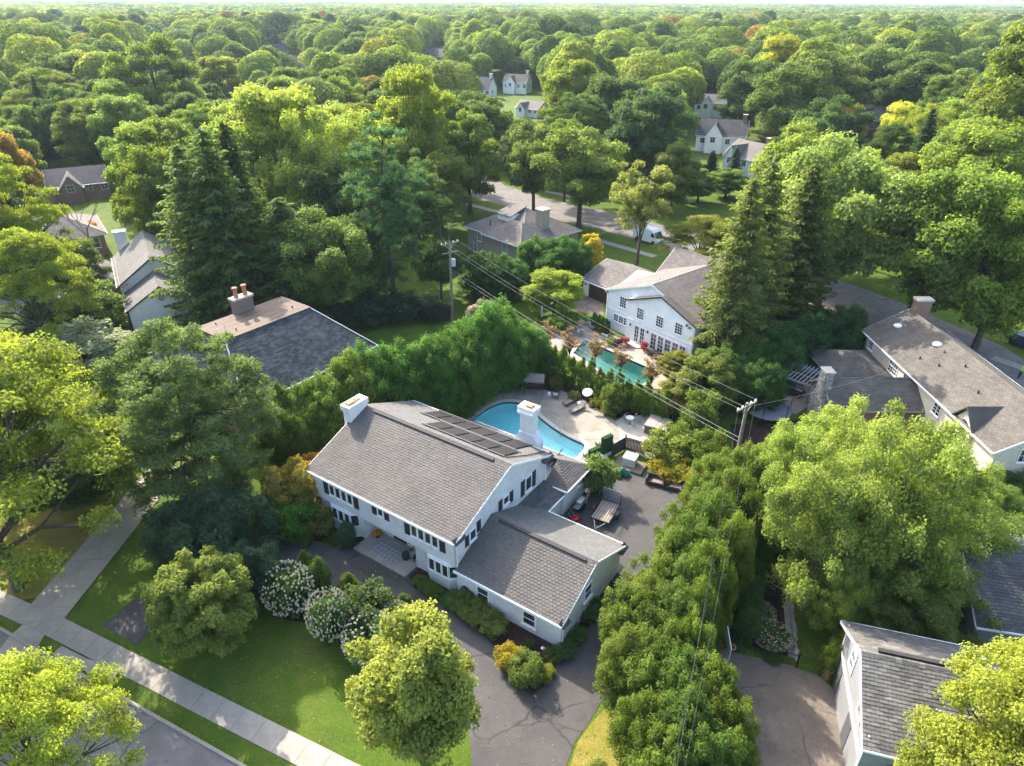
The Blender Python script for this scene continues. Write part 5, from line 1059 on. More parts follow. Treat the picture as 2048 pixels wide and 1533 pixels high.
# rear yard
def loveseat(px, lb):
    c = thing('wicker_planter_seat', lb, 'sofa', at(px,.02), R(-24), 'dark wicker seats in the rear yard')
    B(((-.85,-.42,.0),(.85,.42,.36))).obj('seat_base', M_WICK, c); B(((-.85,.3,.361),(.85,.42,.78))).obj('backrest', M_WICK, c)
    for s in (-1,1): B(((s*.85,-.42,.361),(s*.74,.299,.66))).obj('armrest', M_WICK, c)
    B(((-.3,-.36,.365),(.6,.2,.42))).obj('seat_pad', mat('faded_pad', (.20,.15,.13), .9), c); return c
loveseat(zY(1290,1090), 'dark wicker seat with faded pad under the golden shrub'); loveseat(zY(1600,1170), 'dark wicker seat with faded pad against the tall hedge')
tr = thing('utility_trailer', 'flat utility trailer with plank bed and raised wire ramp gate', 'trailer', at(zT(770,1075),.02), 0)
ta, tb = at(zT(650,1260)), at(zT(890,870)); tr.rotation_euler = (0,0,math.atan2((tb-ta).y,(tb-ta).x))
pm = None
for k in range(7):
    o = B(((-1.25,-.088,.5),(1.25,.088,.54))).obj('plank', mat('trailer_plank', (.26,.22,.18), .85, var=.35, vscale=5), tr); o.location = (0,-.66+k*.22,0)
    if k in (0,1): o.data = o.data
f = MB(); f.box((-1.3,-.8,.42),(1.3,-.76,.52)); f.box((-1.3,.76,.42),(1.3,.8,.52)); f.box((-1.34,-.8,.42),(-1.3,.8,.52)); f.box((1.3,-.8,.42),(1.34,.8,.52)); f.obj('frame', M_DARKM, tr)
for y in (-.8,.8):
    rl = MB(); rl.tube([(-1.3,y,.85),(1.3,y,.85)], .025, 6)
    for x in (-1.3,-.4,.45,1.3): rl.tube([(x,y,.45),(x,y,.85)], .022, 5)
    rl.obj('side_rail', M_DARKM, tr)
gtm = MB(); gtm.tube([(1.36,-.75,.5),(1.36,-.75,1.75),(1.36,.75,1.75),(1.36,.75,.5)], .028, 6)
for k in range(1, 7): gtm.tube([(1.36,-.75,.5+k*.18),(1.36,.75,.5+k*.18)], .008, 4)
for k in range(1, 9): gtm.tube([(1.36,-.75+k*.167,.5),(1.36,-.75+k*.167,1.75)], .008, 4)
gtm.obj('ramp_gate', M_STEEL, tr)
for y in (-.98,.98):
    wh = MB().lathe([(.14,-.09),(.3,-.1),(.33,-.06),(.33,.06),(.3,.1),(.14,.09)], 18).obj('wheel', M_DARKM, tr); wh.matrix_local = Matrix.Translation((.15,y,.33)) @ Matrix.Rotation(R(90),4,'X')
    MB().add([(x+.15,y+s*.14,.42+.26*math.sqrt(max(0,1-(x/.48)**2))) for x in [(-.48+.96*i/8) for i in range(9)] for s in (-1,1)], [(2*i,2*i+2,2*i+3,2*i+1) for i in range(8)]).obj('fender', M_DARKM, tr)
MB().tube([(-1.3,-.5,.42),(-2.3,0,.40),(-1.3,.5,.42)], .04, 6).obj('tongue', M_STEEL, tr); MB().tube([(-1.9,0,.42),(-1.9,0,.04)], .03, 6).obj('jack_stand', M_STEEL, tr)
gr = thing('gas_grill', 'silver gas grill with side shelves beside the rear wing wall', 'grill', at(zT(290,960),.02), R(58))
B(((-.42,-.28,.1),(.42,.28,.78))).obj('cabinet', M_DARKM, gr); MB().add([(-.44,-.3,.8),(.44,-.3,.8),(.44,.3,.8),(-.44,.3,.8),(-.44,-.22,1.05),(.44,-.22,1.05),(.44,.2,1.12),(-.44,.2,1.12)], [(0,1,2,3),(4,5,6,7),(0,1,5,4),(1,2,6,5),(2,3,7,6),(3,0,4,7)]).obj('hood', M_STEEL, gr)
B(((-.95,-.25,.76),(-.45,.25,.8)), ((.45,-.25,.76),(.95,.25,.8))).obj('side_shelf', M_STEEL, gr)
for x in (-.38,.38):
    o = MB().lathe([(.09,-.03),(.09,.03)], 12).obj('wheel', M_DARKM, gr); o.matrix_local = Matrix.Translation((x,-.2,.09)) @ Matrix.Rotation(R(90),4,'Y')
mw = thing('lawn_mower', 'red push lawn mower parked by the grill', 'mower', at(zT(190,1150),.02), R(-40)); M_RED = mat('red_paint', (.45,.015,.02), .35)
MB().lathe([(.3,.1),(.36,.14),(.36,.26),(.22,.32)], 14).obj('deck', M_RED, mw); MB().lathe([(.15,.32),(.16,.42),(.1,.5)], 12).obj('engine', M_RED, mw)
MB().tube([(-.25,.2,.25),(-.9,.2,.95),(-.9,-.2,.95),(-.25,-.2,.25)], .016, 5).obj('handle', M_STEEL, mw)
for x, y in ((-.3,-.3),(-.3,.3),(.3,-.3),(.3,.3)): o = MB().lathe([(.1,-.03),(.11,0),(.1,.03)], 12).obj('wheel', M_DARKM, mw); o.matrix_local = Matrix.Translation((x,y,.11)) @ Matrix.Rotation(R(90),4,'X')
for (a, b), lb in ((((310,680),(495,505)),'pale board leaning toward the shrub by the rear wing wall'), (((395,840),(530,525)),'pale board leaning toward the shrub beside the gas grill')):
    p, q = at(zT(*a),.04), at(zT(*b),.04); o = MB(); vs, mb = bar(None, None, p, p.lerp(q,.72)+Vector((0,0,1.0)), .12, .03, M_WOOD); o = mb.obj('leaning_board', mat('grey_board', (.45,.43,.40), .8)); tag(o, lb, 'board', 'leaning boards')
def bicycle(p, rz, lb):
    b = thing('bicycle', lb, 'bicycle', p, rz, 'bicycles leaning in the rear yard'); b.rotation_euler = (R(14),0,rz)
    for x in (-.52,.52):
        wv = MB(); n = 18; wv.tube([(x+.33*math.cos(2*math.pi*k/n),0,.34+.33*math.sin(2*math.pi*k/n)) for k in range(n+1)], .022, 5, cap=False)
        for k in range(6): wv.tube([(x,0,.34),(x+.33*math.cos(k*1.047),0,.34+.33*math.sin(k*1.047))], .006, 3)
        wv.obj('wheel', M_DARKM, b)
    fr_ = MB()
    for a, c in (((-.52,0,.34),(-.12,0,.32)), ((-.12,0,.32),(.38,0,.72)), ((-.12,0,.32),(-.22,0,.8)), ((-.22,0,.75),(.38,0,.78)), ((-.52,0,.34),(-.2,0,.72)), ((.52,0,.34),(.36,0,.92))): fr_.tube([a,c], .02, 5)
    fr_.obj('frame', M_DARKM, b); MB().tube([(.36,-.25,.95),(.36,.25,.95)], .015, 5).obj('handlebar', M_STEEL, b); B(((-.34,-.06,.82),(-.12,.06,.87))).obj('saddle', M_DARKM, b)
bicycle(at(zT(640,690),.02), R(-25), 'dark bicycle leaning behind the trailer gate'); bicycle(at(zT(580,760),.02), R(-18), 'dark bicycle leaning beside the trailer bed')
tp = MB(); rnd = random.Random(2)
for k in range(14):
    a = rnd.uniform(0,6.28); r_ = rnd.uniform(.1,.8); tp.tube([(r_*math.cos(a)*1.3,r_*math.sin(a)*.8,.08),(r_*math.cos(a)*.6,r_*math.sin(a)*.5,.3+rnd.uniform(0,.25)),(r_*math.cos(a+1.2),r_*math.sin(a+1.2)*.8,.12)], [.18,.22,.1], 6)
o = tp.obj('green_tarp', mat('green_tarp', (.015,.13,.085), .45, var=.5, vscale=6, bump=.6, bscale=10)); o.location = at(zT(1020,290),.02); tag(o, 'crumpled green tarp heaped on the asphalt by the platform', 'tarp')
sg = thing('garden_post', 'dark round disc on a thin post against the rear wing wall', 'post', at(zT(290,670),.02)); MB().tube([(0,0,0),(0,0,1.5)], .035, 6).obj('post', M_DARKM, sg)
o = MB().lathe([(.26,-.03),(.28,0),(.26,.03)], 16).obj('disc', M_WICK, sg); o.matrix_local = Matrix.Translation((0,0,1.6)) @ Matrix.Rotation(R(70),4,'X')
# porch things
pc0 = thing('entry_rug', 'grey porch rug with pale ringed pattern at the front door', 'rug', Lh(-6.9,.15,.132), MF.a)
def b_rug(m, n, l, b, vec, out):
    vo = n.new('ShaderNodeTexVoronoi'); vo.feature = 'DISTANCE_TO_EDGE'; vo.inputs['Scale'].default_value = 2.6; vo.inputs['Randomness'].default_value = .35; l.new(vec, vo.inputs['Vector'])
    l.new(mixc(n, l, rng(n, l, vo.outputs['Distance'], .04, .06, 1, 0), (.30,.29,.28), (.085,.09,.095)), b.inputs['Base Color'])
B(((-1.35,-.75,0),(1.35,.75,.012))).obj('pile', mat('rug_weave', rough=.95, build=b_rug), pc0)
pt = thing('mum_planter', 'pot of golden chrysanthemums on the porch beside the door', 'planter', Lh(-8.75,.95,.131)); MB().lathe([(.17,0),(.24,.3),(.26,.32),(.2,.31)], 14).obj('pot', M_SHUT, pt)
rn = np.random.RandomState(8); d = unit(rn, 900); d[:,2] = np.abs(d[:,2]); q = link('blossoms', leaf_mesh('mums', d*np.array([.34,.34,.26])*rn.uniform(.8,1.05,(900,1)) + np.array([0,0,.36]), d + rn.normal(size=(900,3))*.4, rn.uniform(.05,.09,900), rn.rand(900)), pt); q.color = (.42,.24,.02,1)
arm_chair('porch_chair', 'black porch chair with pillow facing the drive near the window', Lh(-4.75,.75,.131), MF.a+R(-100), M_CUSH, M_DARKM)
sp_ = thing('porch_basket', 'round black wicker basket table beside the porch chair', 'table', Lh(-5.3,.4,.131)); MB().lathe([(.24,0),(.3,.25),(.27,.5),(.29,.52),(.05,.53)], 14).obj('basket', M_WICK, sp_)
hr = thing('hose_reel', 'coiled garden hose hung on the white garage wing wall', 'hose', Lh(.75,-.08,.95), MF.a)
MB().tube([(.26*math.cos(k*.45),-.02-.004*k,.26*math.sin(k*.45)) for k in range(42)], .025, 5).obj('hose_coil', M_DARKM, hr); B(((-.1,-.02,-.1),(.1,.085,.1))).obj('bracket', M_DARKM, hr)
sl_ = thing('stone_lantern', 'small grey garden lantern stake in the front mulch bed', 'lantern', at(z4(1305,660),.05)); MB().tube([(0,0,0),(0,0,.35)], .03, 6).obj('stake', M_STEEL, sl_); MB().lathe([(.09,.35),(.1,.45),(.16,.46),(.03,.55)], 8).obj('lamp_head', M_STEEL, sl_)
# ------------------------------------------------------------------ next door pool furniture
for px, rz, lb in ((zA(165,1035),R(200),'white cushioned patio chair on the shaded terrace corner'),(zA(435,1085),R(150),'white cushioned patio chair beside the flower bed'),(zA(275,940),R(230),'dark framed patio chair by the black fence'),(zA(300,985),R(120),'dark framed patio chair with white cushion near the french house')):
    arm_chair('terrace_chair', lb, at(px,.045), rz, M_CER if 'white cushioned' in lb else M_CUSH, M_CUSH if 'white' in lb else M_DARKM, 'chairs round the lap pool')
cu = thing('closed_parasol', 'closed beige parasol standing behind the lap pool', 'parasol', at(zb(1180,900),.0)); MB().tube([(0,0,0),(0,0,2.6)], .03, 6).obj('pole', M_DARKM, cu); MB().lathe([(.05,.9),(.16,1.1),(.12,2.2),(.02,2.6)], 10).obj('canopy', mat('beige_canvas', (.45,.40,.34), .9), cu)
o = MB().lathe([(.2,0),(.32,.3),(.26,.5),(.2,.48)], 12).obj('teal_urn', mat('teal_glaze', (.05,.25,.28), .2)); o.location = at(zb(1275,945),.0); tag(o, 'glazed teal urn at the terrace corner behind the lap pool', 'urn')
o = MB().lathe([(.12,0),(.36,.1),(.42,.26),(.34,.42),(.1,.48)], 12).obj('pool_float', mat('orange_vinyl', (.7,.25,.03), .4)); o.location = at(zA(125,1180),-.12); tag(o, 'round orange float at the end of the lap pool', 'float')
o = MB().tube([(.42*math.cos(k*.45),.42*math.sin(k*.45),.1) for k in range(15)], .12, 8, cap=False).obj('swim_ring', mat('blue_vinyl', (.12,.35,.55), .4)); o.location = at(zA(190,1130),-.12); tag(o, 'pale blue swim ring in the lap pool', 'swim ring')
fg = thing('black_fence', 'black tubular fence between the garage drive and the lap pool terrace', 'fence'); fp = [at(zA(*p),.02) for p in ((60,870),(130,890),(220,930),(410,1000))]
for a, b in zip(fp[:-1], fp[1:]):
    for z in (.15,1.15): MB().tube([a+Vector((0,0,z)), b+Vector((0,0,z))], .02, 5).obj('rail', M_DARKM, fg)
    n = int((b-a).length/.18)
    for k in range(1, n): p = a.lerp(b, k/n); MB().tube([p+Vector((0,0,.1)), p+Vector((0,0,1.2))], .009, 4).obj('picket', M_DARKM, fg)
for p in fp: MB().tube([p, p+Vector((0,0,1.35))], .045, 6).obj('post', M_DARKM, fg)
# chain-link edge behind the patio
cl = thing('chain_fence', 'low green mesh fence behind the hot tub', 'fence'); fp = [at(zV(*p),.02) for p in ((550,480),(880,560),(1050,610),(1160,650))]
for a, b in zip(fp[:-1], fp[1:]): MB().tube([a+Vector((0,0,1.2)), b+Vector((0,0,1.2))], .02, 5).obj('top_rail', M_STEEL, cl); MB().add([a+Vector((0,0,.03)), b+Vector((0,0,.03)), b+Vector((0,0,1.15)), a+Vector((0,0,1.15)), a+Vector((.01,.02,.03)), b+Vector((.01,.02,.03)), b+Vector((.01,.02,1.15)), a+Vector((.01,.02,1.15))], [(0,1,2,3),(4,7,6,5)]).obj('mesh_panel', mat('green_mesh', (.01,.10,.06), .8), cl)
for p in fp: MB().tube([p, p+Vector((0,0,1.3))], .03, 6).obj('post', M_STEEL, cl)
gs = thing('green_slide', 'bright green plastic slide among the shrubs behind the hot tub', 'slide'); a, b = at(zV(1120,830),.2), at(zV(1225,760),.0); sx = Vector((.35,.12,0))
MB().slab([a-sx, a+sx, b+sx+Vector((0,0,1.5)), b-sx+Vector((0,0,1.5))], .05).obj('chute', mat('green_plastic', (.01,.2,.09), .4), gs); MB().tube([b-sx, b-sx+Vector((0,0,1.5))], .04, 6).obj('leg', M_STEEL, gs); MB().tube([b+sx, b+sx+Vector((0,0,1.5))], .04, 6).obj('leg', M_STEEL, gs)
# ------------------------------------------------------------------ right-hand neighbour: pergola, trampoline, sofa
pg = thing('pergola', 'weathered grey timber pergola over the dark terrace', 'pergola'); PC = [G(*zP(*p), 2.6) for p in ((360,650),(590,480),(1250,690),(1050,890))]; M_PERG = mat('grey_timber', (.34,.33,.33), .85, var=.25, vscale=3)
for a, b in ((PC[0],PC[3]), (PC[1],PC[2])):
    d = (b-a).normalized(); bar(pg, 'beam', a-d*.2-Vector((0,0,.12)), b+d*.2-Vector((0,0,.12)), .08, .22, M_PERG)
for k in range(13):
    f_ = k/12; a, b = PC[0].lerp(PC[3], f_), PC[1].lerp(PC[2], f_); d = (b-a).normalized(); bar(pg, 'rafter', a-d*.35+Vector((0,0,.09)), b+d*.35+Vector((0,0,.09)), .05, .16, M_PERG)
for f_ in (.33,.66): bar(pg, 'purlin', PC[0].lerp(PC[1], f_)+Vector((0,0,.2)), PC[3].lerp(PC[2], f_)+Vector((0,0,.2)), .06, .05, M_PERG)
for p, q in ((PC[0],PC[3]),(PC[3],PC[0]),(PC[1],PC[2]),(PC[2],PC[1])):
    c = p.lerp(q,.12); bar(pg, 'post', Vector((c.x,c.y,0)), Vector((c.x,c.y,2.42)), .16, .16, M_PERG)
tc = G(*z6(405,835),.0)
tl = thing('trampoline', 'large round black trampoline with pale padded rim on the lawn', 'trampoline', (tc.x,tc.y,0)); RT_ = 2.3
MB().lathe([(RT_-.28,.87),(.01,.86)], 30).obj('mat', mat('trampoline_mat', (.012,.014,.018), .7), tl); MB().lathe([(RT_,.86),(RT_+.02,.9),(RT_-.3,.92),(RT_-.3,.88)], 30).obj('pad', mat('rim_pad', (.12,.125,.14), .6), tl)
for k in range(6):
    a = k*1.047; MB().tube([(RT_*math.cos(a),RT_*math.sin(a),0),(RT_*math.cos(a),RT_*math.sin(a),2.4)], .035, 6).obj('net_pole', M_DARKM, tl)
sf = thing('outdoor_sofa', 'black outdoor sectional sofa with white cushions under the pergola', 'sofa', G(*zP(600,960),.03), R(-40))
B(((-1.3,-.4,0),(1.3,.4,.4)), ((-1.3,.401,0),(-.5,1.5,.4))).obj('seat_base', M_WICK, sf); B(((-1.3,-.55,0),(1.3,-.401,.8)), ((-1.45,-.55,0),(-1.301,1.5,.8))).obj('backrest', M_WICK, sf)
B(((-1.2,-.35,.402),(.0,.38,.52)), ((.04,-.35,.402),(1.2,.38,.52)), ((-1.2,.42,.402),(-.55,1.4,.52))).obj('cushion', M_CER, sf)
gg = thing('fire_table', 'round black fire table between the sofa and brick gable', 'table', G(*zP(745,1000),.03)); MB().lathe([(.45,0),(.5,.4),(.62,.42),(.62,.48),(.05,.49)], 16).obj('drum', M_DARKM, gg)
# ------------------------------------------------------------------ court: hoop, iron fence, bag
bh = thing('basketball_hoop', 'portable basketball hoop with pale backboard by the tall hedge', 'hoop', G(*z5(462,800)), R(-8))
MB().add([(-.55,-.35,0),(.35,-.35,0),(.35,.35,0),(-.55,.35,0),(-.4,-.25,.16),(.3,-.25,.16),(.3,.25,.16),(-.4,.25,.16)], [(0,1,5,4),(1,2,6,5),(2,3,7,6),(3,0,4,7),(4,5,6,7)]).obj('base', M_DARKM, bh)
MB().tube([(0,0,.1),(.05,0,2.4),(.5,0,2.9)], .045, 6).obj('post', M_DARKM, bh); B(((.52,-.85,2.75),(.56,.85,3.75))).obj('backboard', mat('backboard', (.7,.72,.74), .3), bh)
MB().tube([(.8+.23*math.cos(k*.45),.23*math.sin(k*.45),2.95) for k in range(15)], .018, 5, cap=False).obj('rim', mat('pink_rim', (.6,.16,.22), .5), bh)
ip = [z5(480,590), z5(620,640), z5(750,700), z5(890,750)]; fi = thing('iron_fence', 'black iron picket fence between the court and the hydrangea bed', 'fence')
ip2 = [z5(895,750), z5(1010,790)]
def iron(parent, pts, h=1.15):
    P_ = [at(p,.0) for p in pts]; me = None
    for a, b in zip(P_[:-1], P_[1:]):
        for z in (.18,h-.1): MB().tube([a+Vector((0,0,z)), b+Vector((0,0,z))], .018, 5).obj('rail', M_DARKM, parent)
        n = max(2, int((b-a).length/.15))
        if me is None: me = MB().tube([(0,0,.05),(0,0,h)], .011, 4).mesh('picket'); me.materials.append(M_DARKM)
        for k in range(n): o = link('picket', me, parent); o.location = a.lerp(b, k/n)
    for p in P_: MB().tube([p, p+Vector((0,0,h+.12))], .035, 6).obj('post', M_DARKM, parent)
iron(fi, ip); iron(thing('iron_gate', 'black iron gate between the court fence and the grey garage', 'gate'), ip2, 1.3)
yb = thing('yard_waste_bag', 'crumpled brown paper yard waste bag by the grey garage', 'bag', G(*z5(1050,800)), R(20)); M_PAPER = mat('brown_paper', (.33,.19,.08), .85, var=.25, vscale=6, bump=.8, bscale=8)
MB().add([(-.25,-.2,0),(.25,-.2,0),(.25,.2,0),(-.25,.2,0),(-.28,-.22,.5),(.27,-.21,.5),(.28,.22,.5),(-.26,.22,.5),(-.3,-.1,.95),(.28,-.12,.9),(.26,.14,.98),(-.25,.12,.92)], [(0,1,5,4),(1,2,6,5),(2,3,7,6),(3,0,4,7),(4,5,9,8),(5,6,10,9),(6,7,11,10),(7,4,8,11),(3,2,1,0)]).obj('bag', M_PAPER, yb); MB().lathe([(.22,.8),(.24,.86),(.1,.9)], 9).obj('leaf_fill', M_MULCH, yb)
# ------------------------------------------------------------------ poles and wires
def pole(name, lb, p, h, arm_dir, trans=False):
    t = thing(name, lb, 'utility pole', p); MB().tube([(0,0,-.05),(0,0,h*.5),(0,0,h)], [.19,.16,.12], 10).obj('shaft', M_POLE, t); a = Vector(arm_dir).normalized()
    bar(t, 'crossarm', a*-1.25+Vector((0,0,h-.35)), a*1.25+Vector((0,0,h-.35)), .12, .14, M_POLE)
    if trans: bar(t, 'crossarm', a*-1.1+Vector((0,0,h-1.5)), a*1.1+Vector((0,0,h-1.5)), .12, .14, M_POLE)
    for q in (-1.15,-.55,.55,1.15): MB().lathe([(.05,0),(.09,.04),(.05,.09),(.1,.13),(.03,.22)], 10, a*q+Vector((0,0,h-.28))).obj('insulator', M_CER, t)
    for q in (-.7,.7): bar(t, 'brace', a*q+Vector((0,0,h-.4)), Vector((0,0,h-1.1)), .03, .04, M_STEEL)
    if trans: MB().lathe([(.26,0),(.3,.08),(.3,.85),(.22,.95),(.05,1.0)], 14, (.38,-.1,h-3.2)).obj('transformer', mat('transformer_grey', (.42,.44,.45), .4), t)
    return t, a
PR = G(1459,985); hR = height_at(PR, 806); PL = G(906,650); hL = height_at(PL, 482)
dirW = (PR-PL).normalized(); perp = Vector((-dirW.y, dirW.x, 0))
pole('utility_pole', 'weathered wooden utility pole with crossarm above the tall hedge', PR, hR, perp); pole('transformer_pole', 'wooden utility pole with grey transformer among the conifers', PL, hL, perp, True)
M_WIRE = mat('wire', (.30,.29,.27), .5); M_CABLE = mat('cable', (.05,.05,.05), .6)
def wire(a, b, sag, r_, lb, m=M_WIRE):
    pts = [a.lerp(b, k/16) + Vector((0,0,-sag*4*(k/16)*(1-k/16))) for k in range(17)]; o = MB().tube(pts, r_, 5).obj('power_line', m); tag(o, lb, 'wire', 'overhead lines')
RT2, LT2 = PR+Vector((0,0,hR-.1)), PL+Vector((0,0,hL-.1))
for q, lb in ((-1.15,'outer overhead line on the house side between the two wooden poles'),(1.15,'outer overhead line on the lap pool side between the two wooden poles'),(-.55,'inner overhead line on the house side between the two wooden poles')): wire(LT2+perp*q, RT2+perp*q, .9, .009, lb)
wire(PL+Vector((0,0,hL-3.6)), PR+Vector((0,0,hR-3.4)), .5, .013, 'thick pale cable strung below the crossarms', mat('pale_cable', (.40,.39,.37), .5)); wire(PL+Vector((0,0,hL-4.0)), PR+Vector((0,0,hR-3.8)), .6, .012, 'lower thick pale cable strung below the crossarms', MATS['pale_cable'])
S_ = Vector((6.0,4.0,9.6)); 
for q, e_, lb in ((-1.15,(1.0,0,0),'overhead line running over the tall hedge toward the street, first conductor'),(1.15,(2.2,0,0),'overhead line running over the tall hedge toward the street, second conductor')): wire(RT2+perp*q, G(1352 if q < 0 else 1368,1545,10.0), .5, .007, lb, M_CABLE)
wire(PR+Vector((0,0,hR-3.2)), G(1340,1560,8.0), .4, .008, 'lower cable running over the tall hedge toward the street', M_CABLE)
wire(RT2-perp*1.15, G(1900,700,9), .6, .008, 'overhead line running past the trampoline toward the long house')
# ------------------------------------------------------------------ van and person on the back street
vn = thing('white_van', 'white delivery van parked on the back street under the trees', 'van', G(1296,484,.012)); vd = G(1330,492)-G(1262,472); vn.rotation_euler = (0,0,math.atan2(vd.y,vd.x))
M_VAN = mat('van_white', (.8,.8,.8), .25)
prof = [(-2.7,.35),(2.7,.35),(2.75,.95),(2.35,1.2),(1.75,2.15),(1.3,2.5),(-2.6,2.55),(-2.75,2.3)]
n = len(prof); MB().add([(x,-1.0,z) for x, z in prof]+[(x,1.0,z) for x, z in prof], [tuple(range(n))[::-1], tuple(range(n,2*n))]+[(k,(k+1)%n,n+(k+1)%n,n+k) for k in range(n)]).obj('body', M_VAN, vn)
MB().add([(2.36,-.9,1.25),(2.36,.9,1.25),(1.8,.85,2.12),(1.8,-.85,2.12)], [(0,1,2,3)]).obj('windshield', M_GLASS, vn).location = (.02,0,.01)
for y in (-1.006,1.006): MB().add([(1.2,y,1.35),(2.15,y,1.35),(1.75,y,2.0),(1.2,y,2.0)], [(0,1,2,3)]).obj('side_window', M_GLASS, vn)
for x in (-1.75,1.8):
    for y in (-.92,.92): o = MB().lathe([(.2,-.12),(.36,-.12),(.38,0),(.36,.12),(.2,.12)], 16).obj('wheel', M_DARKM, vn); o.matrix_local = Matrix.Translation((x,y,.38)) @ Matrix.Rotation(R(90),4,'X')
for y in (-.7,.7): B(((2.74,y-.2,.75),(2.78,y+.2,.92))).obj('headlight', M_CER, vn)
B(((2.73,-.9,.36),(2.8,.9,.55))).obj('bumper', M_SHUT, vn)
pc = thing('parked_car', 'dark blue car parked on the street beyond the long house', 'car', G(2052,694,.012), vn.rotation_euler.z + R(-12)); M_CARB = mat('dark_blue_paint', (.02,.05,.12), .25, spec=.6)
prof = [(-2.2,.3),(2.2,.3),(2.25,.75),(1.3,.95),(.6,1.4),(-1.2,1.45),(-2.0,1.0),(-2.25,.9)]; n = len(prof)
MB().add([(x,-.88,z) for x, z in prof]+[(x,.88,z) for x, z in prof], [tuple(range(n))[::-1], tuple(range(n,2*n))]+[(k,(k+1)%n,n+(k+1)%n,n+k) for k in range(n)]).obj('body', M_CARB, pc)
for y in (-.886,.886): MB().add([(-1.5,y,1.0),(1.1,y,1.0),(.55,y,1.34),(-1.15,y,1.38)], [(0,1,2,3)]).obj('side_window', M_GLASS, pc)
MB().add([(1.27,-.8,.98),(1.27,.8,.98),(.64,.75,1.38),(.64,-.75,1.38)], [(0,1,2,3)]).obj('windshield', M_GLASS, pc).location = (.03,0,.02)
for x in (-1.35,1.4):
    for y in (-.8,.8): o = MB().lathe([(.18,-.1),(.32,-.1),(.33,0),(.32,.1),(.18,.1)], 16).obj('wheel', M_DARKM, pc); o.matrix_local = Matrix.Translation((x,y,.33)) @ Matrix.Rotation(R(90),4,'X')
def person(p, rz, lb, shirt, pants):
    r = thing('person', lb, 'person', p, rz); mb = MB(); skin = mat('skin', (.42,.25,.17), .6)
    me = bpy.data.meshes.new('person_skeleton'); V = [(0,0,.95),(0,0,1.25),(0,0,1.45),(0,0,1.55),(0,.02,1.72),(.11,0,.9),(.12,-.02,.5),(.12,0,.06),(.13,-.14,.03),(-.11,0,.9),(-.12,.05,.5),(-.12,.1,.06),(-.13,-.03,.03),(.2,0,1.42),(.27,.02,1.14),(.25,-.15,.95),(-.2,0,1.42),(-.27,.02,1.14),(-.25,-.12,.94)]
    E2 = [(0,1),(1,2),(2,3),(3,4),(0,5),(5,6),(6,7),(7,8),(0,9),(9,10),(10,11),(11,12),(2,13),(13,14),(14,15),(2,16),(16,17),(17,18)]
    rad = [.15,.15,.15,.06,.11,.1,.07,.05,.04,.1,.07,.05,.04,.075,.05,.035,.075,.05,.035]
    me.from_pydata(V, E2, []); ob = link('body', me, r); sm = ob.modifiers.new('skin', 'SKIN')
    for i, sv in enumerate(me.skin_vertices[0].data if me.skin_vertices else []): sv.radius = (rad[i], rad[i]*.8); sv.use_root = (i == 0)
    ob.modifiers.new('sub', 'SUBSURF').render_levels = 1
    def b_cl(m, n, l, b, vec, out):
        sp = n.new('ShaderNodeSeparateXYZ'); l.new(vec, sp.inputs[0]); rp = ramp(n, [(0,(.03,.03,.03)),(.06,pants),(.53,shirt),(.835,(.42,.25,.17)),(.95,(.05,.03,.02))]); rp.color_ramp.interpolation = 'CONSTANT'; l.new(rng(n, l, sp.outputs[2], 0, 1.83, 0, 1), rp.inputs[0]); l.new(rp.outputs[0], b.inputs['Base Color'])
    me.materials.append(mat('clothes_'+lb[:12], rough=.85, build=b_cl)); return r
person(G(2037,757,.012), R(40), 'person in a lime shirt and dark trousers walking on the far sidewalk', (.35,.62,.03), (.02,.022,.03))
# ------------------------------------------------------------------ plants
GRN, LGR, YGR, DGR, ARB, PIN, BLU, ORG, COP, YEL = (.078,.125,.022), (.115,.165,.03), (.19,.22,.022), (.035,.075,.022), (.045,.105,.018), (.045,.078,.03), (.045,.09,.05), (.24,.15,.035), (.055,.028,.03), (.23,.25,.03)
PLANTS = []     # (x, y, r, h)
CNT = [0]
def put(key, pos, h, r, col, label, name, cat, group=None, rz=None, lean=0.0):
    tm, cm, ph_, pr_ = PROTO[key]; CNT[0] += 1; rnd = random.Random(CNT[0]*13+5)
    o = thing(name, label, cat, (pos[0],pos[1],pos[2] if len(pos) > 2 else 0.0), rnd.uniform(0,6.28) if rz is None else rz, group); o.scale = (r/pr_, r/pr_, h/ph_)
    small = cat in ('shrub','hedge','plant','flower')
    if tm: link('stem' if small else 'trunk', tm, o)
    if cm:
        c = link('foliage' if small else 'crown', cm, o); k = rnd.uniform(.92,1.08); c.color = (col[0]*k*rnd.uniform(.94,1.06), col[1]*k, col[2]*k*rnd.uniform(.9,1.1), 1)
    PLANTS.append((pos[0], pos[1], r, h)); return o
def P(key, bx, by, top, wpx, col, label, name='maple_tree', cat='tree', group=None, z=0.0, hmul=1.0, foot=False):
    g = G(bx, by, z); h = max(.3, (height_at(g, top) - z)*hmul)
    pm = FPX/((g - Vector((0,0,CAM_H)))).dot(Vector((0,_cp,-_sp))); r = wpx/2/pm*1.06
    if not key.startswith(('spruce','fir','column','bare','young')):     # the crown's far shoulder, not its tip, makes the outline
        lo, hi = .15*h, h
        for _ in range(24):
            m = (lo+hi)/2; zc, hz = z + m*.56, m*.44
            if min(PJ((g.x, g.y + r*.92*math.cos(a*.2), zc + hz*math.sin(a*.2)))[1] for a in range(9)) > top: lo = m
            else: hi = m
        h = max(lo, .35)
    if not foot and cat in ('tree','hedge') and not key.startswith(('bare','young')):       # the crown, not the foot, was read off the photograph
        for _ in range(3): g = G(bx*1.0 - (PJ((g.x, g.y, z+h*.55))[0] - PJ((g.x, g.y, z))[0]), by, z)
    return put(key, g, h, r, col, label, name, cat, group)
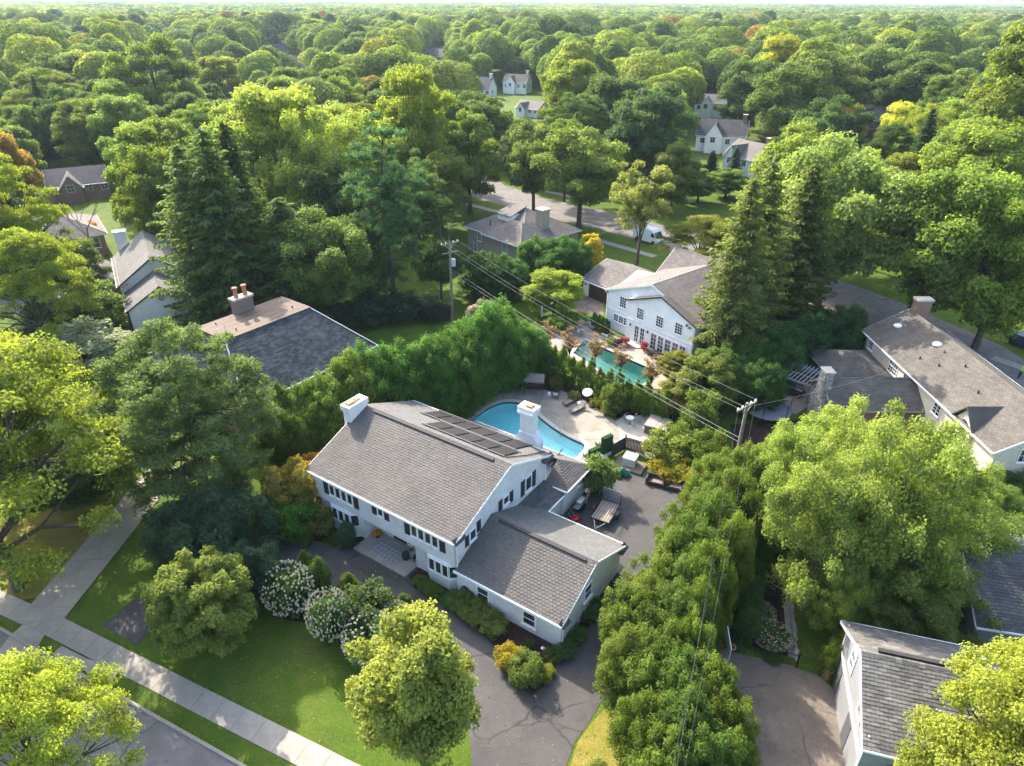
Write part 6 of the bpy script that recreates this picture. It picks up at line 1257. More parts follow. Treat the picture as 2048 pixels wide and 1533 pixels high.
# --- front garden and street side
P('locust0', 60,1640,1312, 285, (.205,.24,.034), 'yellow green honey locust overhanging the street kerb', 'honey_locust_tree')
P('ball', 402,1292,1098, 188, (.17,.21,.042), 'dense rounded bright maple beside the left end of the looped drive')
P('maple0', 828,1512,1222, 240, (.165,.20,.045), 'sunlit pale green maple on the front lawn next to the drive')
P('locust1', 40,1175,672, 480, (.155,.185,.026), 'tall spreading yellow green honey locust by the neighbour drive', 'honey_locust_tree', foot=True)
P('locust0', -60,1040,650, 380, (.15,.18,.026), 'broad honey locust at the edge of the neighbour lawn', 'honey_locust_tree')
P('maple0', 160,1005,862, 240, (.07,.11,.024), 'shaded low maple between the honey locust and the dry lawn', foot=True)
P('pine', 368,1000,636, 300, (.072,.105,.034), 'big dark long needled pine between the neighbour drive and white house', 'pine_tree')
P('arbor1', 440,1110,955, 205, (.05,.095,.045), 'wide blue green yew mass below the big pine', 'yew', 'shrub')
P('shrub1', 350,1080,1010, 90, DGR, 'dark undergrowth shrub at the foot of the big pine', 'undergrowth_shrub', 'shrub')
P('arbor1', 515,1205,1078, 110, (.035,.07,.035), 'dark green holly beside the white hydrangea', 'holly', 'shrub')
def hydrangea(bx, by, top, wpx, lb):
    o = P('hydra', bx, by, top, wpx, (.06,.11,.03), lb, 'hydrangea', 'shrub', 'hydrangeas by the drive'); stuff(link('flower_heads', HEADS, o))
hydrangea(585,1222,1128, 92, 'white hydrangea between the dark holly and clipped arborvitae'); hydrangea(665,1276,1182, 80, 'cream hydrangea above the stepping stones'); hydrangea(745,1312,1228, 100, 'cream hydrangea in front of the pale green lawn maple'); hydrangea(795,1262,1205, 60, 'small cream hydrangea along the drive edge')
P('shrub1', 740,1262,1160, 112, (.055,.085,.03), 'grey green holly shrub above the cream hydrangeas', 'holly', 'shrub')
for bx, by, tp, wp, lb in ((645,1192,1118,42,'clipped cone arborvitae right beside the white hydrangea'),(618,1168,1106,36,'clipped cone arborvitae behind the white hydrangea'),(700,1192,1148,32,'small clipped cone arborvitae next to the holly shrub'),(810,1226,1190,30,'small clipped cone arborvitae at the bend of the drive')): P('column', bx, by, tp, wp, (.06,.10,.015), lb, 'arborvitae', 'shrub', 'clipped cones along the drive')
P('box', 628,1212,1185, 46, (.06,.105,.02), 'low boxwood mound under the clipped cones', 'boxwood', 'shrub')
# --- bed along the house front
P('japan', 582,1040,912, 112, (.19,.155,.03), 'orange tinged japanese maple at the house corner', 'japanese_maple')
P('japan', 626,975,905, 60, ORG, 'amber japanese maple tucked against the white gable eave', 'japanese_maple')
P('shrub1', 590,1062,972, 100, (.07,.17,.02), 'bright green viburnum below the orange maple', 'viburnum', 'shrub')
for bx, by, tp, wp, c, lb in ((592,1082,1058,34,(.06,.12,.02),'boxwood ball under the viburnum'),(613,1088,1064,30,(.06,.12,.02),'boxwood ball nearest the asphalt below the viburnum'),(552,1080,1054,36,DGR,'dark boxwood ball at the far end of the bed')): P('box', bx, by, tp, wp, c, lb, 'boxwood', 'shrub', 'boxwood balls by the house')
P('loose', 645,1072,1012, 60, (.13,.14,.03), 'loose yellowish shrub in front of the bay window', 'shrub', 'shrub')
P('column', 697,1092,1045, 34, (.035,.09,.035), 'dwarf blue spruce at the porch end of the bed', 'dwarf_spruce', 'shrub')
for k in range(3): P('box', 664+k*13,1080+k*6,1060+k*6, 30, (.075,.125,.018), 'low clipped boxwood in the short hedge before the bay window', 'boxwood', 'shrub', 'short boxwood hedge')
for k in range(4): P('box', 842+k*10,1172+k*7,1150+k*7, 32, (.075,.13,.02), 'low clipped boxwood in the hedge beside the porch slab', 'boxwood', 'shrub', 'porch boxwood hedge')
P('shrub1', 905,1206,1180, 46, (.04,.13,.02), 'broad leaved hosta clump at the garage wing corner', 'hosta', 'shrub')
for k, (bx, by) in enumerate(((925,1212),(945,1228),(965,1244),(985,1258))): P('shrub0', bx, by+4, by-34, 58, (.095,.125,.022), 'arching olive shrub in the row under the garage wing windows', 'spirea', 'shrub', 'olive shrubs under the windows')
P('shrub1', 1020,1330,1284, 60, (.24,.20,.02), 'golden yellow barberry at the tip of the front bed', 'barberry', 'shrub')
P('shrub1', 1052,1356,1296, 76, (.10,.145,.03), 'light green hydrangea bush at the tip of the front bed', 'hydrangea_bush', 'shrub')
P('box', 1090,1352,1326, 42, (.13,.15,.015), 'round yellow green boxwood at the bed tip', 'boxwood', 'shrub')
P('shrub0', 1106,1316,1292, 40, (.06,.09,.02), 'low shrub at the white garage corner', 'shrub', 'shrub'); P('loose', 1058,1296,1276, 24, (.05,.1,.03), 'small blue green sprig in the front bed', 'sprig', 'plant')
for k, (bx, by) in enumerate(((1132,1308),(1150,1278),(1175,1236),(1190,1222))): P('shrub0', bx, by, by-28, 44, (.06,.125,.03), 'leafy green perennial along the garage end wall', 'perennial', 'plant', 'perennials by the garage end')
# --- hedge wall behind and left of the house
HB = [(650,892,748,96),(682,884,738,104),(700,878,700,118),(735,868,690,112),(778,862,690,116),(815,850,684,112),(850,838,676,108),(885,826,664,108),(915,812,660,104),(942,800,650,104),(965,785,612,112),(992,770,600,112),(1022,758,628,104),(1048,748,652,92),(1068,742,690,70)]
for k, (bx, by, tp, wp) in enumerate(HB): P('arbor%d' % (k%2), bx, by, tp-6, wp*(1.2 if k < 9 else 1.06), (.085,.135,.02) if k < 3 else (.055,.125,.02), 'tall rounded arborvitae in the hedge behind the pool deck' if k > 2 else 'yellow green arborvitae in the hedge beside the white gable', 'arborvitae', 'hedge', 'arborvitae hedge behind the pool' if k > 2 else 'arborvitae beside the gable')
for bx, by, tp, wp, lb in ((548,925,828,44,'narrow arborvitae column standing apart by the khaki wall'),(580,900,770,48,'tallest narrow arborvitae column by the khaki wall'),(582,935,818,44,'narrow arborvitae column between its two neighbours'),(608,938,835,44,'narrow arborvitae column nearest the white gable')): P('column', bx, by, tp, wp, (.055,.095,.016), lb, 'arborvitae_column', 'shrub', 'narrow columns by the khaki wall')
# --- hedge between rear yard and the court
RH = [(1445,1010,890,90),(1432,1050,905,90),(1478,1040,880,90),(1416,1095,955,96),(1440,1100,930,110),(1380,1145,990,104),(1415,1160,975,120),(1480,1120,940,90),(1348,1200,1048,112),(1395,1220,1030,124),(1455,1200,1020,90),(1316,1258,1102,116),(1372,1280,1095,126),(1424,1265,1080,84),(1272,1318,1165,124),(1345,1342,1155,128),(1388,1335,1150,84),(1268,1385,1232,122),(1338,1405,1222,128),(1376,1400,1220,84),(1285,1455,1298,124),(1352,1470,1285,128),(1412,1480,1300,120),(1305,1530,1365,126),(1372,1545,1352,130),(1440,1540,1370,116),(1335,1612,1440,130),(1405,1625,1440,130),(1465,1590,1440,90)]
for k, (bx, by, tp, wp) in enumerate(RH): P('arbor%d' % (k%2), bx, by, tp, wp*1.05, (.085,.125,.018) if k%3 else (.065,.11,.018), 'bushy arborvitae in the wide hedge between asphalt yard and court', 'arborvitae', 'hedge', 'wide hedge beside the court')
for k in range(7):
    f = k/6; P('column', 1512-26*f, 1085+200*f, 1020+200*f, 46, (.045,.09,.018), 'clipped narrow arborvitae along the court side of the wide hedge', 'arborvitae_column', 'shrub', 'narrow columns on the court side')
hyd = [(1512,1232,1198,70,'green hydrangea with fading heads by the iron fence'),(1540,1282,1240,72,'broad hydrangea with fading heads at the iron fence corner')]
for bx, by, tp, wp, lb in hyd:
    o = P('hydra', bx, by, tp, wp, (.05,.115,.03), lb, 'hydrangea', 'shrub', 'hydrangeas by the iron fence'); q = stuff(link('flower_heads', HEADS.copy(), o)); q.data.materials[0] = mat('faded_petals', (.35,.28,.18), .8, tint=.25)
P('arbor0', 1668,1340,1255, 70, (.085,.125,.016), 'rounded yellow green yew against the grey garage', 'yew', 'shrub')
for bx, by in ((1470,1290),(1545,1315)): P('shrub0', bx, by+4, by-14, 36, (.04,.1,.02), 'dark green fern clump along the iron fence', 'fern', 'plant', 'ferns along the iron fence')
for k, (bx, by) in enumerate(((1560,1120),(1568,1150),(1575,1180),(1560,1200))): P('shrub0', bx, by, by-12, 24, (.04,.035,.03), 'dark heuchera plant in the narrow bed by the edging walk', 'heuchera', 'plant', 'heucheras in the narrow bed')
# --- airy birches
for bx, by, tp, wp, c, lb in ((1655,1215,868,255,(.135,.175,.04),'tall airy pale green birch rising behind the iron gate'),(1790,1195,800,290,(.145,.185,.04),'broad sunlit birch crown covering the dark roof edge'),(1890,1150,905,240,(.13,.165,.035),'airy birch leaning over the dark roof'),(1590,1060,830,190,(.14,.18,.035),'light birch beside the wide hedge'),(1700,1010,790,200,(.145,.185,.04),'light birch in front of the brown roof wing'),(1810,1010,830,200,(.14,.18,.035),'leafy birch before the long cream wall'),(1545,985,880,120,(.105,.15,.025),'young light green tree under the utility pole'),(1950,1040,930,190,(.075,.12,.02),'darker broadleaf tree below the cream gable'),(2040,1010,925,150,(.07,.115,.02),'darker broadleaf tree at the corner of the cream house'),(1690,1290,1130,130,(.12,.16,.03),'low birch branch clump over the garage eave')): P('birch', bx, by, tp, wp*.94, tuple(q*1.15 for q in c), lb, 'birch_tree')
P('locust1', 2070,1700,1292, 360, (.185,.21,.03), 'bright yellow honey locust in front of the grey garage roof', 'honey_locust_tree'); P('birch', 1850,1262,1085, 230, (.13,.165,.035), 'low hanging birch crown over the back of the garage roof', 'birch_tree'); P('shrub1', 1768,1565,1448, 140, (.09,.14,.02), 'green shrub at the foot of the grey garage corner', 'shrub', 'shrub')
P('maple1', 1180,1640,1520, 120, (.12,.14,.03), 'low bush at the driveway mouth', 'bush', 'shrub')
# --- rear yard shrubs
P('loose', 1200,985,905, 74, (.10,.145,.04), 'multi stemmed light shrub beside the bicycles', 'lilac', 'shrub'); P('shrub1', 1196,980,915, 60, (.09,.135,.03), 'leafy shrub behind the trailer gate', 'lilac', 'shrub')
for bx, by, tp, wp, c, lb in ((1338,950,908,84,(.22,.20,.015),'golden shrub behind the dark wicker seats'),(1382,962,915,74,(.17,.17,.02),'golden green shrub against the wide hedge'),(1330,925,850,90,(.115,.15,.03),'feathery light green shrub in front of the hot tub'),(1372,905,838,70,(.09,.13,.025),'upright green shrub beside the green slide'),(1395,880,770,78,(.08,.115,.02),'tall green shrub beside the cables'),(1410,945,850,74,(.08,.11,.02),'rounded green shrub by the mulch strip')): P('shrub1', bx, by, tp, wp, c, lb, 'shrub', 'shrub', 'shrubs behind the hot tub')
for bx, by, tp, wp, c, lb in ((1356,840,742,86,(.115,.125,.03),'russet tinged bush at the end of the lap pool'),(1400,830,705,110,(.105,.13,.025),'olive bush between the lap pool and pole'),(1345,760,700,70,(.15,.16,.02),'yellow green bush at the corner of the white siding house'),(1420,800,690,100,(.07,.12,.02),'green bush under the big spruce')): P('maple3', bx, by, tp, wp, c, lb, 'bush', 'shrub', 'bushes at the end of the lap pool')
# narrow arborvitae row between the two pools
for k in range(14):
    f = k/13; bx, by = 1088+238*f, 752+98*f; P('column', bx, by, by-60-7*(k%3), 20, (.075,.13,.02), 'narrow arborvitae in the row dividing the two pools', 'arborvitae_column', 'shrub', 'narrow row between the pools')
P('column', 1222,828,768, 44, (.075,.115,.016), 'fuller clipped arborvitae at the deck edge beside the fire bowl', 'arborvitae_column', 'shrub')
for bx, by, tp, lb in ((1094,700,642,'sparse amber sapling at the spa end of the lap pool'),(1138,725,655,'thin amber sapling beside the orange float'),(1190,735,668,'thin amber sapling in front of the lap pool steps'),(1240,755,690,'thin reddish sapling midway along the lap pool'),(1300,785,712,'thin olive sapling near the far end of the lap pool')): P('young', bx, by, tp, 44, (.19,.135,.06) if 'amber' in lb or 'red' in lb else (.17,.13,.04), lb, 'sapling', 'tree', 'saplings along the lap pool')
for bx, by, tp, wp, c, lb in ((1148,800,782,26,(.13,.17,.02),'yellow daylily clump behind the patio heater'),(1195,812,794,30,(.15,.18,.015),'yellow green daylily clump beside the patio heater base'),(1112,782,755,28,(.10,.14,.02),'loose young shrub at the deck edge'),(1138,770,752,24,(.06,.12,.02),'low green shrub at the deck edge'),(1245,815,786,44,(.10,.15,.02),'lime shrub behind the bistro table'),(1275,800,770,40,(.06,.12,.02),'green shrub behind the low mesh fence')): P('shrub0', bx, by, tp, wp, c, lb, 'shrub', 'shrub', 'shrubs behind the pool deck')
for bx, by, tp, wp, c, lb in ((1125,660,625,60,(.07,.13,.02),'rounded shrub behind the closed parasol'),(1222,690,676,24,(.14,.17,.02),'lime flower clump at the terrace'),(1236,694,678,18,(.06,.03,.04),'dark purple shrub below the triple window'),(1248,692,674,20,(.22,.03,.06),'pink flowers by the french doors'),(1288,702,684,16,(.24,.03,.05),'red flowers beside the round step'),(1205,668,650,22,(.12,.15,.02),'small yellow shrub at the house corner')): P('shrub0', bx, by, tp, wp, c, lb, 'flowering_shrub', 'shrub', 'flower bed by the french doors')
for k in range(4): P('column', 1188+k*8, 658+k*4, 626+k*4, 15, (.045,.1,.015), 'tiny arborvitae behind the black fence', 'arborvitae_column', 'shrub', 'tiny columns behind the black fence')
for k in range(6): P('shrub0', 1305+k*14, 712+k*6, 700+k*6, 22, (.05,.035,.035), 'dark low shrub under the french windows', 'low_shrub', 'plant', 'dark shrubs under the french windows')
# --- garden behind the hedge and conifer screen
P('japan', 965,660,598, 60, (.28,.25,.19), 'pale pink flowering shrub behind the hedge top', 'flowering_bush', 'shrub')
for bx, by, tp, wp, lb in ((960,600,500,110,'round arborvitae mass below the tan house corner'),(1010,590,505,90,'arborvitae mass in front of the tan house window'),(1075,560,470,80,'arborvitae peak hiding the tan house wall'),(1130,575,470,110,'tall arborvitae bank right of the tan house'),(1165,570,480,80,'arborvitae bank end by the yellow shrub')): P('arbor0', bx, by, tp, wp, (.045,.105,.018), lb, 'arborvitae', 'hedge', 'arborvitae bank by the tan house')
P('maple3', 1110,630,535, 120, (.14,.185,.02), 'lime green small tree over the mulch behind the lap pool', 'small_tree'); P('japan', 1178,540,465, 50, (.28,.24,.02), 'yellow shrub beside the tan house', 'shrub', 'shrub')
for bx, by, tp, wp in ((740,650,585,80),(800,640,575,90),(860,640,590,70),(700,660,600,80)): P('shrub1', bx, by, tp, wp, (.035,.06,.03), 'dark rhododendron at the back of the neighbour lawn', 'rhododendron', 'shrub', 'rhododendrons behind the lawn')
for bx, by, tp, wp, c, lb in ((390,640,284,215,(.09,.13,.03),'drooping norway spruce overhanging the white gable house'),(440,650,250,230,(.075,.12,.03),'tallest drooping norway spruce behind the slate roof'),(478,610,236,170,(.065,.10,.025),'dark norway spruce with a thin spire'),(575,640,390,200,(.065,.115,.028),'dense dark spruce behind the clay chimney pots')): P('spruce1' if 'droop' in lb else 'spruce0', bx, by, tp, wp, c, lb, 'spruce_tree', 'tree', 'conifer screen')
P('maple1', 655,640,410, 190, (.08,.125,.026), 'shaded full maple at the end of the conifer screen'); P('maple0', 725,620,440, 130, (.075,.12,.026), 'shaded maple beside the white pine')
P('whitepine', 772,618,226, 140, (.05,.105,.035), 'tall soft white pine with tiered branches', 'pine_tree'); P('whitepine', 835,560,300, 110, (.06,.11,.03), 'white pine behind the transformer pole', 'pine_tree')
P('maple2', 880,600,470, 100, (.06,.105,.022), 'leafy tree crown behind the transformer pole', 'maple_tree'); P('bare', 893,560,370, 60, GRN, 'bare dead snag beside the transformer pole', 'dead_tree'); P('bare', 188,520,345, 110, GRN, 'bare branched tree in front of the brick hip house', 'dead_tree')
for bx, by, tp, wp, c, lb, key in ((1478,738,352,190,(.10,.125,.03),'huge ragged norway spruce beside the white siding house','spruce1'),(1515,700,318,205,(.095,.125,.03),'huge norway spruce behind the ragged one','spruce1'),(1598,672,322,190,(.085,.12,.028),'dark norway spruce over the back street','spruce0')): P(key, bx, by, tp, wp, c, lb, 'spruce_tree', 'tree', 'big spruces')
for bx, by, tp, wp, c in ((1500,765,670,120,(.05,.115,.02)),(1560,755,640,120,(.035,.095,.022)),(1620,725,620,110,(.03,.085,.025)),(1685,720,610,110,(.03,.08,.025)),(1460,815,735,100,(.06,.12,.02)),(1640,690,610,100,(.03,.085,.022)),(1520,815,720,90,(.05,.11,.02))): P('arbor1', bx, by, tp, wp, c, 'dense green yew bank behind the pergola', 'yew', 'hedge', 'yew bank behind the pergola')
P('japan', 1625,715,672, 40, (.22,.17,.03), 'small golden tree between the yew bank and terrace', 'small_tree')
# --- street and yard trees, hand placed
NT = [('maple3',938,428,216,118,(.10,.15,.03),'upright maple blushing red at the top beside the back street'),('maple2',1068,434,240,122,(.085,.115,.028),'flat topped street tree with forked trunk by the tan house'),('maple2',1163,460,246,172,(.085,.12,.022),'wide street tree shading the back street'),
 ('sparse',1285,536,305,125,(.13,.15,.038),'thin orange flecked tree in front of the white van'),('maple1',1676,618,262,260,(.11,.155,.04),'huge silvery maple over the back street'),('maple0',1890,665,330,250,(.10,.145,.025),'big maple with bare hanging branch behind the long house'),('maple0',2010,700,380,240,(.105,.15,.022),'large maple at the street side of the long house'),
 ('maple1',1620,540,235,210,(.14,.175,.035),'pale maple rising behind the big spruces'),('maple0',1960,520,240,230,(.12,.155,.025),'round maple above the long house street'),('maple0',1800,338,205,88,YEL,'bright yellow round tree beyond the maples'),('maple1',1905,345,190,150,(.12,.165,.025),'broad light maple right of the yellow tree'),
 ('maple0',2070,420,30,220,(.10,.13,.022),'towering oak crowding the edge of the wooded blocks'),('maple2',2010,330,110,150,(.06,.095,.022),'dark oak below the towering one'),('locust0',1400,560,430,150,(.12,.14,.03),'olive honey locust over the white siding roof'),('maple3',1350,430,280,90,(.11,.14,.03),'slender street maple beyond the van'),
 ('locust1',25,640,300,170,(.135,.165,.025),'yellow green honey locust at the far lane'),('locust0',-20,560,420,150,(.125,.155,.025),'honey locust at the end of the far lane'),('locust0',60,720,455,190,(.12,.155,.022),'honey locust in front of the far lane'),('maple0',150,612,478,120,(.06,.095,.02),'dark round street tree beside the far lane'),
 ('shrub1',200,655,560,120,(.085,.13,.025),'loose green shrub bank beside the white gable house'),('hydra',180,720,635,160,(.16,.18,.11),'silvery flowering shrub behind the big pine'),('maple0',100,690,600,120,(.05,.085,.02),'dark low tree along the far lane'),('shrub1',70,740,650,130,DGR,'dark shrub bank along the far lane'),
 ('japan',165,500,440,70,(.26,.14,.03),'small orange tree before the brick hip house'),('maple1',300,520,280,130,(.10,.135,.022),'tall green maple over the white gable house'),('maple0',330,480,240,170,(.12,.16,.028),'light maple behind the spruces'),('maple1',285,420,235,130,(.09,.135,.024),'round maple beyond the brick hip house'),
 ('maple1',505,470,196,185,(.17,.21,.038),'tall pale maple behind the spire spruces'),('maple0',570,480,166,220,(.175,.215,.04),'tallest pale cottonwood behind the conifer screen'),('birch',650,500,200,220,(.165,.205,.04),'open branched pale cottonwood above the dark spruces'),('maple1',715,460,196,180,(.155,.20,.036),'pale maple behind the white pine'),
 ('maple0',835,440,130,150,(.125,.16,.022),'yellow green maple left of the blushing maple'),('maple2',880,480,290,120,(.09,.12,.025),'mid green tree behind the dead snag'),('locust0',730,400,205,150,(.10,.12,.022),'flat honey locust crown in the middle blocks'),('maple0',1010,330,235,80,(.11,.15,.025),'small maple behind the flat topped street tree'),
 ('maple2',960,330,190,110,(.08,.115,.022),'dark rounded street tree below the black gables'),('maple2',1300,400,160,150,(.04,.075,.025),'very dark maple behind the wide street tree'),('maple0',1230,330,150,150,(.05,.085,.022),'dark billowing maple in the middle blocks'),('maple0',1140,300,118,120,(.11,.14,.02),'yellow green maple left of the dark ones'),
 ('spruce0',1362,330,262,44,(.04,.075,.05),'blue spruce before the dormer house'),('fir',1470,360,290,40,(.04,.08,.05),'blue fir before the chimney end house'),('fir',1425,345,300,34,(.035,.07,.045),'small blue fir left of the chimney end house'),('maple2',1590,330,110,150,(.07,.105,.025),'olive maple in the wooded blocks'),('maple0',1500,280,120,120,(.055,.09,.022),'dark maple behind the dormer house'),('maple2',1650,290,95,150,(.075,.105,.025),'big grey green maple behind the yellow tree'),('maple0',1560,260,70,120,(.15,.16,.02),'yellowing maple in the wooded blocks'),('maple2',1820,270,110,140,(.06,.09,.02),'dark clumped maple below the horizon'),
 ('maple1',310,300,60,150,(.10,.145,.03),'light rounded tree in the left wooded blocks'),('maple2',140,260,100,130,(.055,.085,.02),'dark domed tree in the left wooded blocks'),('locust0',100,300,135,130,(.11,.14,.025),'pale domed honey locust in the left wooded blocks'),('maple0',440,215,112,95,(.16,.18,.018),'yellow maple between far roofs'),('maple0',72,300,208,80,(.05,.028,.028),'copper beech beside the edge roof'),('maple3',1400,405,335,70,(.09,.14,.025),'young street tree on the lawn before the dormer house'),('maple0',1455,395,338,80,(.075,.12,.022),'rounded yard tree before the chimney end house'),('maple3',1375,365,318,50,(.10,.14,.03),'small yard tree left of the dormer house'),('maple1',30,330,235,120,(.10,.14,.025),'leafy maple beside the copper beech')]
for key, bx, by, tp, wp, c, lb in NT:
    c = tuple(q*1.12 for q in c)
    cat = 'shrub' if key in ('shrub1','hydra') else 'tree'; P(key, bx, by, tp, wp, c, lb, {'locust':'honey_locust_tree','maple':'maple_tree','spruce':'spruce_tree','birch':'cottonwood_tree'}.get(key.rstrip('0123456789'), 'garden_tree' if cat == 'tree' else 'garden_shrub'), cat)
# --- the wooded blocks: individual trees out to about 210 m
PROTECT = [(1440,262,250),(1395,262,250),(1490,315,220),(960,178,330),(1035,160,350),(1065,210,290),(1748,240,250),(1425,208,300),(300,132,420),(380,150,400),(548,100,560),(590,125,470),(22,200,300),(875,112,560),(470,180,330),(1020,390,150),(1100,412,140),(1200,440,130),(1290,482,118),(170,380,150),(150,420,130),(205,445,110),(1040,420,140),(1750,620,85),(800,665,80),(1240,500,110),(1700,640,80)]
for nm, lb, px, rot, wd, dp, ev, rd_, wm, rm, cm in FAR:
    g0 = G(*px)
    for dx in ((-.3,0,.25) if cm is not None or 'pale' in nm else (0,)):
        for zz in ((ev*.9, rd_*.9) if g0.length < 400 else (rd_*.85,)): q = PJ((g0.x+dx*wd, g0.y, zz)); PROTECT.append((q[0], q[1], g0.length-wd*.5))
HOUSEPTS = [(o.location.x, o.location.y) for o in bpy.data.objects if o.get('category') in ('house','garage')]
BRW = [G(*p) for p in BR]
def inpoly(x, y, Pp):
    c = False; j = len(Pp)-1
    for i in range(len(Pp)):
        a, b = Pp[i], Pp[j]
        if (a.y > y) != (b.y > y) and x < (b.x-a.x)*(y-a.y)/(b.y-a.y)+a.x: c = not c
        j = i
    return c
def blocked(x, y, h, r):
    D = math.hypot(x, y); tx, ty = PJ((x,y,h)); bx, by = PJ((x,y,h*.12)); wp = r*FPX/math.hypot(D, CAM_H)*.9
    for (px, py, pd) in PROTECT:
        if D < pd+4 and abs(px-tx) < wp+10 and ty-6 < py < by+6: return True
    return False
rnd = random.Random(21); placed = 0; tries = 0; KEYS = ['maple0','maple1','maple2','maple3','locust0','locust1','maple2','maple0','birch','spruce0']
CC = [(.085,.13,.025),(.10,.15,.028),(.06,.10,.022),(.12,.16,.03),(.05,.085,.022),(.10,.13,.022),(.14,.17,.025),(.075,.11,.03),(.085,.12,.02)]
LBL = {'maple':'leafy maple among the wooded blocks behind the houses','locust':'flat crowned honey locust among the wooded blocks behind the houses','birch':'airy pale tree among the wooded blocks behind the houses','spruce':'dark pointed spruce among the wooded blocks behind the houses'}
while placed < 185 and tries < 9000:
    tries += 1; y = 92 + 135*rnd.random()**.8; x = rnd.uniform(-.98,.98)*(y*.86+26); key = rnd.choice(KEYS)
    if key == 'spruce0' and rnd.random() < .4: continue
    h = rnd.uniform(13,19.5) if key[:3] != 'spr' else rnd.uniform(15,21); r = h*rnd.uniform(.33,.44) if key[:3] != 'spr' else h*.2
    if any((x-a)**2+(y-b)**2 < ((r+min(c,7))*.72)**2 for a, b, c, hh in PLANTS): continue
    if any((x-a)**2+(y-b)**2 < 13**2 for a, b in HOUSEPTS) or inpoly(x, y, BRW) or blocked(x, y, h, r): continue
    if y < 135 and -14 < x < 36: continue
    c = rnd.choice(CC) if key[:3] != 'spr' else (.035,.068,.025)
    u = rnd.random()
    if u < .012: c = COP
    elif u < .035: c = (.20,.13,.03)
    kk = key.rstrip('0123456789'); put(key, (x,y), h, r, c, LBL[kk], {'maple':'maple_tree','locust':'honey_locust_tree','birch':'cottonwood_tree','spruce':'spruce_tree'}[kk], 'tree', 'trees of the wooded blocks'); placed += 1

print('placed', placed, 'plants', len(PLANTS))
# --- the far wood: one mass of instanced crowns out to the horizon
for k in range(5): r_ = [7.2,8.2,6.4,8.6,5.6][k]; far_obj('far_tree_%d' % k, 300+k, [(0,0,[17,18,16,19,18][k],r_)], 5200, .62)
for k in range(3):
    rr = random.Random(k); far_obj('far_patch_%d' % k, 320+k, [(rr.uniform(-34,34), rr.uniform(-34,34), rr.uniform(14,20), rr.uniform(6,9)) for _ in range(30)], 520, 1.6)
pts, idx, rot, scl = [], [], [], []
rnd = random.Random(33)
y = 150.0
def sc_at(D): return 9.6 if D < 420 else 11.0
while y < 780:
    st = sc_at(y); x = -(y*.90+50)
    while x < y*.90+50:
        px_, py_ = x+rnd.uniform(-.4,.4)*st, y+rnd.uniform(-.4,.4)*st; x += st
        s = rnd.uniform(.75,1.3)
        if y < 225 and (any((px_-a)**2+(py_-b)**2 < ((c+4)*.8)**2 for a, b, c, hh in PLANTS)): continue
        if any((px_-a)**2+(py_-b)**2 < 14**2 for a, b in HOUSEPTS) or inpoly(px_, py_, BRW) or blocked(px_, py_, 17*s, 7.2*s): continue
        if y < 152 and -20 < px_ < 40: continue
        pts.append((px_,py_,0)); idx.append(3+rnd.randrange(5)); rot.append(rnd.uniform(0,6.28)); scl.append((s*rnd.uniform(.8,1.2), s*rnd.uniform(.8,1.2), s*rnd.uniform(.75,1.2)))
    y += st
y = 790.0
while y < 6900:
    st = 56 if y < 1800 else 60; x = -(y*.88+80)
    while x < y*.88+80:
        pts.append((x+rnd.uniform(-8,8), y+rnd.uniform(-8,8), 0)); idx.append(rnd.randrange(3)); rot.append(rnd.uniform(0,6.28)); scl.append((1.0,1.0,rnd.uniform(.9,1.15))); x += st
    y += st
me = bpy.data.meshes.new('far_wood'); me.from_pydata(pts, [], [])
for nm, ty, dt in (('pick','INT',idx),('rotz','FLOAT',rot)): a = me.attributes.new(nm, ty, 'POINT'); a.data.foreach_set('value', dt)
a = me.attributes.new('size', 'FLOAT_VECTOR', 'POINT'); a.data.foreach_set('vector', [q for t in scl for q in t])
fw = link('far_wood', me); stuff(fw); fw['label'] = 'unbroken leafy suburban canopy stretching to the horizon'; fw['category'] = 'wood'
ng = bpy.data.node_groups.new('far_wood_nodes', 'GeometryNodeTree'); ng.interface.new_socket('Geometry', in_out='INPUT', socket_type='NodeSocketGeometry'); ng.interface.new_socket('Geometry', in_out='OUTPUT', socket_type='NodeSocketGeometry')
N = ng.nodes; gi, go = N.new('NodeGroupInput'), N.new('NodeGroupOutput'); ip_ = N.new('GeometryNodeInstanceOnPoints'); ci = N.new('GeometryNodeCollectionInfo')
ci.inputs['Collection'].default_value = FARCOL; ci.inputs['Separate Children'].default_value = True; ci.inputs['Reset Children'].default_value = True
def na(nm, ty): q = N.new('GeometryNodeInputNamedAttribute'); q.data_type = ty; q.inputs['Name'].default_value = nm; return [o for o in q.outputs if o.enabled and o.name == 'Attribute'][0]
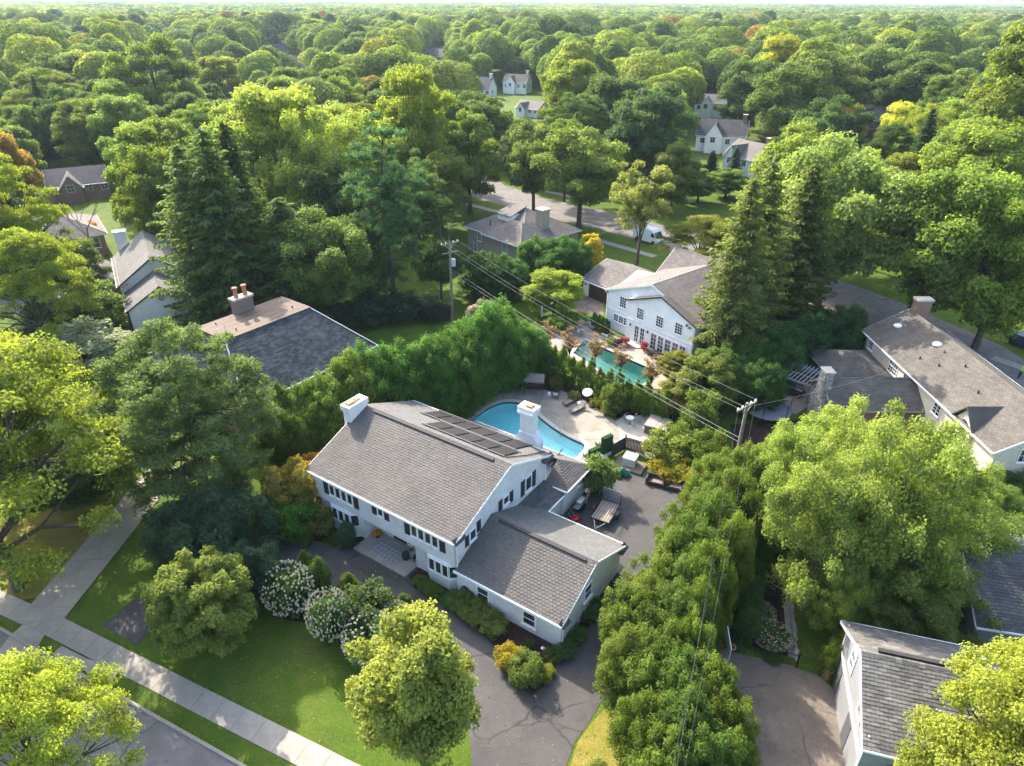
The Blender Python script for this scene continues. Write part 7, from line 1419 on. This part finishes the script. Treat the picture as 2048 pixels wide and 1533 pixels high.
cx = N.new('ShaderNodeCombineXYZ'); ng.links.new(na('rotz','FLOAT'), cx.inputs[2]); ip_.inputs['Pick Instance'].default_value = True
ng.links.new(gi.outputs[0], ip_.inputs['Points']); ng.links.new(ci.outputs[0], ip_.inputs['Instance']); ng.links.new(na('pick','INT'), ip_.inputs['Instance Index']); ng.links.new(cx.outputs[0], ip_.inputs['Rotation']); ng.links.new(na('size','FLOAT_VECTOR'), ip_.inputs['Scale']); ng.links.new(ip_.outputs[0], go.inputs[0])
md = fw.modifiers.new('far_wood', 'NODES'); md.node_group = ng
# --- fallen leaves on the court, drive and lawns
rn = np.random.RandomState(91); LP_ = []
for (x0, y0, x1, y1, n, z) in ((1430,1290,1700,1533,420,.03), (930,1330,1200,1533,120,.035), (250,1260,720,1533,260,.02), (600,1080,900,1200,90,.035), (1240,940,1400,1040,80,.035), (0,1380,480,1533,160,.03)):
    for _ in range(n): p_ = G(rn.uniform(x0,x1), rn.uniform(y0,y1), z+rn.uniform(.0,.02)); LP_.append(p_)
c_ = np.array([tuple(p_) for p_ in LP_]); lf = link('fallen_leaves', leaf_mesh('fallen_leaves', c_, np.tile([0,0,1.], (len(c_),1)) + rn.normal(size=(len(c_),3))*.25, rn.uniform(.06,.13,len(c_)), rn.rand(len(c_)), seed=9)); lf.color = (.22,.15,.06,1); stuff(lf); lf['label'] = 'scattered dry fallen leaves on paving and lawns'; lf['category'] = 'leaves'
# ------------------------------------------------------------------ haze
hz = B(((-7200,-7200,-4),(7200,7200,38.5))).obj('haze', bpy.data.materials.new('haze_air')); stuff(hz); hz['label'] = 'pale bluish summer haze over the distant canopy'; hz['category'] = 'haze'
hm = hz.data.materials[0]; hm.use_nodes = True; n = hm.node_tree.nodes; n.clear(); pv = n.new('ShaderNodeVolumePrincipled'); pv.inputs['Color'].default_value = (.66,.82,1.0,1); pv.inputs['Density'].default_value = .00009; pv.inputs['Anisotropy'].default_value = .2
om = n.new('ShaderNodeOutputMaterial'); hm.node_tree.links.new(pv.outputs[0], om.inputs['Volume'])
